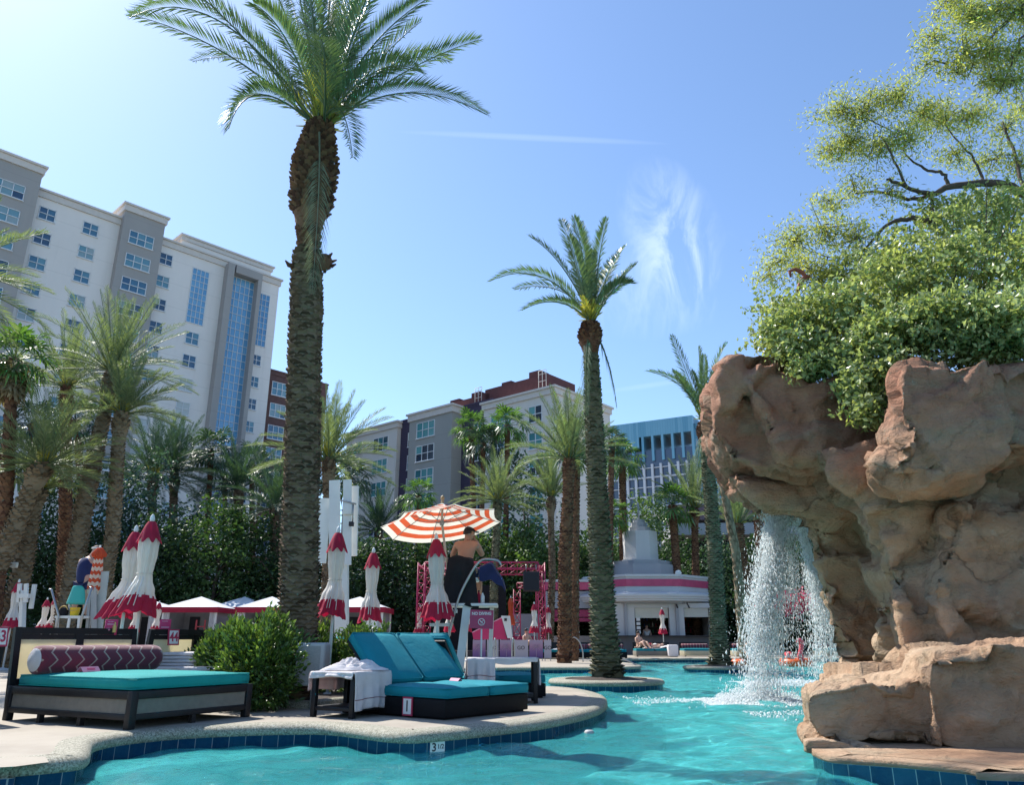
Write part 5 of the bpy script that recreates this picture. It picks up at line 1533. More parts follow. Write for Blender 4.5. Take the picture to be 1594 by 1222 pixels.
# ================================================ POOLSIDE FURNITURE
M_BLK = plain('black_painted_wood', (.010, .010, .012), .5, .3, 6, 40, .15, spec=.3)
M_BLKW = plain('black_wicker', (.006, .006, .008), .6, .3, 40, 120, .5, spec=.15)
M_PANEL = plain('woven_panel_taupe', (.17, .155, .13), .8, .12, 14, 160, .4)
M_CREAM = plain('cream_mesh_panel', (.78, .72, .55), .8, .06, 5, 150, .2, trans=.6)
M_TEAL = plain('teal_cushion', (.006, .20, .25), .8, .10, 2.5, 220, .35, spec=.25)
M_TEALG = plain('sea_green_cushion', (.008, .26, .25), .8, .10, 2.5, 220, .35, spec=.25)
M_WCLO = plain('white_towel', (.80, .76, .77), .9, .06, 8, 260, .8, trans=.25)
M_BACKLIT = plain('backlit_towel', (.62, .50, .50), .9, .06, 8, 260, .8, trans=.35)  # pink of light shining through the cloth is put into the colour
M_UW = plain('umbrella_canvas_white', (.80, .76, .70), .8, .06, 3, 200, .15, trans=.35)
M_UR = plain('umbrella_canvas_crimson', (.42, .012, .05), .75, .15, 3, 200, .15, trans=.3)
M_UO = plain('umbrella_canvas_orange', (.62, .10, .035), .75, .1, 3, 200, .15, trans=.4)
M_UW2 = plain('umbrella_canvas_cream', (.72, .68, .58), .75, .05, 3, 200, .15, trans=.45)
M_WP = plain('white_gloss_paint', (.68, .69, .67), .4, .06, 3)
M_GP = plain('grey_plastic', (.36, .37, .37), .6, .08, 3)
M_ST = plain('brushed_steel', (.36, .36, .36), .38, .05, 3, metal=.9)
M_PINK = plain('pink_sign_border', (.42, .03, .08), .6, .05)
M_SIGNW = plain('sign_white', (.72, .70, .68), .6, .03)
M_INK = plain('sign_ink', (.02, .015, .02), .6, .05)
M_LPINK = plain('light_pink_card', (.68, .30, .42), .6, .05, trans=.2)
M_MAG = plain('magenta_paint', (.50, .02, .12), .5, .1)
M_STRIPE = plain('maroon_thread', (.16, .02, .04), .8, .05)

def zigzag():
    m, nt, N, L, out = base_mat('zigzag_bolster')
    p = NN(nt, 'ShaderNodeBsdfPrincipled'); p.inputs['Roughness'].default_value = .85; p.inputs['Sheen Weight'].default_value = .3
    tc = NN(nt, 'ShaderNodeTexCoord'); sp = NN(nt, 'ShaderNodeSeparateXYZ'); L.new(tc.outputs['Object'], sp.inputs[0])
    ang = mth(nt, 'ARCTAN2', sp.outputs[2], sp.outputs[1])
    tri = mth(nt, 'PINGPONG', mth(nt, 'ADD', mth(nt, 'MULTIPLY', ang, 12 / (2 * math.pi) * .5), 20), .5)
    t = mth(nt, 'FRACT', mth(nt, 'ADD', mth(nt, 'MULTIPLY', sp.outputs[0], 6.6), mth(nt, 'MULTIPLY', tri, .85)))
    ln = mth(nt, 'LESS_THAN', t, .13)
    ln2 = mth(nt, 'MULTIPLY', mth(nt, 'GREATER_THAN', t, .5), mth(nt, 'LESS_THAN', t, .56))
    c = mixc(nt, mth(nt, 'MULTIPLY', ln2, .5), (.13, .009, .028), (.07, .008, .03))
    c = mixc(nt, ln, c, (.34, .23, .20))
    L.new(c, p.inputs['Base Color']); L.new(bump(nt, tex_noise(nt, 200, 2), .3, .005), p.inputs['Normal'])
    L.new(p.outputs[0], out.inputs[0]); return m
M_ZIG = zigzag()

def cushion(mb, c, d, m=0, rz=0.0, rot=None, bev=.045, puff=.012, seed=0):
    """soft box: bevelled, crowned top, gently uneven"""
    bm = bmesh.new(); bmesh.ops.create_cube(bm, size=1)
    for v in bm.verts: v.co = Vector((v.co.x * d[0], v.co.y * d[1], v.co.z * d[2]))
    bmesh.ops.subdivide_edges(bm, edges=list(bm.edges), cuts=7, use_grid_fill=True)
    hx, hy, hz = d[0] / 2, d[1] / 2, d[2] / 2; b = min(bev, hz * .95)
    for v in bm.verts:
        q = v.co.copy()
        inner = Vector((max(-hx + b, min(hx - b, q.x)), max(-hy + b, min(hy - b, q.y)), max(-hz + b, min(hz - b, q.z))))
        e = q - inner
        if e.length > 1e-6: q = inner + e.normalized() * min(b, e.length)
        k = (1 - (q.x / hx) ** 2) * (1 - (q.y / hy) ** 2)
        q.z += (puff * k + .006 * noise.noise(Vector((q.x * 5 + seed, q.y * 5, seed)))) * (1 if q.z > 0 else .3)
        v.co = q
    bm.verts.index_update()
    M = Matrix.Translation(c) @ (rot.to_4x4() if rot is not None else Matrix.Rotation(rz, 4, 'Z'))
    mb.add([M @ v.co for v in bm.verts], [[v.index for v in f.verts] for f in bm.faces], m, True)
    if d[2] > .1:                                   # piping round the top and bottom seams
        for z in (hz - b * .30, -hz + b * .30):
            k = .012; rr = b * .75; loop = []
            for cx, cy, a0 in ((hx - rr, hy - rr, 0), (-hx + rr, hy - rr, 90), (-hx + rr, -hy + rr, 180), (hx - rr, -hy + rr, 270)):
                loop += [M @ Vector((cx + math.cos(R(a0 + q)) * (rr - k), cy + math.sin(R(a0 + q)) * (rr - k), z)) for q in (0, 30, 60, 90)]
            mb.tube(loop + [loop[0]], .0065, 5, m, caps=False)
    bm.free()

def number_card(parent, loc, rot, txt, w=.16, h=.2, name='number_card', ink=None, top=True):
    mb = MB(); mb.box((0, 0, 0), (w, .012, h), 0); mb.box((0, -.004, 0), (w * .78, .010, h * .82), 1)
    o = mb.build(name, [M_PINK, M_SIGNW], parent); o.location = loc; o.rotation_euler = rot
    text_mesh('numeral', txt, h * .8, ink or M_INK, o, (0, -.0105, -.002), (math.pi / 2, 0, 0), .0015, .004, sx=.8)
    return o

def daybed(loc, rz, label, group, sign=None, sx=.78):
    t = thing('daybed', loc, label, 'daybed', group, rz)
    W, Lh = 1.5, 2.0
    mb = MB()
    for x in (0.03, W - .03): mb.box((x, Lh / 2, .30), (.062, Lh, .075), bev=.006); mb.box((x, Lh / 2, .105), (.058, Lh, .055), bev=.006)
    for y in (0.03, Lh - .03): mb.box((W / 2, y, .301), (W - .13, .06, .073), bev=.006); mb.box((W / 2, y, .1055), (W - .13, .056, .054), bev=.006)
    mb.box((W / 2, Lh / 2, .285), (W - .13, Lh - .13, .02))
    mb.build('frame', M_BLK, t)
    for i, (x, y) in enumerate(((.034, .034), (W - .034, .034), (.034, Lh - .034), (W - .034, Lh - .034))):
        mb = MB(); mb.box((x, y, .17), (.075, .075, .34), bev=.006); mb.build('leg', M_BLK, t)
    for x, y in ((.03, .75), (.03, 1.4), (W - .03, 1.0), (W * .5, .03)):
        mb = MB(); mb.box((x, y, .04), (.05, .05, .08)); mb.build('leg', M_BLK, t)
    for a, b_ in (((.025, Lh / 2, .198), (.012, Lh - .16, .13)), ((W - .025, Lh / 2, .198), (.012, Lh - .16, .13)), ((W / 2, .025, .198), (W - .16, .012, .13)), ((W / 2, Lh - .025, .198), (W - .16, .012, .13))):
        mb = MB(); mb.box(a, b_); mb.build('side_panel', M_PANEL, t)
    mb = MB(); cushion(mb, (W / 2, Lh / 2 - .05, .40), (W - .02, Lh - .14, .125), bev=.05, puff=.02)
    mb.build('cushion', M_TEALG, t)
    # headboard leaning back
    hb = MB(); tilt = Matrix.Rotation(R(-7), 3, 'X'); o_ = Vector((0, Lh + .01, .34))
    def hp_(x, z): return o_ + tilt @ Vector((x, 0, z))
    for x in (.035, W - .035): hb.beam(hp_(x, -.22), hp_(x, .60), .07, .05, up=(0, 1, 0))
    hb.beam(hp_(.07, .565), hp_(W - .07, .565), .048, .07); hb.beam(hp_(.07, .03), hp_(W - .07, .03), .046, .07)
    hb.beam(hp_(W * .5, .065), hp_(W * .5, .53), .10, .046, up=(0, 1, 0)); hb.beam(hp_(.07, .50), hp_(W - .07, .50), .030, .055)
    h = hb.build('headboard', M_BLK, t)
    for x0, x1 in ((.07, W * .5 - .05), (W * .5 + .05, W - .07)):
        p_ = MB(); p_.beam(hp_(x0, .27), hp_(x1, .27), .012, .40); p_.build('headboard_panel', M_CREAM, h)
    if sign:
        number_card(h, hp_(W * sx, .50) + Vector((0, .06, 0)), (R(-7), 0, math.pi), sign, .17, .2, ink=M_PINK)
    return t
U_ = Vector((-.882, .471, 0)); V_ = Vector((.471, .882, 0)); RZ = math.atan2(V_.y, V_.x)
C0 = Vector((-3.58, 7.80, 0))
daybed(C0, RZ, 'nearest teal cushioned daybed with cream headboard, under the zigzag bolster', 'teal daybeds on the deck')
daybed(C0 + U_ * 4.16 + V_ * 3.2, RZ + math.pi, 'daybed seen from behind, number 44 on its headboard', 'teal daybeds on the deck', '44')
daybed(C0 + U_ * 3.98 + V_ * (-.17), RZ + math.pi, 'daybed at the left edge, number 43 on its headboard back', 'teal daybeds on the deck', '43', .07)
# bolster
bl0 = C0 + U_ * 1.66 + V_ * .02 + Vector((0, 0, .60))
t = thing('bolster', bl0, 'long maroon zigzag patterned bolster on the nearest daybed', 'bolster', None, RZ)
mb = MB(); pr_ = [(.115, .0), (.142, .02), (.148, .07), (.146, .5), (.15, .8), (.146, 1.2), (.146, 1.42), (.135, 1.48), (.11, 1.5)]
vs = MB(); vs.lathe(pr_, n=28)
mb.add([(z, x, y) for x, y, z in vs.v], vs.f, 0, True); mb.build('cover', M_ZIG, t)
for z in (0, 1.5):
    mb = MB(); vs = MB(); vs.lathe([(.118, z), (.10, z + (.014 if z else -.014)), (0.001, z + (.02 if z else -.02))], n=24)
    mb.add([(zz, x, y) for x, y, zz in vs.v], vs.f, 0, True); mb.build('end_cap', M_WCLO, t)
# pink tent cards
def tent(loc, rz, label, w=.2, h=.05, mat=None):
    mb = MB(); a = h * 1.1
    mb.box((0, -a * .5, h * .5), (w, .003, h * 1.35), rot=Matrix.Rotation(R(-42), 3, 'X')); mb.box((0, a * .5, h * .5), (w, .003, h * 1.35), rot=Matrix.Rotation(R(42), 3, 'X'))
    for k in range(3): mb.box((0, -a * .62, h * (.35 + .17 * k)), (w * (.5 - .1 * (k % 2)), .004, .004), 1, rot=Matrix.Rotation(R(-42), 3, 'X'))
    o = mb.build('tent_card', [mat or M_LPINK, M_MAG], None, loc, rz); tag(o, label, 'card'); return o
tent(C0 + U_ * 1.32 + V_ * .42 + Vector((0, 0, .478)), RZ + .2, 'pink folded card lying on the nearest daybed', .24)

# menu holders clipped on headboards
def menu(loc, rz, label, style):
    t = thing('menu_holder', loc, label, 'menu sign', None, rz)
    mb = MB(); mb.box((0, 0, .09), (.14, .02, .18), bev=.003); mb.build('board', M_MAG, t)
    if style == 0:
        mb = MB(); mb.lathe([(.022, 0), (.022, .07), (.008, .09), (.008, .12)], (.035, -.018, .03), 10); mb.build('bottle_picture', plain('bottle_yellow', (.6, .45, .12), .5), t)
        mb = MB(); mb.lathe([(.014, 0), (.028, .03), (.02, .05)], (-.035, -.016, .03), 10); mb.build('glass_picture', M_LPINK, t)
    mb = MB(); mb.box((0, -.0105, .125 if style == 0 else .08), (.1, .004, .018)); mb.box((-.01, -.0105, .155), (.07, .004, .01)); mb.build('printed_line', M_LPINK, t)
def at_z(px, py, D_): return P(px, py, D_)
q = C0 + U_ * 2.08 + V_ * 1.15; menu((q.x, q.y, .86), RZ + math.pi * 1.5 + 1.2, 'pink drinks menu with a bottle picture on the nearest headboard', 0)
q = C0 + U_ * 2.12 + V_ * 1.95; menu((q.x, q.y, .88), RZ + math.pi * 1.5 + 1.2, 'plain pink menu on the headboard left of number 44', 1)

def side_table(loc, rz, label, w=.6, d=.6, h=.46, group='black side tables'):
    t = thing('side_table', loc, label, 'side table', group, rz)
    mb = MB(); mb.box((w / 2, d / 2, h - .02), (w, d, .035), bev=.004); mb.build('table_top', M_BLK, t)
    for x in (.03, w - .03):
        for y in (.03, d - .03):
            mb = MB(); mb.box((x, y, (h - .04) / 2), (.055, .055, h - .042), bev=.004); mb.build('leg', M_BLK, t)
    mb = MB(); mb.box((w / 2, d / 2, .09), (w - .03, d - .03, .04), bev=.004); mb.build('shelf', M_BLK, t)
    return t
def drape(name, mat, t_loc, rz, w, d, h, drops, label, cat, stripe=True, seed=1, thick=.008):
    """cloth over a table: top sheet plus hanging sides. drops: {side: (start, end, z_bottom)} side in +x,-x,+y,-y"""
    mb = MB(); e = .012
    def wob(a, b, s): return .006 * noise.noise(Vector((a * 6 + s, b * 6, seed)))
    mb.grid(lambda u, v: (-e + (w + 2 * e) * u, -e + (d + 2 * e) * v, h + .006 + abs(wob(u, v, 0))), 16, 16)
    for side, (s0, s1, zb) in drops.items():
        L_ = h + .004 - zb
        def f(u, v, side=side, s0=s0, s1=s1, L_=L_, zb=zb):
            a = s0 + (s1 - s0) * u
            fold = (.018 * math.sin(u * 13 + seed) + .012 * math.sin(u * 29 + 2 * seed)) * v ** .8
            out_ = e + .012 * math.sin(min(1, v * 6) * math.pi / 2) + fold + .035 * v * noise.noise(Vector((u * 3, v * 2, seed)))
            z = h + .006 - L_ * v - .012 * math.sin(u * 7 + seed) * v
            if v == 0: out_, z = e, h + .006
            if side == '+x': return (w + out_, a, z)
            if side == '-x': return (-out_, a, z)
            if side == '-y': return (a, -out_, z)
            return (a, d + out_, z)
        mb.grid(f, 26, 22)
        if stripe and L_ > .13:
            def g(u, v, f=f, L_=L_):
                vv = 1 - (.105 + .007 * v) / L_; p = f(u, vv); k = {'+x': (1, 0), '-x': (-1, 0), '-y': (0, -1), '+y': (0, 1)}[side]
                return (p[0] + k[0] * .003, p[1] + k[1] * .003, p[2])
            mb.grid(g, 26, 1, 1)
    o = mb.build(name, [mat, M_STRIPE], None, t_loc, rz)
    md = o.modifiers.new('t', 'SOLIDIFY'); md.thickness = thick; md.offset = 0
    tag(o, label, cat); return o
# towel table beside the lounger
TA = Vector((-2.22, 9.12, 0)); ta_rz = math.atan2(-.48, .88)
side_table(TA, ta_rz, 'black side table under the striped white towel by lounger 1')
drape('towel', M_WCLO, TA, ta_rz, .6, .6, .462, {'+x': (-.02, .62, .085), '-y': (0.0, .6, .41)}, 'white towel with a thin maroon line hanging over the towel table', 'towel', seed=1)
drape('towel', M_BACKLIT, TA + Vector((0, 0, -.004)), ta_rz, .3, .6, .462, {'-x': (-.02, .6, .27)}, 'towel, pink backlight put into its colour, hanging off the far side of the towel table', 'towel', seed=3)
def heap(name, loc, rz, sx, sy, sz, label, seed, mat=M_WCLO, cat='towel'):
    mb = MB()
    def f(u, v):
        a = u * 2 * math.pi; r_ = v
        n_ = noise.fractal(Vector((math.cos(a) * r_ * 2.2 + seed, math.sin(a) * r_ * 2.2, seed)), .8, 2.2, 5)
        rid = abs(noise.noise(Vector((math.cos(a) * r_ * 3.3, math.sin(a) * r_ * 3.3 + seed, 4)))) * 1.1
        rr = r_ * (1 + .14 * math.sin(a * 3 + seed) + .08 * math.sin(a * 7))
        z = (1 - r_ ** 2.4) * (.62 + .38 * n_ - rid * .55)
        return (math.cos(a) * rr * sx, math.sin(a) * rr * sy, max(0.0, z) * sz + .004)
    mb.grid(f, 84, 34)
    o = mb.build(name, mat, None, loc, rz); tag(o, label, cat); return o
tp_ = TA + Matrix.Rotation(ta_rz, 3, 'Z') @ Vector((.3, .33, 0))
heap('towel', Vector((tp_.x, tp_.y, .478)), .1, .36, .22, .15, 'crumpled white towels heaped on the towel table', 2.3)
# folded towels on a second draped table behind the near daybed
TB = Vector(P(232, 1030, 10.35)); TB.z = 0
side_table(TB, -.15, 'small side table under a white cloth behind the nearest daybed', .85, .5, .47)
drape('table_cloth', M_WCLO, TB, -.15, .85, .5, .472, {'-y': (0, .85, .38), '+x': (0, .5, .33)}, 'white cloth on the small table behind the nearest daybed', 'cloth', stripe=False, seed=5)
for k, (dx, w_) in enumerate(((.0, .55), (.02, .52), (-.02, .5), (.03, .46))):
    mb = MB(); c = TB + Vector((.30 + dx, .24, .484 + .042 * k))
    cushion(mb, (0, 0, .02), (w_, .34, .041), rz=0, bev=.02, puff=.007, seed=k * 3.1)
    o = mb.build('folded_towel', M_WCLO, None, c, -.15 + .06 * k)
    tag(o, ['bottom folded white towel of the stack beside the bolster', 'second folded towel from the bottom beside the bolster', 'third folded towel from the bottom beside the bolster', 'top folded white towel of the stack beside the bolster'][k], 'towel', 'folded towels in a stack')

def double_lounger(loc, rz, label, card=None, group='double loungers with teal cushions', W=1.46, base=M_BLKW, n=2, flat=False):
    t = thing('double_lounger', loc, label, 'lounger', group, rz)
    mb = MB(); mb.box((W / 2, .80, .11), (W - .02, 1.58, .18), bev=.01); mb.box((W / 2, .8, .012), (W - .1, 1.5, .02)); mb.build('base', base, t)
    for i in range(n):
        hw = W / n; x = hw * (i + .5)
        mb = MB(); cushion(mb, (x, .53, .262), (hw - .012, 1.1, .12), bev=.05, puff=.018, seed=i * 4 + 1); mb.build('seat_cushion', M_TEAL, t)
        if flat: continue
        mb = MB(); al = R(43); L_ = .78; rot = Matrix.Rotation(al, 3, 'X')
        c = Vector((x, 1.06, .31)) + Vector((0, math.cos(al), math.sin(al))) * L_ / 2 + Vector((0, -math.sin(al), math.cos(al))) * .03
        cushion(mb, c, (hw - .02, L_, .11), rot=rot, bev=.05, puff=.018, seed=i * 7 + 2); mb.build('back_cushion', M_TEAL, t)
        mb = MB(); cb = c - Vector((0, -math.sin(al), math.cos(al))) * .072
        mb.box(cb, (hw - .05, L_ - .04, .03), rot=rot)
        for k in range(5):
            mb.box(cb - Vector((0, -math.sin(al), math.cos(al))) * .02 + Vector((0, math.cos(al), math.sin(al))) * (k - 2) * .15, (hw - .06, .03, .02), rot=rot)
        mb.beam((x - .2, 1.50, .20), (x - .2, 1.44, .62), .03, .03); mb.beam((x + .2, 1.50, .20), (x + .2, 1.44, .62), .03, .03)
        mb.build('back_frame', M_BLK, t)
    if card: number_card(t, (-.004, .55, .115), (0, 0, -math.pi / 2), card, .15, .19)
    return t
LU = Vector((-.785, .62, 0)); LV = Vector((.62, .785, 0)); LR = math.atan2(LV.y, LV.x)
L0 = Vector((-.70, 8.68, 0))
double_lounger(L0, LR, 'nearest teal double lounger with a number 1 card on its base', '1')
tent(L0 + LU * .72 + LV * .95 + Vector((0, 0, .335)), LR + 1.3, 'pink folded card lying on the seat of lounger 1', .2, .03)
double_lounger(Vector((-.28, 12.1, 0)), math.atan2(.35, -.94), 'teal double lounger seen edge-on from behind lounger 1, black slatted back')
double_lounger(Vector((-.2, 11.85, 0)), math.atan2(.2, .98), 'single teal lounger whose foot end shows under the clothed table', W=.72, n=1, group=None, flat=True)
double_lounger(Vector((-.9, 14.0, 0)), math.atan2(.75, -.66) , 'farther teal lounger whose backrest tops show above lounger 1')
# rear table with its cloth
TC = Vector(P(729, 1024, 10.9)); TC.z = 0
side_table(TC, .04, 'black table under a long white cloth behind lounger 1', .93, .55, .56)
drape('table_cloth', M_WCLO, TC, .04, .93, .55, .562, {'-y': (-.01, .36, .24), '-x': (0, .55, .26), '+x': (0, .55, .24)}, 'white cloth with a maroon line over the table behind lounger 1', 'cloth', seed=8)
mb = MB(); mb.grid(lambda u, v: (.36 + .57 * u, -.016, .565 - (.06 + .02 * math.sin(u * 5)) * v), 14, 4)
o = mb.build('table_cloth', M_WCLO, None, TC, .04); tag(o, 'short front fold of white cloth on the table behind lounger 1', 'cloth')
menu(Vector(P(691, 1010, 11.2)) - Vector((0, 0, .1)), .1, 'pink card hanging on the back of the rear lounger', 1)

# grey cabinet speaker on a stub post
q = P(486, 1040, 10.1)
t = thing('speaker_cabinet', (q.x, q.y, .05), 'pale grey box speaker on a stub post left of the towel table', 'speaker')
mb = MB(); mb.box((0, 0, .47), (.36, .3, .50), bev=.03, seg=3); mb.build('cabinet', M_GP, t)
mb = MB(); mb.box((-.02, -.152, .47), (.29, .008, .42)); mb.build('grille', plain('grille_grey', (.26, .27, .27), .7, .1, 60), t)
mb = MB(); mb.box((-.13, -.158, .44), (.03, .006, .03)); mb.build('badge', M_INK, t)
mb = MB(); mb.tube([(.05, 0, -.05), (.05, 0, .24)], .05, 10); mb.build('post', M_GP, t)

# ---------------------------------------------- closed umbrellas
def closed_umbrella(loc, label, skew=(0.0, 0.0), flare=.30, seed=1, H=2.5, group='closed crimson and white umbrellas', tilt=(0, 0), rz=0.0, small=False, base=True, cols=None):
    t = thing('closed_umbrella', loc, label, 'umbrella', group, rz)
    t.rotation_euler = (tilt[0], tilt[1], rz)
    cols = cols or (M_UW, M_UR)
    rg = random.Random(seed); ph = rg.uniform(0, 6)
    mb = MB(); mb.tube([(0, 0, 0.02), (0, 0, H - .1)], .024, 12); mb.build('pole', M_WP, t)
    mb = MB(); mb.lathe([(.001, H), (.022, H - .02), (.035, H - .07), (.026, H - .11), (.018, H - .125), (.03, H - .14)], n=12); mb.build('finial', M_WP, t)
    if base:
        mb = MB(); mb.lathe([(.001, .07), (.05, .07), (.06, .05), (.26, .035), (.28, 0)], n=20); mb.build('base', M_GP, t)
    zt, zb = H - .14, H - 1.36
    prof = [(0, .035), (.08, .085), (.2, .12), (.35, .115), (.48, .095), (.56, .085), (.62, .10), (.75, .155), (.88, flare * .72), (1.0, flare * .86)]
    def rad(s):
        for (a, ra), (b, rb) in zip(prof, prof[1:]):
            if s <= b:
                k = (s - a) / (b - a); k = k * k * (3 - 2 * k); return ra + (rb - ra) * k
        return prof[-1][1]
    NA, NZ = (72, 40) if not small else (32, 18)
    amp_o = [rg.uniform(.7, 1.3) for _ in range(8)]
    def pt(u, s, off=0.0, zlo=None):
        a = u * 2 * math.pi
        r_ = rad(s) + off
        pl_ = math.cos(8 * a + ph + 1.3 * s) ; am = .13 if s < .6 else .13 + .02 * (s - .6)
        am *= amp_o[int((u * 8) % 8)] * .5 + .5
        r_ *= 1 + am * pl_ + .05 * math.sin(19 * a + 5 * s)
        k = max(0, s - .55) / .45
        hem = -.022 * math.cos(8 * a + ph + 1.3) * k ** 3 - .035 * math.sin(2 * a + ph) * k ** 3
        return Vector((math.cos(a) * r_ + skew[0] * k ** 1.5, math.sin(a) * r_ + skew[1] * k ** 1.5, zt + (zb - zt) * s + hem))
    vs = [pt(i / NA, j / NZ) for j in range(NZ + 1) for i in range(NA)]
    mb = MB(); fs, ms = [], []
    for j in range(NZ):
        for i in range(NA):
            u = (i + .5) / NA; s = (j + .5) / NZ
            fs.append((j * NA + i, j * NA + (i + 1) % NA, (j + 1) * NA + (i + 1) % NA, (j + 1) * NA + i))
            ms.append(1 if s > .80 + .014 * math.cos(8 * u * 2 * math.pi + ph + 1.2) else 0)
    mb.v = [tuple(v) for v in vs]; mb.f = fs; mb.m = ms; mb.sm = [True] * len(fs)
    c = mb.build('canopy', [cols[0], cols[1]], t)
    mb = MB()
    vs = []
    K = 6
    for j in range(K + 1):
        for i in range(NA):
            s = j / K; a = i / NA * 2 * math.pi
            r_ = .05 + .105 * s ** .8; r_ *= 1 + .13 * math.cos(8 * a + ph) * s
            vs.append(Vector((math.cos(a) * r_, math.sin(a) * r_, zt + .03 - (.27 + .035 * math.cos(8 * a + ph)) * s)))
    mb.v = [tuple(v) for v in vs]
    mb.f = [(j * NA + i, j * NA + (i + 1) % NA, (j + 1) * NA + (i + 1) % NA, (j + 1) * NA + i) for j in range(K) for i in range(NA)]
    mb.m = [0] * len(mb.f); mb.sm = [True] * len(mb.f)
    mb.build('cap', cols[1], t)
    if not small:
        mb = MB(); mb.tube([Vector((math.cos(a) * .105, math.sin(a) * .105, zt + (zb - zt) * .56)) for a in [i * math.pi / 8 for i in range(17)]], .006, 5, caps=False); mb.build('tie_cord', cols[0], t)
        for k in range(3):
            a = ph / 8 + rg.uniform(-.4, .4) - math.pi / 2; p0 = pt((a / (2 * math.pi)) % 1, .6, .03); p1 = pt((a / (2 * math.pi)) % 1, .93, .03)
            mb = MB(); mb.tube([p0, p1], .006, 5); mb.build('rib_tip', M_WP, t)
    return t
def up(px, D_, z=0):
    q = P(px, 1000, D_); q.z = z; return q
closed_umbrella(up(210, 10.9), 'tall closed umbrella in front of its leaning twin, behind the nearest daybed', (-.09, 0), .30, 1)
closed_umbrella(up(186, 12.0), 'closed umbrella just behind its taller twin near the left lifeguard stand', (-.14, 0), .27, 2)
closed_umbrella(up(515, 12.1), 'closed umbrella before the white slatted light tower', (-.06, 0), .26, 3)
closed_umbrella(up(574, 15.0), 'closed umbrella between the light tower and the striped umbrella', (0, 0), .245, 4)
closed_umbrella(up(685, 12.9), 'closed umbrella in front of the open striped umbrella', (-.01, 0), .28, 5, tilt=(0, R(-2.6)))
for px, D_, s, lab in [(12, 23, 6, 'closed umbrella at the far left edge'), (62, 33, 7, 'small closed umbrella right of the leftmost one'),
                       (76, 31, 8, 'small closed umbrella left of the left lifeguard stand'), (142, 34, 9, 'small closed umbrella right of the left lifeguard stand'), (154, 36, 10, 'small closed umbrella just beyond that stand, partly hidden'),
                       (206, 35, 11, 'small closed umbrella under the twin umbrellas'), (240, 36, 12, 'small closed umbrella left of the first cabana'), (297, 46, 13, 'tiny closed umbrella inside the first cabana opening'),
                       (652, 40, 14, 'small closed umbrella at the left truss post'), (698, 33, 15, 'closed umbrella behind the lifeguard stand ladder'), (727, 33, 16, 'closed umbrella behind the no diving sign'),
                       (832, 37, 17, 'closed umbrella right of the stage, nearer one'), (854, 40.5, 18, 'closed umbrella right of the stage, farther one'), (1033, 43.5, 19, 'closed umbrella in front of the bar shutters')]:
    closed_umbrella(up(px, D_), lab, (random.Random(s).uniform(-.1, .05), 0), .27, s, small=True)
closed_umbrella(up(795, 39.5), 'closed orange-red umbrella beside the stage backdrop', (0, 0), .26, 20, small=True, H=2.9, cols=(M_UO, M_UO), group=None)

# ================================================ LIFEGUARD STANDS, CABANAS, STAGE, BAR
def L3(px, py, D_): return P(px, py, D_)
# main stand
SD = 13.4
sx = P(722, 1000, SD); sroot = Vector((sx.x, SD, 0))
t = thing('lifeguard_stand', sroot, 'tall white lifeguard stand with steel ladder rails under the striped umbrella', 'lifeguard stand', 'lifeguard stands')
def q_(px, py, dy=0.0): return P(px, py, SD + dy) - sroot
zp = q_(740, 943).z
mb = MB(); mb.box((.17, .0, zp), (.78, .72, .045), bev=.008); mb.build('platform', M_WP, t)
for a, b in ((q_(663, 1000, -.3), q_(693, 905, -.1)), (q_(662, 1000, .45), q_(694, 905, .3))):
    a.z = 0.0
    mb = MB(); mb.beam(a, b, .07, .05); mb.build('leg', M_WP, t)
for a, b, w in ((q_(712, 1005, -.35), q_(727, 944, -.30), .13), (q_(716, 1005, .4), q_(727, 944, .3), .09), (q_(762, 1005, .35), q_(766, 944, .3), .07)):
    a.z = 0.0
    mb = MB(); mb.beam(a, b, w, .05, up=(0, 1, 0)); mb.build('leg', M_WP, t)
for y, x0, x1 in ((973, 669, 704), (952, 676, 712), (998, 660, 700)):
    mb = MB(); mb.beam(q_(x0, y, -.3), q_(x1, y, -.3), .10, .05); mb.build('step', M_WP, t)
for dy in (-.36, .36):
    mb = MB(); mb.tube(catmull([q_(696, 1000, dy), q_(713, 935, dy), q_(733, 893, dy), q_(745, 876, dy), q_(755, 871, dy), q_(774, 873, dy), q_(780, 880, dy)], 6), .022, 10); mb.build('rail', M_ST, t)
seat_z = zp + .42
mb = MB(); mb.box((-.02, .05, seat_z), (.5, .5, .05), bev=.02); mb.box((-.05, -.2, seat_z + .15), (.36, .05, .3), bev=.02, rot=Matrix.Rotation(R(8), 3, 'X')); mb.tube([(-.02, .05, zp), (-.02, .05, seat_z)], .06, 10)
mb.build('chair', M_WP, t)
mb = MB(); mb.tube([q_(700, 990, .1), q_(696, 870, .1)], .02, 8); mb.build('umbrella_socket', M_ST, t)
M_BTW = plain('black_towel', (.008, .008, .011), .9, .3, 8, 180, .6)
mb = MB()
def bt(u, v):
    a = -.31 + .62 * u
    if v < .35: y, z = -.16 + (v / .35) * -.02, seat_z + .1 + .24 * (v / .35)
    else:
        k = (v - .35) / .65; y, z = -.24 - .10 * k - .02 * math.sin(u * 11) * k, seat_z + .34 - .80 * k + .03 * math.sin(u * 5)
    return (-.06 + a * (.62 + .55 * max(0, v - .25)), y + .02 * noise.noise(Vector((u * 5, v * 5, 1))), z + .03 * (1 - (2 * u - 1) ** 2))
mb.grid(bt, 22, 30)
o = mb.build('black_towel', M_BTW, None, sroot); tag(o, 'black towel draped over the lifeguard chair back', 'towel'); o.modifiers.new('s', 'SOLIDIFY').thickness = .012
mb = MB()
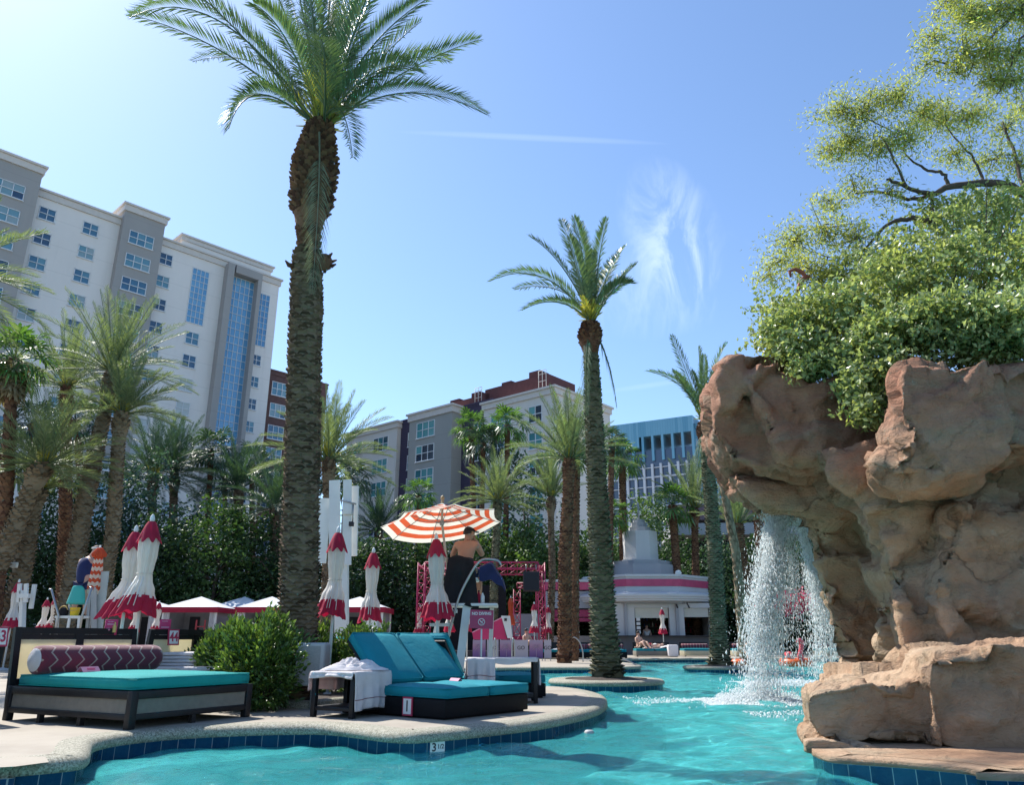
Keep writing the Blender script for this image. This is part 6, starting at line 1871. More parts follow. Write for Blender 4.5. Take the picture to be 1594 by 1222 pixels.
pB = [q_(748, 880, .0), q_(762, 876, .0), q_(772, 884, 0), q_(782, 900, 0), q_(787, 912, 0)]
def nt_(u, v):
    q = catmull(pB, 6); p = q[int(u * (len(q) - 1))]; return p + Vector((0, -.2 + .4 * v, -.10 * abs(v - .5) - .015 * math.sin(u * 14)))
mb.grid(nt_, 24, 8)
mb.grid(lambda u, v: nt_(u, 0) + Vector((-.01, -.012, -.26 * v * (.6 + .4 * math.sin(u * 4 + .6)))), 24, 10)
M_NAVY = plain('navy_cloth', (.012, .02, .085), .85, .2, 6, 160, .5)
o = mb.build('navy_towel', M_NAVY, None, sroot); tag(o, 'dark blue towel hanging over the stand rail beside the lifeguard', 'towel')
# bucket and bottles on the platform
bp = q_(727, 943, -.15) + sroot; bp.z = zp + .024
t2 = thing('bucket', bp, 'white plastic bucket standing on the lifeguard platform', 'bucket')
mb = MB(); mb.lathe([(.10, 0), (.125, .255), (.135, .26), (.135, .275), (.12, .275), (.096, .01), (.001, .01)], n=24); mb.build('pail', plain('bucket_plastic', (.62, .74, .70), .45, .04, trans=.2), t2)
mb = MB(); mb.tube([(math.cos(a) * .13, -.14 + .02 * math.cos(a * 2), .22 - .08 * math.sin(a)) for a in [i * math.pi / 10 for i in range(11)]], .004, 5, caps=False); mb.build('handle', M_ST, t2)
for px, mt, h_, lab in ((745, M_UR, .21, 'red drink bottle on the lifeguard platform'), (751, M_WP, .19, 'clear water bottle on the lifeguard platform')):
    bp = q_(px, 943, -.2) + sroot; bp.z = zp + .024
    t2 = thing('bottle', bp, lab, 'bottle'); mb = MB(); mb.lathe([(.001, 0), (.034, .003), (.034, h_ * .6), (.012, h_ * .85), (.012, h_ * .9)], n=14); mb.build('body', mt, t2)
    mb = MB(); mb.lathe([(.015, h_ * .9), (.015, h_), (.001, h_)], n=10); mb.build('cap', M_INK, t2)

# open striped umbrella
UC = P(688, 812, 13.0); top_c = P(688, 783, 13.0)
t = thing('striped_umbrella', (UC.x, UC.y, 0), 'open orange and cream striped umbrella tilted over the lifeguard', 'umbrella')
cz = UC.z - .05; ap = Vector((0, 0, top_c.z))
def rim(k, s):
    a = (k + .35) * math.pi / 4; r_ = 1.02 * s
    x, y = math.cos(a) * r_, math.sin(a) * r_
    rz_ = cz + .125 * x - .15 * y
    return Vector((x, y, ap.z + (rz_ - ap.z) * s ** .93 if s > 0 else ap.z))
mb = MB(); NB = 11
for k in range(8):
    for b in range(NB):
        s0, s1 = b / NB, (b + 1) / NB
        def sg(s, f):
            p = rim(k, s).lerp(rim(k + 1, s), f); p.z -= .05 * math.sin(math.pi * f) * s * (1 - s * .3); 
            c_ = Vector((p.x, p.y, 0)); p -= c_ * .05 * math.sin(math.pi * f); return p
        for f_ in range(4):
            f0, f1 = f_ / 4, (f_ + 1) / 4
            mb.quad(sg(s0, f0), sg(s1, f0), sg(s1, f1), sg(s0, f1), (b + 1) % 2)
mb.build('canopy', [M_UO, M_UW2], t)
mb = MB()
for k in range(8): mb.tube([rim(k, s) - Vector((0, 0, .012)) for s in (.0, .35, .7, 1.0)], .007, 5)
mb.build('rib', M_GP, t)
hub = Vector((.0, 0, ap.z - .34)); mb = MB()
for k in range(8): mb.tube([hub, rim(k, .52) - Vector((0, 0, .015))], .006, 5)
mb.build('strut', M_GP, t)
mb = MB(); mb.lathe([(.03, -.04), (.045, 0), (.03, .05)], hub, 12); mb.build('hub', M_GP, t)
foot = P(699, 905, 13.35) - Vector((UC.x, UC.y, 0)); mb = MB(); mb.tube([foot - Vector((-.0, 0, .55)), foot, hub, ap + Vector((0, 0, .05))], .021, 10); mb.build('pole', M_UW2, t)
mb = MB(); mb.lathe([(.001, .13), (.03, .11), (.035, .07), (.02, .04), (.03, .0)], ap, 12); mb.build('finial', plain('brass_wood', (.4, .27, .12), .5), t)

# no diving sign on its pole
q = P(749, 1020, 12.7); sg = thing('no_diving_sign', (q.x, q.y, 0), 'magenta NO DIVING board on a thin white pole below the lifeguard platform', 'sign')
mb = MB(); mb.tube([(0, .02, 0), (0, .02, P(749, 951, 12.7).z)], .013, 8); mb.build('pole', M_WP, sg)
z0, z1 = P(749, 979, 12.7).z, P(749, 950, 12.7).z; w_ = .37
mb = MB(); mb.box((0, 0, (z0 + z1) / 2), (w_, .012, z1 - z0), rot=Matrix.Rotation(R(2), 3, 'Y')); mb.build('board', plain('sign_magenta', (.36, .03, .10), .45, .1), sg)
zc = (z0 + z1) / 2
text_mesh('lettering', 'NO DIVING', .062, M_SIGNW, sg, (0, -.009, zc + .085), (math.pi / 2, 0, 0), .001, .002, sx=.95)
mb = MB(); mb.tube([(math.cos(a) * .05, -.01, zc - .04 + math.sin(a) * .05) for a in [i * math.pi / 12 for i in range(25)]], .006, 5, caps=False)
mb.tube([(-.036, -.01, zc - .004), (.036, -.01, zc - .076)], .006, 5); mb.tube([(-.02, -.009, zc - .03), (.0, -.009, zc - .045), (.022, -.009, zc - .04)], .007, 5); mb.lathe([(.001, .012), (.012, 0), (.001, -.012)], (.024, -.01, zc - .018), 8)
mb.tube([(-.03, -.009, zc - .067), (0, -.009, zc - .06), (.03, -.009, zc - .067)], .004, 4)
mb.build('emblem', M_SIGNW, sg)

# ---- left lifeguard stand
SD2 = 18.2
s2 = P(107, 1000, SD2); s2 = Vector((s2.x, SD2, 0))
def w2(px, py, dy=0.0): return P(px, py, SD2 + dy) - s2
t = thing('lifeguard_stand', s2, 'white lifeguard stand with a turquoise bucket chair on the left', 'lifeguard stand', 'lifeguard stands')
zq = w2(107, 961).z
mb = MB(); mb.box((0, .2, zq), (.66, .7, .05)); mb.box((0, -.13, (zq + w2(107, 984).z) / 2 - .02), (.05, .04, zq - w2(107, 984).z)); mb.build('platform', M_WP, t)
for x in (90, 124):
    for dy in (-.12, .5):
        a = w2(x, 1000, dy); a.z = 0; mb = MB(); mb.beam(a, w2(x, 961, dy), .055, .05); mb.build('leg', M_WP, t)
mb = MB(); mb.beam(w2(88, 984, -.13), w2(126, 984, -.13), .05, .07); mb.build('step', M_WP, t)
mb = MB(); mb.tube([w2(109, 961, .1), w2(109, 938, .1)], .03, 8); mb.build('seat_post', M_WP, t)
# bucket chair seen from behind
mb = MB()
def ch(u, v):
    a = (u - .5) * 2.1; hgt = w2(107, 912).z; low = w2(107, 940).z
    z = low + (hgt - low) * v; r_ = .245 - .05 * v
    k = 1 - .28 * abs(2 * u - 1) ** 4 * v
    return (math.sin(a) * r_ * (1 - .1 * v) * 1.02 + .005, .1 - math.cos(a) * r_ * .75 + .0, low + (z - low) * k)
mb.grid(ch, 18, 12)
mb.grid(lambda u, v: (math.sin((u - .5) * 2.1) * .245 * (1 - v) + .005, .1 - math.cos((u - .5) * 2.1) * .18 * (1 - v) + .2 * v, w2(107, 940).z), 14, 6)
o = mb.build('bucket_seat', plain('turquoise_plastic', (.05, .45, .40), .4, .05, trans=.2), t); o.modifiers.new('s', 'SOLIDIFY').thickness = .012
for a, b in ((w2(80, 918, -.2), w2(91, 958, -.2)), (w2(143, 915, -.2), w2(128, 958, -.2))):
    mb = MB(); mb.tube([a + Vector((-.05, 0, 0)), a, b, b - Vector((0, 0, .7))], .024, 8); mb.build('rail', M_ST, t)
mb = MB(); mb.beam(w2(134, 1000, .1), w2(141, 915, .1), .06, .05); mb.beam(w2(146, 1000, .1), w2(146, 915, .1), .12, .04, up=(0, 1, 0)); mb.build('ladder', M_GP, t)
mb = MB(); mb.beam(w2(152, 985, .2), w2(163, 890, .2), .19, .05, up=(0, 1, 0)); mb.build('backboard', plain('pale_slate_board', (.38, .42, .41), .6, .1), t)
# things on it
bb = w2(115, 961, .0) + s2; bb.z = zq + .026
t2 = thing('bucket', bb, 'yellow bucket on the left lifeguard platform', 'bucket')
mb = MB(); mb.lathe([(.085, 0), (.11, .17), (.118, .18), (.105, .18), (.08, .01), (.001, .01)], n=20); mb.build('pail', plain('yellow_plastic', (.70, .48, .02), .45), t2)
mb = MB(); mb.tube([(math.cos(a) * .112, -.12, .16 - .05 * math.sin(a)) for a in [i * math.pi / 8 for i in range(9)]], .004, 4, caps=False); mb.build('handle', M_ST, t2)
bb = w2(98, 961, .0) + s2; bb.z = zq + .026
t2 = thing('bag', bb, 'black bag with a yellow handle on the left lifeguard platform', 'bag')
mb = MB(); mb.box((0, 0, .09), (.19, .14, .18), bev=.05, seg=3); mb.build('body', M_BTW, t2)
mb = MB(); mb.tube([(math.cos(a) * .085, -.03, .13 + .085 * math.sin(a)) for a in [i * math.pi / 10 for i in range(11)]], .014, 6); mb.build('handle', plain('tan_strap', (.65, .42, .12), .6), t2)
# closed striped umbrella leaning on the stand
q0 = P(146, 925, 18.4); q1 = P(156, 853, 18.4)
t = thing('closed_striped_umbrella', Vector((q0.x, q0.y, q0.z)), 'closed orange striped umbrella leaning on the left lifeguard stand', 'umbrella')
ax = (q1 - q0); Lx = ax.length; rotm = ax.to_track_quat('Z', 'Y').to_matrix()
mb = MB(); NA = 32
bands = 12
for b in range(bands * 2):
    def pr2(s):
        r_ = .055 + .10 * (1 - s) ** .8 if s > .12 else .145 - .2 * (.12 - s)
        return r_
    s0, s1 = b / (bands * 2), (b + 1) / (bands * 2)
    ring = lambda s, up_: [rotm @ Vector((math.cos(2 * math.pi * i / NA) * pr2(s) * (1 + .16 * math.cos(2 * math.pi * i * 8 / NA)), math.sin(2 * math.pi * i / NA) * pr2(s) * (1 + .16 * math.cos(2 * math.pi * i * 8 / NA)), Lx * (.98 * s) + .02 * math.cos(2 * math.pi * i * 8 / NA))) for i in range(NA)]
    mb.add(ring(s0, 0) + ring(s1, 0), [(i, (i + 1) % NA, NA + (i + 1) % NA, NA + i) for i in range(NA)], (b // 2) % 2, True)
vs = [rotm @ Vector((math.cos(2 * math.pi * i / NA) * r_ * (1 + .2 * math.cos(2 * math.pi * i * 8 / NA)), math.sin(2 * math.pi * i / NA) * r_ * (1 + .2 * math.cos(2 * math.pi * i * 8 / NA)), z)) for r_, z in ((.05, Lx), (.15, Lx * .86), (.13, Lx * .80)) for i in range(NA)]
mb.add(vs, [(j * NA + i, j * NA + (i + 1) % NA, (j + 1) * NA + (i + 1) % NA, (j + 1) * NA + i) for j in range(2) for i in range(NA)], 1, True)
mb.build('canopy', [M_UW2, M_UO], t)
mb = MB(); mb.tube([rotm @ Vector((0, 0, -.9)), rotm @ Vector((0, 0, Lx + .06))], .018, 8); mb.build('pole', M_WP, t)

# ---- white slatted light towers
def slat_tower(px, D_, parts, label, post=None, extra=None):
    b = P(px, 1000, D_); b.z = 0
    t = thing('slatted_tower', b, label, 'light tower', 'white slatted towers')
    for (x0, y0, x1, y1, w, dy) in parts:
        a, c = P(x0, y0, D_ + dy) - b, P(x1, y1, D_ + dy) - b
        mb = MB(); mb.beam(a, c, w, .06, up=(0, 1, 0)); mb.build('slat', M_WP, t)
    for (x0, y0, x1, y1, w, dy) in (post or []):
        a, c = P(x0, y0, D_ + dy) - b, P(x1, y1, D_ + dy) - b
        if a.z < .3: a.z = 0
        mb = MB(); mb.beam(a, c, w, .16, up=(0, 1, 0)); mb.build('post', M_WP, t)
    return t, b
t, b = slat_tower(534, 16.0, [(521, 880, 521, 748, .22, 0), (540, 880, 541, 747, .17, -.1), (550, 866, 553, 757, .15, .1), (498, 877, 507, 776, .24, .15)], 'tall white slatted light tower behind a closed umbrella',
                  [(532, 1004, 532, 872, .26, .05)])
mb = MB(); mb.tube([P(530, 779, 15.8) - b, P(554, 785, 15.8) - b], .02, 6); mb.tube([P(550, 785, 15.8) - b, P(549, 812, 15.8) - b], .015, 6); mb.build('bracket', M_ST, t)
mb = MB(); mb.box(P(547, 816, 15.75) - b, (.09, .12, .09), bev=.01); mb.build('camera', M_INK, t)
mb = MB(); mb.box(P(542, 792, 15.85) - b, (.2, .1, .26), bev=.02); mb.build('junction_box', M_WP, t)
t, b = slat_tower(577, 20.0, [], 'plain white square post below a closed umbrella', [(577, 1005, 577, 962, .32, 0)])
t, b = slat_tower(40, 19.0, [(29, 938, 31, 909, .085, 0), (40, 938, 41, 909, .085, -.1), (48, 948, 54, 910, .09, .1)], 'small white slatted tower shaped like an H at the left',
                  [(34, 985, 36, 920, .08, .05)])
mb = MB(); mb.beam(P(30, 928, 18.9) - b, P(46, 928, 18.9) - b, .1, .1); mb.build('crossbar', M_WP, t)

# ---- cabanas
M_ROOF = plain('cabana_roof_canvas', (.66, .68, .72), .8, .05, 2, 90, .1, trans=.15)
M_CURT = plain('cabana_curtain', (.60, .60, .62), .85, .08, 4, trans=.2)
M_TENTW = plain('cabana_grey_wall', (.20, .20, .21), .85, .1)
def cabana(px, D_, w, label, door=.3, doorw=.35, seed=1):
    b = P(px, 1000, D_); b.z = 0
    t = thing('cabana', b, label, 'cabana', 'white roofed cabanas along the hedge')
    zt, ze = P(px, 927, D_).z, P(px, 946, D_).z
    w2_ = w / 2; d = w * .95
    mb = MB(); e = .14
    a_ = [(-w2_ - e, -e, ze), (w2_ + e, -e, ze), (w2_ + e, d + e, ze), (-w2_ - e, d + e, ze)]; top = (0, d / 2, zt)
    for i in range(4):
        p, q = Vector(a_[i]), Vector(a_[(i + 1) % 4]); m_ = (p + q) / 2; T_ = Vector(top)
        cc = (p + q + T_) / 3 - Vector((0, 0, .05))
        mb.add([p, q, T_, cc], [(0, 1, 3), (1, 2, 3), (2, 0, 3)], 0, False)
    mb.build('roof', M_ROOF, t)
    mb = MB()
    for i in range(4):
        p, q = Vector(a_[i]), Vector(a_[(i + 1) % 4]); mb.beam(p - Vector((0, 0, .11)), q - Vector((0, 0, .11)), .02, .25)
    mb.build('valance', M_UR, t)
    for x in (-w2_, w2_):
        for y in (0, d):
            mb = MB(); mb.box((x, y, ze / 2), (.09, .09, ze - .02)); mb.build('post', M_WP, t)
    for x in (-w2_ + .16, w2_ - .16):
        mb = MB(); mb.grid(lambda u, v: (x - .14 + .28 * u, -.03 + .04 * math.sin(u * 14), ze * (1 - v)), 14, 4); mb.build('curtain', M_CURT, t)
    mb = MB(); mb.box((0, d - .05, ze / 2), (w - .1, .04, ze - .1)); mb.box((-w2_ + .05, d / 2, ze / 2), (.04, d - .2, ze - .12)); mb.box((w2_ - .05, d / 2, ze / 2), (.04, d - .2, ze - .12)); mb.build('back_wall', M_TENTW, t)
    mb = MB(); mb.box((-w2_ + w * door, d - .09, ze * .42), (w * doorw, .03, ze * .84)); mb.build('opening_shade', M_DARK, t)  # solid panel, the opening's shade is only its colour
    return t
cabana(290, 38, 2.5, 'white roofed cabana right of the twin closed umbrellas', .25, .2)
cabana(362, 43, 2.6, 'white roofed cabana set back between two nearer ones', .5, .3)
cabana(406, 37, 2.3, 'white roofed cabana just left of the tallest palm trunk', .3, .45)
cabana(548, 38, 2.7, 'white roofed cabana behind the white light tower', .4, .3)
cabana(190, 38, 2.8, 'white roofed cabana hidden behind the twin closed umbrellas', .5, .3)
# red slatted chair frame shelf in the first cabana
q = P(309, 1000, 37.5); q.z = 0
mb = MB()
for x in (-.2, .2): mb.box((x, 0, .85), (.06, .06, 1.7))
for z in (.35, .7, 1.05, 1.4): mb.box((0, -.002, z), (.36, .05, .05))
o = mb.build('red_rack', plain('dark_red_paint', (.3, .03, .04), .6), None, q); tag(o, 'dark red ladder rack in the first cabana', 'rack')

# ---- stage truss
M_TRUSS = plain('pink_truss_paint', (.42, .03, .10), .45, .08, 3)
ST = P(748, 1000, 40); ST.z = 0
t = thing('stage_truss', ST, 'pink lattice truss stage frame behind the lifeguard', 'stage truss')
def sT(px, py, dy=0.0):
    p = P(px, py, 40 + dy) - ST; return p
def truss(mb, a, b, s=.34, bay=.5, r=.028):
    a, b = Vector(a), Vector(b); d = (b - a); L_ = d.length; d.normalize()
    u = Vector((0, 1, 0)); w = d.cross(u).normalized()
    cs = [a + u * i * s / 2 + w * j * s / 2 for i, j in ((-1, -1), (1, -1), (1, 1), (-1, 1))]
    for c in cs: mb.tube([c, c + d * L_], r, 6)
    n_ = max(1, int(L_ / bay))
    for k in range(n_):
        for i in range(4):
            p = cs[i] + d * L_ * k / n_; q = cs[(i + 1) % 4] + d * L_ * (k + 1) / n_
            mb.tube([p, q], r * .6, 5); mb.tube([cs[i] + d * L_ * k / n_, cs[(i + 1) % 4] + d * L_ * k / n_], r * .6, 5)
xl, xr = sT(656, 900).x, sT(843, 900).x; ztop = sT(700, 881).z
for x in (xl, xr):
    mb = MB(); truss(mb, (x, 0, 0), (x, 0, ztop + .15)); mb.build('post_truss', M_TRUSS, t)
    mb = MB(); truss(mb, (x, 3.5, 0), (x, 3.5, ztop + .15)); mb.build('post_truss', M_TRUSS, t)
    mb = MB(); truss(mb, (x, .2, ztop), (x, 3.4, ztop - .002)); mb.build('side_truss', M_TRUSS, t)
for y in (0, 3.5):
    mb = MB(); truss(mb, (xl + .17, y, ztop), (xr - .17, y, ztop)); mb.build('top_truss', M_TRUSS, t)
xi = sT(805, 900).x
mb = MB(); truss(mb, (xi, 1.2, 0), (xi, 1.2, ztop - 1.1)); truss(mb, (xi, 1.2, ztop - .9), (xr, 1.2, ztop - .9), s=.25); mb.build('inner_truss', M_TRUSS, t)
mb = MB(); mb.box(((xl + sT(792, 900).x) / 2 + .1, 3.1, 1.9), (sT(792, 900).x - xl - .5, .08, 3.5)); mb.build('backdrop', M_BTW, t)
mb = MB(); mb.box((0, 1.8, .15), (xr - xl, 3.3, .3)); mb.build('stage_floor', M_INK, t)
mb = MB(); mb.box((0, 3.2, .9), (xr - xl - .4, .05, .2), 0); mb.box((sT(820, 900).x, 3.25, 1.5), (1.6, .05, 1.3), 1); mb.build('rear_panel', [M_TRUSS, M_CON], t)
q = P(827, 921, 39.2); o_ = thing('stage_speaker', q, 'square black speaker hanging from the right of the pink truss', 'speaker')
mb = MB(); mb.box((0, 0, .47), (.8, .5, .95), bev=.03); mb.build('cabinet', M_INK, o_)
mb = MB(); mb.box((0, -.255, .47), (.7, .02, .84)); mb.build('grille', plain('speaker_mesh', (.012, .013, .02), .8, .2, 60), o_)
mb = MB()
for x in (-.25, .25): mb.tube([(x, .1, .95), (x, .1, 1.32)], .02, 6)
mb.build('hanger', M_ST, o_)
# angular magenta booth front with white totem
BO = P(748, 1000, 36); BO.z = 0
t = thing('dj_booth', BO, 'angular magenta booth front with a white side panel in front of the stage', 'booth')
a_ = [P(x, y, 36) - BO for x, y in [(737, 996), (789, 996), (781, 962), (757, 972), (735, 985)]]
a_ = [Vector((p.x, 0, p.z)) for p in a_]
mb = MB(); mb.add(a_ + [p + Vector((0, .8, 0)) for p in a_], [(0, 1, 2, 3, 4), (9, 8, 7, 6, 5)] + [(i, i + 5, (i + 1) % 5 + 5, (i + 1) % 5) for i in range(5)]); mb.build('front', M_MAG, t)
mb = MB(); mb.beam(a_[4] - Vector((0, .02, 0)), a_[2] - Vector((0, .02, 0)), .03, .05); mb.build('edge_strip', M_LPINK, t)
a_ = [P(x, y, 35.7) - BO for x, y in [(790, 994), (798, 994), (794, 959), (780, 959)]]
mb = MB(); mb.add(a_ + [p + Vector((0, .5, 0)) for p in a_], [(0, 1, 2, 3), (7, 6, 5, 4)] + [(i, i + 4, (i + 1) % 4 + 4, (i + 1) % 4) for i in range(4)]); mb.build('side_panel', M_WP, t)
mb = MB(); mb.box(P(787, 965, 35.6) - BO, (.12, .03, .12)); mb.build('emblem', M_INK, t)

# ---- banner barriers
def palm_print():
    m, nt, N, L, out = base_mat('purple_print')
    p = NN(nt, 'ShaderNodeBsdfPrincipled'); p.inputs['Roughness'].default_value = .6
    tc = NN(nt, 'ShaderNodeTexCoord'); sp = NN(nt, 'ShaderNodeSeparateXYZ'); L.new(tc.outputs['Object'], sp.inputs[0])
    c = ramp(nt, mth(nt, 'MULTIPLY', sp.outputs[2], 1.3), [(0, (.06, .03, .16)), (.45, (.20, .10, .26)), (.75, (.36, .20, .30)), (1, (.34, .26, .36))])
    L.new(c, p.inputs['Base Color']); L.new(p.outputs[0], out.inputs[0]); return m
M_PRINT = palm_print()
M_LIL = plain('lilac_banner', (.42, .38, .44), .7, .04)
M_PPR = plain('palm_motif', (.40, .28, .40), .7, .04)
DB = 33.0
xs_ = [735, 757, 777, 799, 823, 846, 859]
for i in range(6):
    a, b_ = P(xs_[i] + 1, 1000, DB), P(xs_[i + 1] - 1, 1000, DB); w_ = b_.x - a.x
    kind = i % 2
    t = thing('banner_barrier', (a.x, DB, 0), ['first purple palm print banner from the left on the pool barrier', 'first lilac GO banner on the pool barrier', 'second purple palm print banner from the left', 'second lilac GO banner on the pool barrier', 'third purple palm print banner, nearest the bar', 'last lilac GO banner at the right end of the barrier'][i], 'banner', 'banner panels on the pool barrier')
    mb = MB(); mb.box((w_ / 2, 0, .46), (w_, .03, .70)); mb.build('panel', M_PRINT if kind == 0 else M_LIL, t)
    if kind == 0:
        mb = MB(); c = Vector((w_ / 2, -.02, .52)); mb.tube([(w_ / 2, -.02, .12), (w_ / 2 + .01, -.02, .3), c], .012, 5)
        for k in range(9):
            an = R(-30 + 240 * k / 8); mb.tube([c, c + Vector((math.cos(an) * .1, 0, math.sin(an) * .1 + .03)), c + Vector((math.cos(an) * .2, 0, math.sin(an) * .17 - .04))], [.012, .01, .003], 4)
        mb.build('palm_motif', M_PPR, t)
    else:
        text_mesh('lettering', 'GO', .2, M_INK, t, (w_ * .5, -.018, .5), (math.pi / 2, 0, 0), .002, .002)
    for x in (.03, w_ - .03):
        mb = MB(); mb.box((x, .03, .42), (.03, .03, .84)); mb.build('stake', M_GP, t)

# ---- pool ladders (handrails)
def ladder(px, D_, label, w=.5, h=.85, rz=0.0):
    b = P(px, 1000, D_); b.z = 0
    t = thing('pool_handrail', b, label, 'handrail', 'steel pool handrails')
    for x in (-w / 2, w / 2):
        mb = MB(); pts = catmull([(x, .35, 0), (x, .35, h * .6), (x, .2, h), (x, -.1, h), (x, -.32, h * .55), (x, -.5, -.25), (x, -.5, -.9)], 6); mb.tube(pts, .024, 8); mb.build('rail', M_ST, t)
    return t
M_ST2 = M_ST
def arch_rail(px0, px1, D_, label, h=.9):
    a, c = P(px0, 1000, D_), P(px1, 1000, D_); w = c.x - a.x
    t = thing('pool_handrail', (a.x, D_, 0), label, 'handrail', 'steel pool handrails')
    mb = MB(); mb.tube(catmull([(0, 0, 0), (0, 0, h * .65), (w * .18, .02, h * .95), (w * .5, .04, h), (w * .82, .06, h * .8), (w, .08, h * .4), (w, .08, 0)], 6), .025, 8); mb.build('rail', M_ST, t)
arch_rail(883, 907, 31.5, 'arched steel handrail on the deck left of the larger planter palm')
arch_rail(769, 773, 29.5, 'left steel handrail in front of the banners', .85)
arch_rail(797, 801, 29.5, 'right steel handrail in front of the banners', .85)
b = P(962, 1000, 27.6); mb = MB(); mb.tube(catmull([(0, 0, -.02), (0, 0, .12), (.15, -.1, .18), (.6, -.2, -.05), (.75, -.2, -.6)], 6), .022, 8)
o = mb.build('pool_handrail', M_ST, None, (b.x, 27.6, 0)); tag(o, 'low steel rail dipping into the pool behind the larger planter palm', 'handrail', 'steel pool handrails')

# ---- the round bar pavilion
M_BW = stucco('bar_white', (.55, .55, .56), 9, 0)
M_BG = stucco('bar_grey', (.33, .34, .37), 9, 0)
BY = 51.0
BC = P(1004, 1000, BY); BC.z = 0
t = thing('bar_pavilion', BC, 'round white streamlined pool bar with pink stripe and stepped tower', 'building')
def octo(mb, r, z0, z1, sx=1.0, n=8, ph=math.pi / 8, m=0, bev=0.0, c=(0, 0)):
    ring = lambda z, rr: [Vector((c[0] + math.cos(ph + 2 * math.pi * i / n) * rr * sx, c[1] + math.sin(ph + 2 * math.pi * i / n) * rr, z)) for i in range(n)]
    v = ring(z0, r) + ring(z1, r)
    mb.add(v, [(i, (i + 1) % n, n + (i + 1) % n, n + i) for i in range(n)] + [tuple(range(n, 2 * n)), tuple(reversed(range(n)))], m)
k = BY / 1250
def bz(py): return P(1004, py, BY - 3.5).z
mb = MB(); octo(mb, 4.3, 2.85, 3.05, 1.0); mb.build('soffit', M_BG, t)
# wall with two served openings facing the pool
mb = MB()
def seg_box(x0, x1, z0, z1, y0, y1, m=0): mb.box(((x0 + x1) / 2, (y0 + y1) / 2, (z0 + z1) / 2), (x1 - x0, y1 - y0, z1 - z0), m)
X_ = lambda px: (px - 1004) / 1250 * (BY - 3.8) 
yf, yb = -3.7, -3.3
for x0, x1 in ((918, 974), (1028, 1051), (1091, 1106)): seg_box(X_(x0), X_(x1), 1.02, 2.9, yf, yb)
seg_box(X_(974) + .002, X_(1028) - .002, 2.62, 2.9, yf, yb); seg_box(X_(1051) + .002, X_(1091) - .002, 2.62, 2.9, yf, yb)
mb.build('front_wall', M_BW, t)
mb = MB(); seg_box(X_(918), X_(918) + .3, 0, 2.9, -3.28, 3.3); seg_box(X_(1106) - .3, X_(1106), 0, 2.9, -3.28, 3.3); seg_box(X_(918) + .31, X_(1106) - .31, 0, 2.9, 3.0, 3.3)
mb.build('side_wall', M_BW, t)
for x in (922, 936, 960, 1040, 1104):
    mb = MB(); mb.box((X_(x), yf - .06, 1.95), (.16, .14, 1.85)); mb.build('pilaster', M_BG, t)
mb = MB(); seg_box(X_(912), X_(1112), 0, 1.0, yf - .5, yf - .02); mb.build('counter', plain('counter_slate', (.09, .09, .10), .6, .15, 2), t)
mb = MB(); seg_box(X_(908), X_(1114), 1.0, 1.06, yf - .75, yf + .1); mb.build('counter_top', M_INK, t)
for x0, x1, zz in ((975, 1027, 2.05), (1052, 1090, 2.1)):
    mb = MB()
    n_ = 12
    for i in range(n_): seg_box(X_(x0), X_(x1), zz + (2.62 - zz) * i / n_, zz + (2.62 - zz) * (i + .93) / n_, yf + .12 + .01 * (i % 2), yf + .17)
    mb.build('roller_shutter', plain('shutter_cream', (.62, .60, .54), .6, .04), t)
# dark inside with shelves of bottles
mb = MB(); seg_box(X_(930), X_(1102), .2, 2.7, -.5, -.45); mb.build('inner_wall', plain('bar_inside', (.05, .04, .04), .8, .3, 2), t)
rb = random.Random(3)
mb = MB()
for z in (1.25, 1.6, 1.95): seg_box(X_(974), X_(1092), z - .02, z, -.9, -.5)
mb.build('back_shelf', plain('shelf_wood', (.12, .07, .04), .6), t)
bmats = [plain('bottle_amber', (.35, .13, .03), .3), plain('bottle_green', (.03, .13, .05), .3), M_SIGNW, M_UR, plain('bottle_blue', (.05, .1, .3), .3)]
for z in (1.25, 1.6, 1.95):
    for i in range(16):
        x = X_(978) + (X_(1088) - X_(978)) * (i + rb.random() * .6) / 16; h_ = rb.uniform(.2, .3)
        o = MB(); o.lathe([(.001, 0), (.045, 0), (.045, h_ * .6), (.015, h_ * .8), (.015, h_)], (0, 0, 0), 8)
        ob = o.build('bottle', rb.choice(bmats), None, BC + Vector((x, -.7, z))); tag(ob, 'small bottle on the dark shelves inside the bar', 'bottle', 'bottles on the shelves inside the bar')
# menu sheets on the opening's left edge
mb = MB()
for i in range(4): mb.box((X_(979), yf - .02, 1.25 + .24 * i), (.22, .02, .17))
mb.build('menu_sheet', M_SIGNW, t)
for x in (1038, 1056):
    mb = MB(); mb.tube([(X_(x), yf - .1, 2.9), (X_(x) + .05, yf - .45, 2.62)], [.03, .05], 8); mb.build('spot_lamp', M_INK, t)
# curved streamlined eave with ribbed edge
mb = MB()
ell = lambda r, z, sx=1.0: [Vector((math.cos(2 * math.pi * i / 72) * r * sx, math.sin(2 * math.pi * i / 72) * r, z)) for i in range(72)]
prof = [(4.0, 2.93), (4.6, 2.97), (4.72, 3.0), (4.72, 3.09), (4.80, 3.12), (4.80, 3.22), (4.86, 3.25), (4.86, 3.36), (4.80, 3.42), (4.5, 3.50), (3.9, 3.56)]
vs = [];
for r_, z in prof: vs += ell(r_, z, 1.02)
mb.add(vs, [(j * 72 + i, j * 72 + (i + 1) % 72, (j + 1) * 72 + (i + 1) % 72, (j + 1) * 72 + i) for j in range(len(prof) - 1) for i in range(72)], 0, False)
mb.build('eave', M_BW, t)
mb = MB(); octo(mb, 4.15, 3.5, 4.55, 1.0); octo(mb, 4.25, 4.42, 4.56, 1.0); mb.build('parapet', M_BW, t)
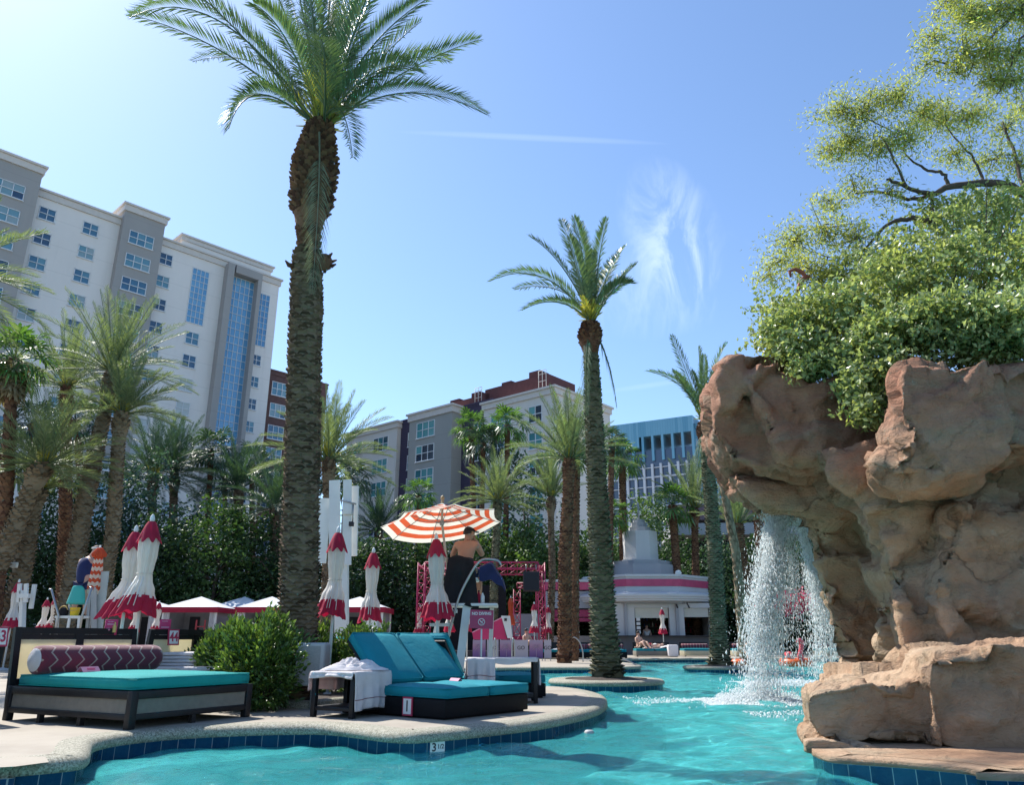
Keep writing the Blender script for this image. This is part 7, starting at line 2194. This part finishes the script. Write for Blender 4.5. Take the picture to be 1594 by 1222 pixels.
mb = MB(); octo(mb, 4.19, 3.86, 4.28, 1.0); mb.build('pink_stripe', plain('bar_pink', (.50, .06, .14), .5), t)
mb = MB()
octo(mb, 2.25, 4.5, 5.35); octo(mb, 2.0, 5.35, 5.6); mb.build('tower_base', M_BG, t)
mb = MB(); octo(mb, 1.15, 5.6, 7.55); octo(mb, 1.3, 5.55, 5.75); mb.build('tower_shaft', M_BW, t)
mb = MB(); octo(mb, .72, 7.55, 7.85); octo(mb, .55, 7.85, 8.15); octo(mb, .4, 8.15, 8.35); mb.tube([(0, 0, 8.3), (0, 0, 9.5)], .06, 8); mb.build('tower_crown', M_BG, t)
mb = MB(); mb.lathe([(.001, .28), (.12, .25), (.2, .12), (.16, 0)], (X_(1048), -3.4, 4.56), 12); mb.build('roof_lamp', M_WP, t)
# left wing
mb = MB(); mb.box((X_(878), .5, 3.15), (X_(920) - X_(838), 6, 1.0)); mb.box((X_(878), 2.5, 1.3), (X_(916) - X_(840), .3, 2.5)); mb.build('wing_wall', M_BG, t)
mb = MB(); mb.box((X_(878), .5, 3.95), (X_(920) - X_(834), 6.3, .45)); mb.build('pink_stripe', MATS['bar_pink'], t)
mb = MB(); mb.box((X_(878), .5, 4.26), (X_(920) - X_(834), 6.4, .14)); mb.build('wing_coping', M_BW, t)
mb = MB(); mb.box((X_(878), -2.3, 2.35), (X_(918) - X_(836), .2, .42)); mb.box((X_(878), -2.32, 1.98), (X_(918) - X_(836), .2, .22)); mb.build('wing_band', plain('bar_magenta', (.34, .02, .09), .5), t)
mb = MB(); mb.box((X_(878), -2.2, .55), (X_(916) - X_(850), .5, 1.0)); mb.build('wing_counter', plain('wing_counter_tan', (.35, .30, .26), .7), t)
for px, h_, lab in ((887, .35, 'tall white drink machine on the left bar counter'), (872, .22, 'short white container on the left bar counter')):
    mb = MB(); mb.box((0, 0, h_ / 2), (.25, .25, h_), bev=.02); mb.lathe([(.08, h_), (.08, h_ + .1), (.001, h_ + .12)], n=10)
    o = mb.build('drink_machine', M_WP, None, BC + Vector((X_(px), -2.2, 1.052))); tag(o, lab, 'drink machine')

# ---- far loungers and daybeds (copies of small prototypes)
def far_bed(px, D_, w, label, bol=True, rz=0.0, base=M_BLKW):
    b = P(px, 1000, D_); b.z = 0
    t = thing('far_daybed', b, label, 'daybed', 'far daybeds along the pool edge', rz)
    mb = MB(); mb.box((0, .6, .16), (w, 1.2, .24), bev=.01)
    mb.build('base', base, t)
    for x in (-w / 2 + .06, w / 2 - .06):
        mb = MB(); mb.box((x, .05, .03), (.07, .07, .08)); mb.build('leg', M_BLK, t)
    mb = MB()
    n_ = 2 if w > 1.5 else 1
    for i in range(n_): cushion(mb, (-w / 2 + w / n_ * (i + .5), .6, .33), (w / n_ - .02, 1.16, .13), bev=.05)
    mb.build('cushion', M_TEAL, t)
    mb = MB(); mb.box((0, 1.18, .48), (w, .05, .46), bev=.01); mb.build('headboard', M_BLK, t)
    if bol:
        mb = MB(); v = MB(); v.lathe([(.09, -w / 2 + .05), (.13, -w / 2 + .08), (.13, w / 2 - .08), (.09, w / 2 - .05)], n=16); mb.add([(z, x + 1.0, y + .5) for x, y, z in v.v], v.f, 0, True); mb.build('bolster', M_ZIG, t)
    return t
far_bed(857, 36.5, 1.9, 'far teal daybed behind the arched handrail', False)
far_bed(893, 37, 1.5, 'far teal daybed just right of the arched handrail')
far_bed(942, 37.5, 2.0, 'far teal daybed behind the larger planter palm')
far_bed(1019, 41.0, 1.9, 'far teal daybed with two sunbathers before the bar', False, base=M_PANEL)
far_bed(1087, 41.5, 1.5, 'far teal daybed with a patterned bolster left of the slim palm', base=M_CREAM)
far_bed(1168, 41.5, 1.5, 'far teal daybed with a patterned bolster behind the falling water', base=M_CREAM)
far_bed(1300, 41.5, 1.5, 'far teal daybed seen beside the inner rock pillar', base=M_CREAM)
q = P(1048, 1000, 40.6); q.z = 0
t = thing('covered_table', q, 'small table under a white cloth right of the sunbathers', 'table')
mb = MB(); mb.box((0, .3, .3), (.5, .5, .56), bev=.06, seg=3); mb.build('cloth', M_WCLO, t)
mb = MB(); mb.box((0, .3, .02), (.4, .4, .04)); mb.build('leg', M_BLK, t)
heap('towel', P(880, 1000, 36.2) + Vector((0, 0.3, -.32)), 0, .5, .2, .18, 'rumpled white towels on the far daybed by the handrail', 5.1)

# ---- pool floats
FLT = WATER_Z
def torus(mb, c, R0, r0, m=0, n=40, k=14, sz=1.0):
    vs = []; c = Vector(c)
    for i in range(n):
        a = 2 * math.pi * i / n
        for j in range(k):
            b = 2 * math.pi * j / k; rr = R0 + r0 * math.cos(b)
            vs.append(c + Vector((math.cos(a) * rr, math.sin(a) * rr, math.sin(b) * r0 * sz)))
    mb.add(vs, [(i * k + j, ((i + 1) % n) * k + j, ((i + 1) % n) * k + (j + 1) % k, i * k + (j + 1) % k) for i in range(n) for j in range(k)], m, True)
M_OR = plain('orange_vinyl', (.75, .14, .03), .3, .05, trans=.25)
M_PV = plain('pink_vinyl', (.75, .12, .14), .3, .05, trans=.25)
b = G(1156, 1036, FLT); mb = MB(); torus(mb, (0, 0, .1), .42, .15); o = mb.build('swim_ring', M_OR, None, b); tag(o, 'orange swim ring floating left of the falling water', 'swim ring')
b = G(1240, 1038, FLT); t = thing('flamingo_float', b, 'orange and pink flamingo shaped float behind the waterfall', 'pool float')
mb = MB(); torus(mb, (0, 0, .13), .5, .19); mb.build('ring', M_OR, t)
mb = MB(); mb.tube(catmull([(.05, -.5, .2), (-.02, -.62, .45), (.06, -.58, .72), (.1, -.6, .9), (.0, -.66, .98), (-.12, -.7, .9)], 5), [.12] * 6 + [.09] * 12 + [.10] * 5 + [.06] * 3, 10); mb.build('neck', M_PV, t)
mb = MB(); mb.box((-.35, -.2, .42), (.25, .5, .3), bev=.12, seg=3); mb.build('wing', M_PV, t)
mb = MB(); mb.tube([(-.12, -.7, .9), (-.2, -.72, .80)], [.05, .015], 8); mb.build('beak', M_INK, t)
b = G(1207, 1031, FLT); mb = MB(); torus(mb, (0, 0, .08), .2, .12); mb.lathe([(.001, .2), (.2, .14), (.28, .04), (.2, -.03)], (0, 0, 0), 16)
o = mb.build('blue_float', plain('blue_vinyl', (.02, .22, .62), .3, .05), None, b); tag(o, 'small blue float between the orange ring and flamingo', 'pool float')
b = G(1003, 1028, FLT); mb = MB(); mb.lathe([(.001, .38), (.07, .35), (.1, .25), (.06, .14), (.13, .1), (.13, -.02)], (0, 0, 0), 12)
o = mb.build('rubber_duck', plain('duck_yellow', (.75, .35, .05), .4), None, b); tag(o, 'small orange-yellow bath toy at the far pool edge', 'toy')
# skimmer lid bobbing near the deck
b = G(917, 1142, FLT); mb = MB(); mb.lathe([(.001, .035), (.04, .032), (.055, .015), (.055, -.03)], (0, 0, 0), 16); o = mb.build('chlorine_float', M_GP, None, b); tag(o, 'tiny grey floating dispenser near the curved deck tip', 'pool float')
# magenta hedge blossoms seen through the spray
rg = np.random.default_rng(5); c = np.array(P(1232, 938, 44)); pts = c + rg.normal(0, 1, (1500, 3)) * np.array([.85, .3, .3])
V, F = leaf_arrays(pts, .16, .8, rg, .5); o = np_mesh('bougainvillea', V, F, leafmat('magenta_bract', (.35, .02, .10), (.55, .05, .18), .4, .5))
tag(o, 'magenta flowering shrub seen through the falling water', 'flowering shrub')

# depth marker tile in the waterline
a = G(676, 1156, -.1); a2 = G(690, 1155, -.1)
d_ = (a2 - a).normalized(); nrm = Vector((d_.y, -d_.x, 0))
m_ = thing('depth_marker', a.lerp(a2, .5) - nrm * .03 + Vector((0, 0, -.05)), 'white depth tile reading 3 1/2 in the blue waterline', 'depth marker', None, math.atan2(d_.y, d_.x))
mb = MB(); mb.box((0, 0, 0), (.15, .012, .098)); mb.build('tile', M_SIGNW, m_)
text_mesh('numeral', '3', .10, M_INK, m_, (-.035, -.0075, 0), (math.pi / 2, 0, 0), .001, .002)
text_mesh('numeral', '1/2', .055, M_INK, m_, (.032, -.0075, .005), (math.pi / 2, 0, 0), .001, .001)

# ================================================ PEOPLE
M_SKIN = plain('skin_tan', (.42, .22, .14), .55, .12, 4, 60, .05)
M_SKIN2 = plain('skin_fair', (.50, .30, .22), .55, .12, 4)
M_HAIR = plain('dark_hair', (.018, .012, .010), .7, .3, 30)
M_BLACKC = plain('black_cloth', (.010, .010, .013), .85, .3, 6, 120, .4)
M_LIME = plain('lime_shirt', (.30, .55, .04), .8, .1)
M_TEE = plain('white_tee', (.62, .62, .62), .85, .06)

def hand(J, E, w, d, side, up=Vector((0, 0, 1)), curl=.5, s=1.0):
    """palm, four bent fingers of unequal length and a thumb leaving the palm's side; w = wrist joint index"""
    W = Vector(J[w][:3]); d = d.normalized(); sv = d.cross(up).normalized() * side; n = sv.cross(d).normalized() * side
    pal = W + d * .045 * s; J.append((*pal, .030 * s, .014 * s)); p = len(J) - 1; E.append((w, p))
    kn = W + d * .085 * s; J.append((*kn, .036 * s, .013 * s)); k0 = len(J) - 1; E.append((p, k0))
    for i, (o_, l) in enumerate(((-.030, .065), (-.010, .076), (.010, .072), (.030, .056))):
        a = kn + sv * o_ * s + d * .012 * s; b = a + (d * (1 - curl * .4) - n * curl * .5) * l * .5 * s; c = b + (d * (1 - curl) - n * curl) * l * .5 * s
        J.append((*a, .0085 * s)); J.append((*b, .008 * s)); J.append((*c, .0065 * s)); q = len(J)
        E += [(k0, q - 3), (q - 3, q - 2), (q - 2, q - 1)]
    a = W + d * .035 * s - sv * .03 * s; b = a + (d * .6 - sv * .7 - n * .2) * .032 * s; c = b + (d * .9 - sv * .2 - n * .3) * .03 * s
    J.append((*a, .011 * s)); J.append((*b, .010 * s)); J.append((*c, .008 * s)); q = len(J)
    E += [(p, q - 3), (q - 3, q - 2), (q - 2, q - 1)]

def face_bits(J, E, head, fwd, r=.095):
    """nose and ears grown from the head joint"""
    H = Vector(J[head][:3]); fwd = fwd.normalized(); s = fwd.cross(Vector((0, 0, 1))).normalized()
    n = H + fwd * (r * 1.02) - Vector((0, 0, .01)); J.append((*n, .014, .02)); E.append((head, len(J) - 1))
    for sd in (-1, 1):
        e = H + s * sd * r * .93 - Vector((0, 0, .005)); J.append((*e, .010, .022)); E.append((head, len(J) - 1))
def face_parts(t, H, fwd, r=.095):
    fwd = fwd.normalized(); s = fwd.cross(Vector((0, 0, 1))).normalized()
    mb = MB()
    for sd in (-1, 1):
        mb.lathe([(.001, .008), (.011, 0), (.001, -.008)], H + fwd * r * .92 + s * sd * .032 + Vector((0, 0, .02)), 8)
        mb.tube([H + fwd * r * .95 + s * sd * .018 + Vector((0, 0, .045)), H + fwd * r * .9 + s * sd * .048 + Vector((0, 0, .043))], .005, 5)
    mb.build('eye', M_HAIR, t)
    mb = MB(); mb.tube([H + fwd * r * .93 - s * .022 - Vector((0, 0, .055)), H + fwd * r * .98 - Vector((0, 0, .053)), H + fwd * r * .93 + s * .022 - Vector((0, 0, .055))], .006, 5)
    mb.build('mouth', plain('lips', (.35, .12, .10), .5), t)

# shirtless lifeguard seated with his back to us, head turned right, hand at the chin
pr_ = sroot + Vector((-.0, .02, seat_z + .03))
t = thing('person', pr_, 'shirtless lifeguard in a black cap seated high on the stand, hand at chin', 'person')
J = [(0, 0, .12, .15, .12), (0, .03, .26, .135, .10), (.005, .08, .42, .155, .105), (.01, .13, .55, .16, .10), (.02, .17, .63, .07, .06), (.03, .19, .70, .058, .058), (.045, .205, .77, .083, .092), (.05, .21, .845, .075, .085),
     (-.16, .13, .57, .065), (-.245, .22, .38, .050), (-.16, .40, .26, .038), (-.12, .46, .24, .028),
     (.185, .13, .57, .065), (.285, .24, .40, .050), (.225, .33, .56, .036), (.17, .33, .66, .027),
     (-.11, .10, .08, .10), (-.16, .46, .10, .078), (-.16, .50, -.18, .06), (-.16, .50, -.38, .042), (-.16, .60, -.42, .035),
     (.13, .10, .08, .10), (.20, .46, .12, .078), (.22, .50, -.16, .06), (.22, .50, -.36, .042), (.23, .60, -.40, .035)]
E_ = [(0, 1), (1, 2), (2, 3), (3, 4), (4, 5), (5, 6), (6, 7), (3, 8), (8, 9), (9, 10), (10, 11), (3, 12), (12, 13), (13, 14), (14, 15), (0, 16), (16, 17), (17, 18), (18, 19), (19, 20), (0, 21), (21, 22), (22, 23), (23, 24), (24, 25)]
face_bits(J, E_, 6, Vector((.9, .4, 0)))
hand(J, E_, 11, Vector((.3, .5, -.5)), 1, curl=.7); hand(J, E_, 15, Vector((-.35, -.1, .5)), -1, up=Vector((0, 1, 0)), curl=.8)
skin_body('body', J, E_, M_SKIN, t)
face_parts(t, Vector(J[6][:3]), Vector((.9, .4, 0)))
# shorts
skin_body('shorts', [(0, 0, .06, .165, .135), (0, .02, .16, .155, .12), (-.11, .10, .08, .115), (-.15, .34, .10, .10), (.13, .10, .08, .115), (.18, .34, .12, .10)], [(0, 1), (0, 2), (2, 3), (0, 4), (4, 5)], M_NAVY, t)
# cap with brim to the right, hair below it
hc = Vector((.048, .208, .80))
mb = MB()
mb.grid(lambda u, v: hc + Vector((math.cos(u * 6.2832) * .098 * math.cos(v * 1.57), math.sin(u * 6.2832) * .108 * math.cos(v * 1.57), .02 + .088 * math.sin(v * 1.57))), 24, 8)
fw = Vector((.9, .4, 0)).normalized(); sd_ = Vector((-fw.y, fw.x, 0))
mb.grid(lambda u, v: hc + fw * (.06 + .11 * v) * (1 - .12 * (2 * u - 1) ** 2) + sd_ * (2 * u - 1) * .078 * (1 - .25 * v) + Vector((0, 0, .035 - .018 * v - .012 * (2 * u - 1) ** 2)), 12, 6)
o = mb.build('cap', M_BLACKC, t); o.modifiers.new('s', 'SOLIDIFY').thickness = .006
mb = MB(); mb.grid(lambda u, v: hc + Vector((math.cos(2.2 + u * 3.0) * .094, math.sin(2.2 + u * 3.0) * .103, .02 - .065 * v * (1 - .3 * abs(2 * u - 1)))), 16, 5)
o = mb.build('hair', M_HAIR, t); o.modifiers.new('s', 'SOLIDIFY').thickness = .014

# bending lifeguard in navy on the left stand
b = P(124, 945, 18.75)
stp = Vector((b.x, 18.75, zq + .03))
t = thing('person', stp, 'person in navy tank top and white visor bending forward on the left stand', 'person')
J = [(0, 0, .82, .145, .12), (-.03, .03, .98, .13, .10), (-.075, .10, 1.14, .145, .10), (-.09, .17, 1.27, .15, .095), (-.04, .20, 1.39, .06), (.01, .22, 1.47, .056), (.04, .25, 1.56, .088, .095), (.05, .28, 1.64, .07, .08),
     (-.24, .17, 1.28, .062), (-.33, .30, 1.08, .046), (-.22, .48, .96, .036), (-.18, .54, .93, .027),
     (.08, .17, 1.27, .062), (.17, .22, 1.02, .046), (.24, .36, .84, .036), (.26, .42, .80, .027),
     (-.10, 0, .78, .105), (-.12, -.04, .42, .075), (-.12, .02, .10, .048), (-.12, .14, .04, .035),
     (.10, 0, .78, .105), (.14, -.04, .42, .075), (.13, .02, .10, .048), (.13, .14, .04, .035)]
E_ = [(0, 1), (1, 2), (2, 3), (3, 4), (4, 5), (5, 6), (6, 7), (3, 8), (8, 9), (9, 10), (10, 11), (3, 12), (12, 13), (13, 14), (14, 15), (0, 16), (16, 17), (17, 18), (18, 19), (0, 20), (20, 21), (21, 22), (22, 23)]
face_bits(J, E_, 6, Vector((.3, .9, -.3)))
hand(J, E_, 11, Vector((.3, .5, -.5)), 1, curl=.6); hand(J, E_, 15, Vector((.3, .5, -.5)), -1, curl=.6)
skin_body('body', J, E_, M_SKIN2, t)
skin_body('tank_top', [(.01, 0, .66, .18, .16), (-.03, .03, .96, .19, .165), (-.075, .10, 1.14, .205, .17), (-.09, .165, 1.27, .19, .15), (-.08, .19, 1.36, .10, .08)], [(0, 1), (1, 2), (2, 3), (3, 4)], M_NAVY, t)
skin_body('shorts', [(0, 0, .84, .16, .135), (-.10, 0, .74, .118), (-.125, -.02, .52, .115), (.10, 0, .74, .118), (.14, -.02, .52, .115)], [(0, 1), (1, 2), (0, 3), (3, 4)], M_NAVY, t)
hc = Vector((.045, .265, 1.60))
mb = MB(); mb.tube([hc + Vector((math.cos(a) * .10, math.sin(a) * .105, .0)) for a in [i * math.pi / 10 for i in range(21)]], .022, 6, caps=False)
mb.grid(lambda u, v: hc + Vector(((2 * u - 1) * .08, .09 + .09 * v, -.01 - .03 * v)), 8, 4); mb.build('visor', M_TEE, t)
mb = MB(); mb.grid(lambda u, v: hc + Vector((math.cos(u * 6.2832) * .088 * math.cos(v * 1.57), math.sin(u * 6.2832) * .095 * math.cos(v * 1.57), .01 + .06 * math.sin(v * 1.57))), 20, 6); mb.build('hair', plain('brown_hair', (.09, .05, .03), .7), t)

def far_person(loc, rz, label, pose, shirt, legs=None, hair=M_HAIR, cap=None):
    t = thing('person', loc, label, 'person', None, rz)
    if pose == 'stand':
        J = [(0, 0, .92, .14, .11), (0, 0, 1.10, .125, .095), (0, .0, 1.32, .155, .10), (0, 0, 1.42, .11, .08), (0, .01, 1.50, .055), (0, .02, 1.60, .082, .092), (0, .02, 1.68, .07, .08), (-.19, 0, 1.38, .055), (-.24, .03, 1.12, .043), (-.18, .2, .98, .03), (.19, 0, 1.38, .055), (.24, .03, 1.12, .043), (.18, .2, .98, .03),
             (-.09, 0, .86, .10), (-.10, .02, .48, .07), (-.10, 0, .10, .045), (-.10, .12, .04, .035), (.09, 0, .86, .10), (.10, .02, .48, .07), (.10, 0, .10, .045), (.10, .12, .04, .035)]
        E_ = [(0, 1), (1, 2), (2, 3), (3, 4), (4, 5), (5, 6), (2, 7), (7, 8), (8, 9), (2, 10), (10, 11), (11, 12), (0, 13), (13, 14), (14, 15), (15, 16), (0, 17), (17, 18), (18, 19), (19, 20)]
        top = [(0, 0, .93, .15, .125), (0, 0, 1.10, .14, .112), (0, 0, 1.32, .17, .118), (-.19, 0, 1.37, .072), (.19, 0, 1.37, .072)]; te = [(0, 1), (1, 2), (2, 3), (2, 4)]
        bot = [(0, 0, .9, .155, .13), (-.09, 0, .8, .115), (-.10, .02, .55, .1), (.09, 0, .8, .115), (.10, .02, .55, .1)]; be = [(0, 1), (1, 2), (0, 3), (3, 4)]
        hands = [(9, Vector((.2, .6, -.3)), 1), (12, Vector((-.2, .6, -.3)), -1)]
    elif pose == 'sit':
        J = [(0, 0, .12, .14, .11), (0, .02, .28, .125, .095), (0, .03, .48, .15, .10), (0, .03, .58, .1, .08), (0, .04, .66, .055), (0, .05, .75, .082, .092), (0, .05, .82, .07, .08), (-.18, .03, .53, .055), (-.24, -.08, .32, .043), (-.12, -.25, .25, .03), (.18, .03, .53, .055), (.24, -.08, .32, .043), (.12, -.25, .25, .03),
             (-.1, -.05, .1, .10), (-.14, -.45, .34, .07), (-.14, -.72, .06, .045), (-.14, -.82, .04, .035), (.1, -.05, .1, .10), (.14, -.45, .34, .07), (.14, -.72, .06, .045), (.14, -.82, .04, .035)]
        E_ = [(0, 1), (1, 2), (2, 3), (3, 4), (4, 5), (5, 6), (2, 7), (7, 8), (8, 9), (2, 10), (10, 11), (11, 12), (0, 13), (13, 14), (14, 15), (15, 16), (0, 17), (17, 18), (18, 19), (19, 20)]
        top = [(0, .02, .22, .14, .11), (0, .03, .48, .165, .115)]; te = [(0, 1)]
        bot = [(0, 0, .1, .155, .125), (-.1, -.1, .12, .11), (.1, -.1, .12, .11)]; be = [(0, 1), (0, 2)]
        hands = [(9, Vector((.2, -.6, -.1)), 1), (12, Vector((-.2, -.6, -.1)), -1)]
    else:   # lying on the back, head at +x, knees raised
        J = [(0, 0, .10, .11, .14), (.18, 0, .11, .10, .13), (.40, 0, .14, .10, .15), (.50, 0, .16, .08, .1), (.58, 0, .17, .055), (.68, 0, .20, .088), (.75, 0, .20, .075), (.46, -.17, .14, .055), (.26, -.24, .10, .043), (.06, -.2, .08, .03), (.46, .17, .14, .055), (.26, .24, .10, .043), (.12, .08, .26, .03),
             (-.08, -.09, .10, .10), (-.40, -.11, .40, .07), (-.66, -.1, .06, .045), (-.76, -.1, .06, .035), (-.08, .09, .10, .10), (-.44, .10, .30, .07), (-.74, .1, .06, .045), (-.84, .1, .08, .035)]
        E_ = [(0, 1), (1, 2), (2, 3), (3, 4), (4, 5), (5, 6), (2, 7), (7, 8), (8, 9), (2, 10), (10, 11), (11, 12), (0, 13), (13, 14), (14, 15), (15, 16), (0, 17), (17, 18), (18, 19), (19, 20)]
        top = [(.1, 0, .11, .12, .14), (.40, 0, .145, .115, .16)]; te = [(0, 1)]
        bot = [(0, 0, .10, .125, .155), (-.12, -.09, .14, .11), (-.12, .09, .14, .11)]; be = [(0, 1), (0, 2)]
        hands = [(9, Vector((-.6, .1, -.1)), 1), (12, Vector((-.4, -.6, 0)), -1)]
    for w, d, s in hands: hand(J, E_, w, d, s, curl=.4)
    fwd = Vector((0, 1 if pose == 'stand' else -1, 0)) if pose != 'lie' else Vector((-.3, 0, 1))
    if pose != 'lie': face_bits(J, E_, 5, fwd, .085)
    skin_body('body', J, E_, M_SKIN2, t, 1)
    if pose != 'lie': face_parts(t, Vector(J[5][:3]), fwd, .085)
    if shirt: skin_body('shirt', top, te, shirt, t, 1)
    skin_body('shorts', bot, be, legs or M_BLACKC, t, 1)
    H = Vector(J[6][:3])
    mb = MB(); mb.lathe([(.001, .07), (.05, .055), (.085, .01), (.088, -.05), (.06, -.08)], H, 12); mb.build('hair', hair, t)
    return t
q = P(293, 1000, 34); far_person(Vector((q.x, 34, -.0)), 2.6, 'person in a lime green shirt walking past the first cabana', 'sit', M_LIME).location.z = .1
q = P(1013, 1000, 47.2); far_person(Vector((q.x, BY - 2.6, 0)), math.pi, 'bartender in a white shirt standing inside the bar opening', 'stand', M_TEE)
q = P(1012, 1000, 41.5); far_person(Vector((q.x, 41.5, .38)), .25, 'sunbather lying on a white towel on the far daybed, right one', 'lie', M_TEE, M_UR)
q = P(996, 1000, 41.3); far_person(Vector((q.x, 41.6, .38)), .5, 'tanned sunbather sitting at the left end of the far daybed', 'sit', None, M_BLACKC)
q = P(1168, 1000, 33.5); far_person(Vector((q.x, 33.6, -.75)), 3.0, 'swimmer with wet hair standing in the pool beside the orange ring', 'stand', M_TEE)
q = P(800, 1000, 37.5); far_person(Vector((q.x + .6, 37.5, 0)), .6, 'person in black standing beside the stage truss', 'sit', M_BLACKC).location.z = .45
mb = MB(); mb.grid(lambda u, v: (-.55 + 1.2 * u, -.5 + v * .9, .41 + .05 * math.sin(u * 9) * math.sin(v * 7) + .24 * max(0, u - .55)), 20, 14)
q = P(1018, 1000, 41.6); o = mb.build('towel', M_WCLO, None, (q.x, 41.6, 0)); tag(o, 'rumpled pale towel under the sunbathers', 'towel'); o.modifiers.new('s', 'SOLIDIFY').thickness = .02
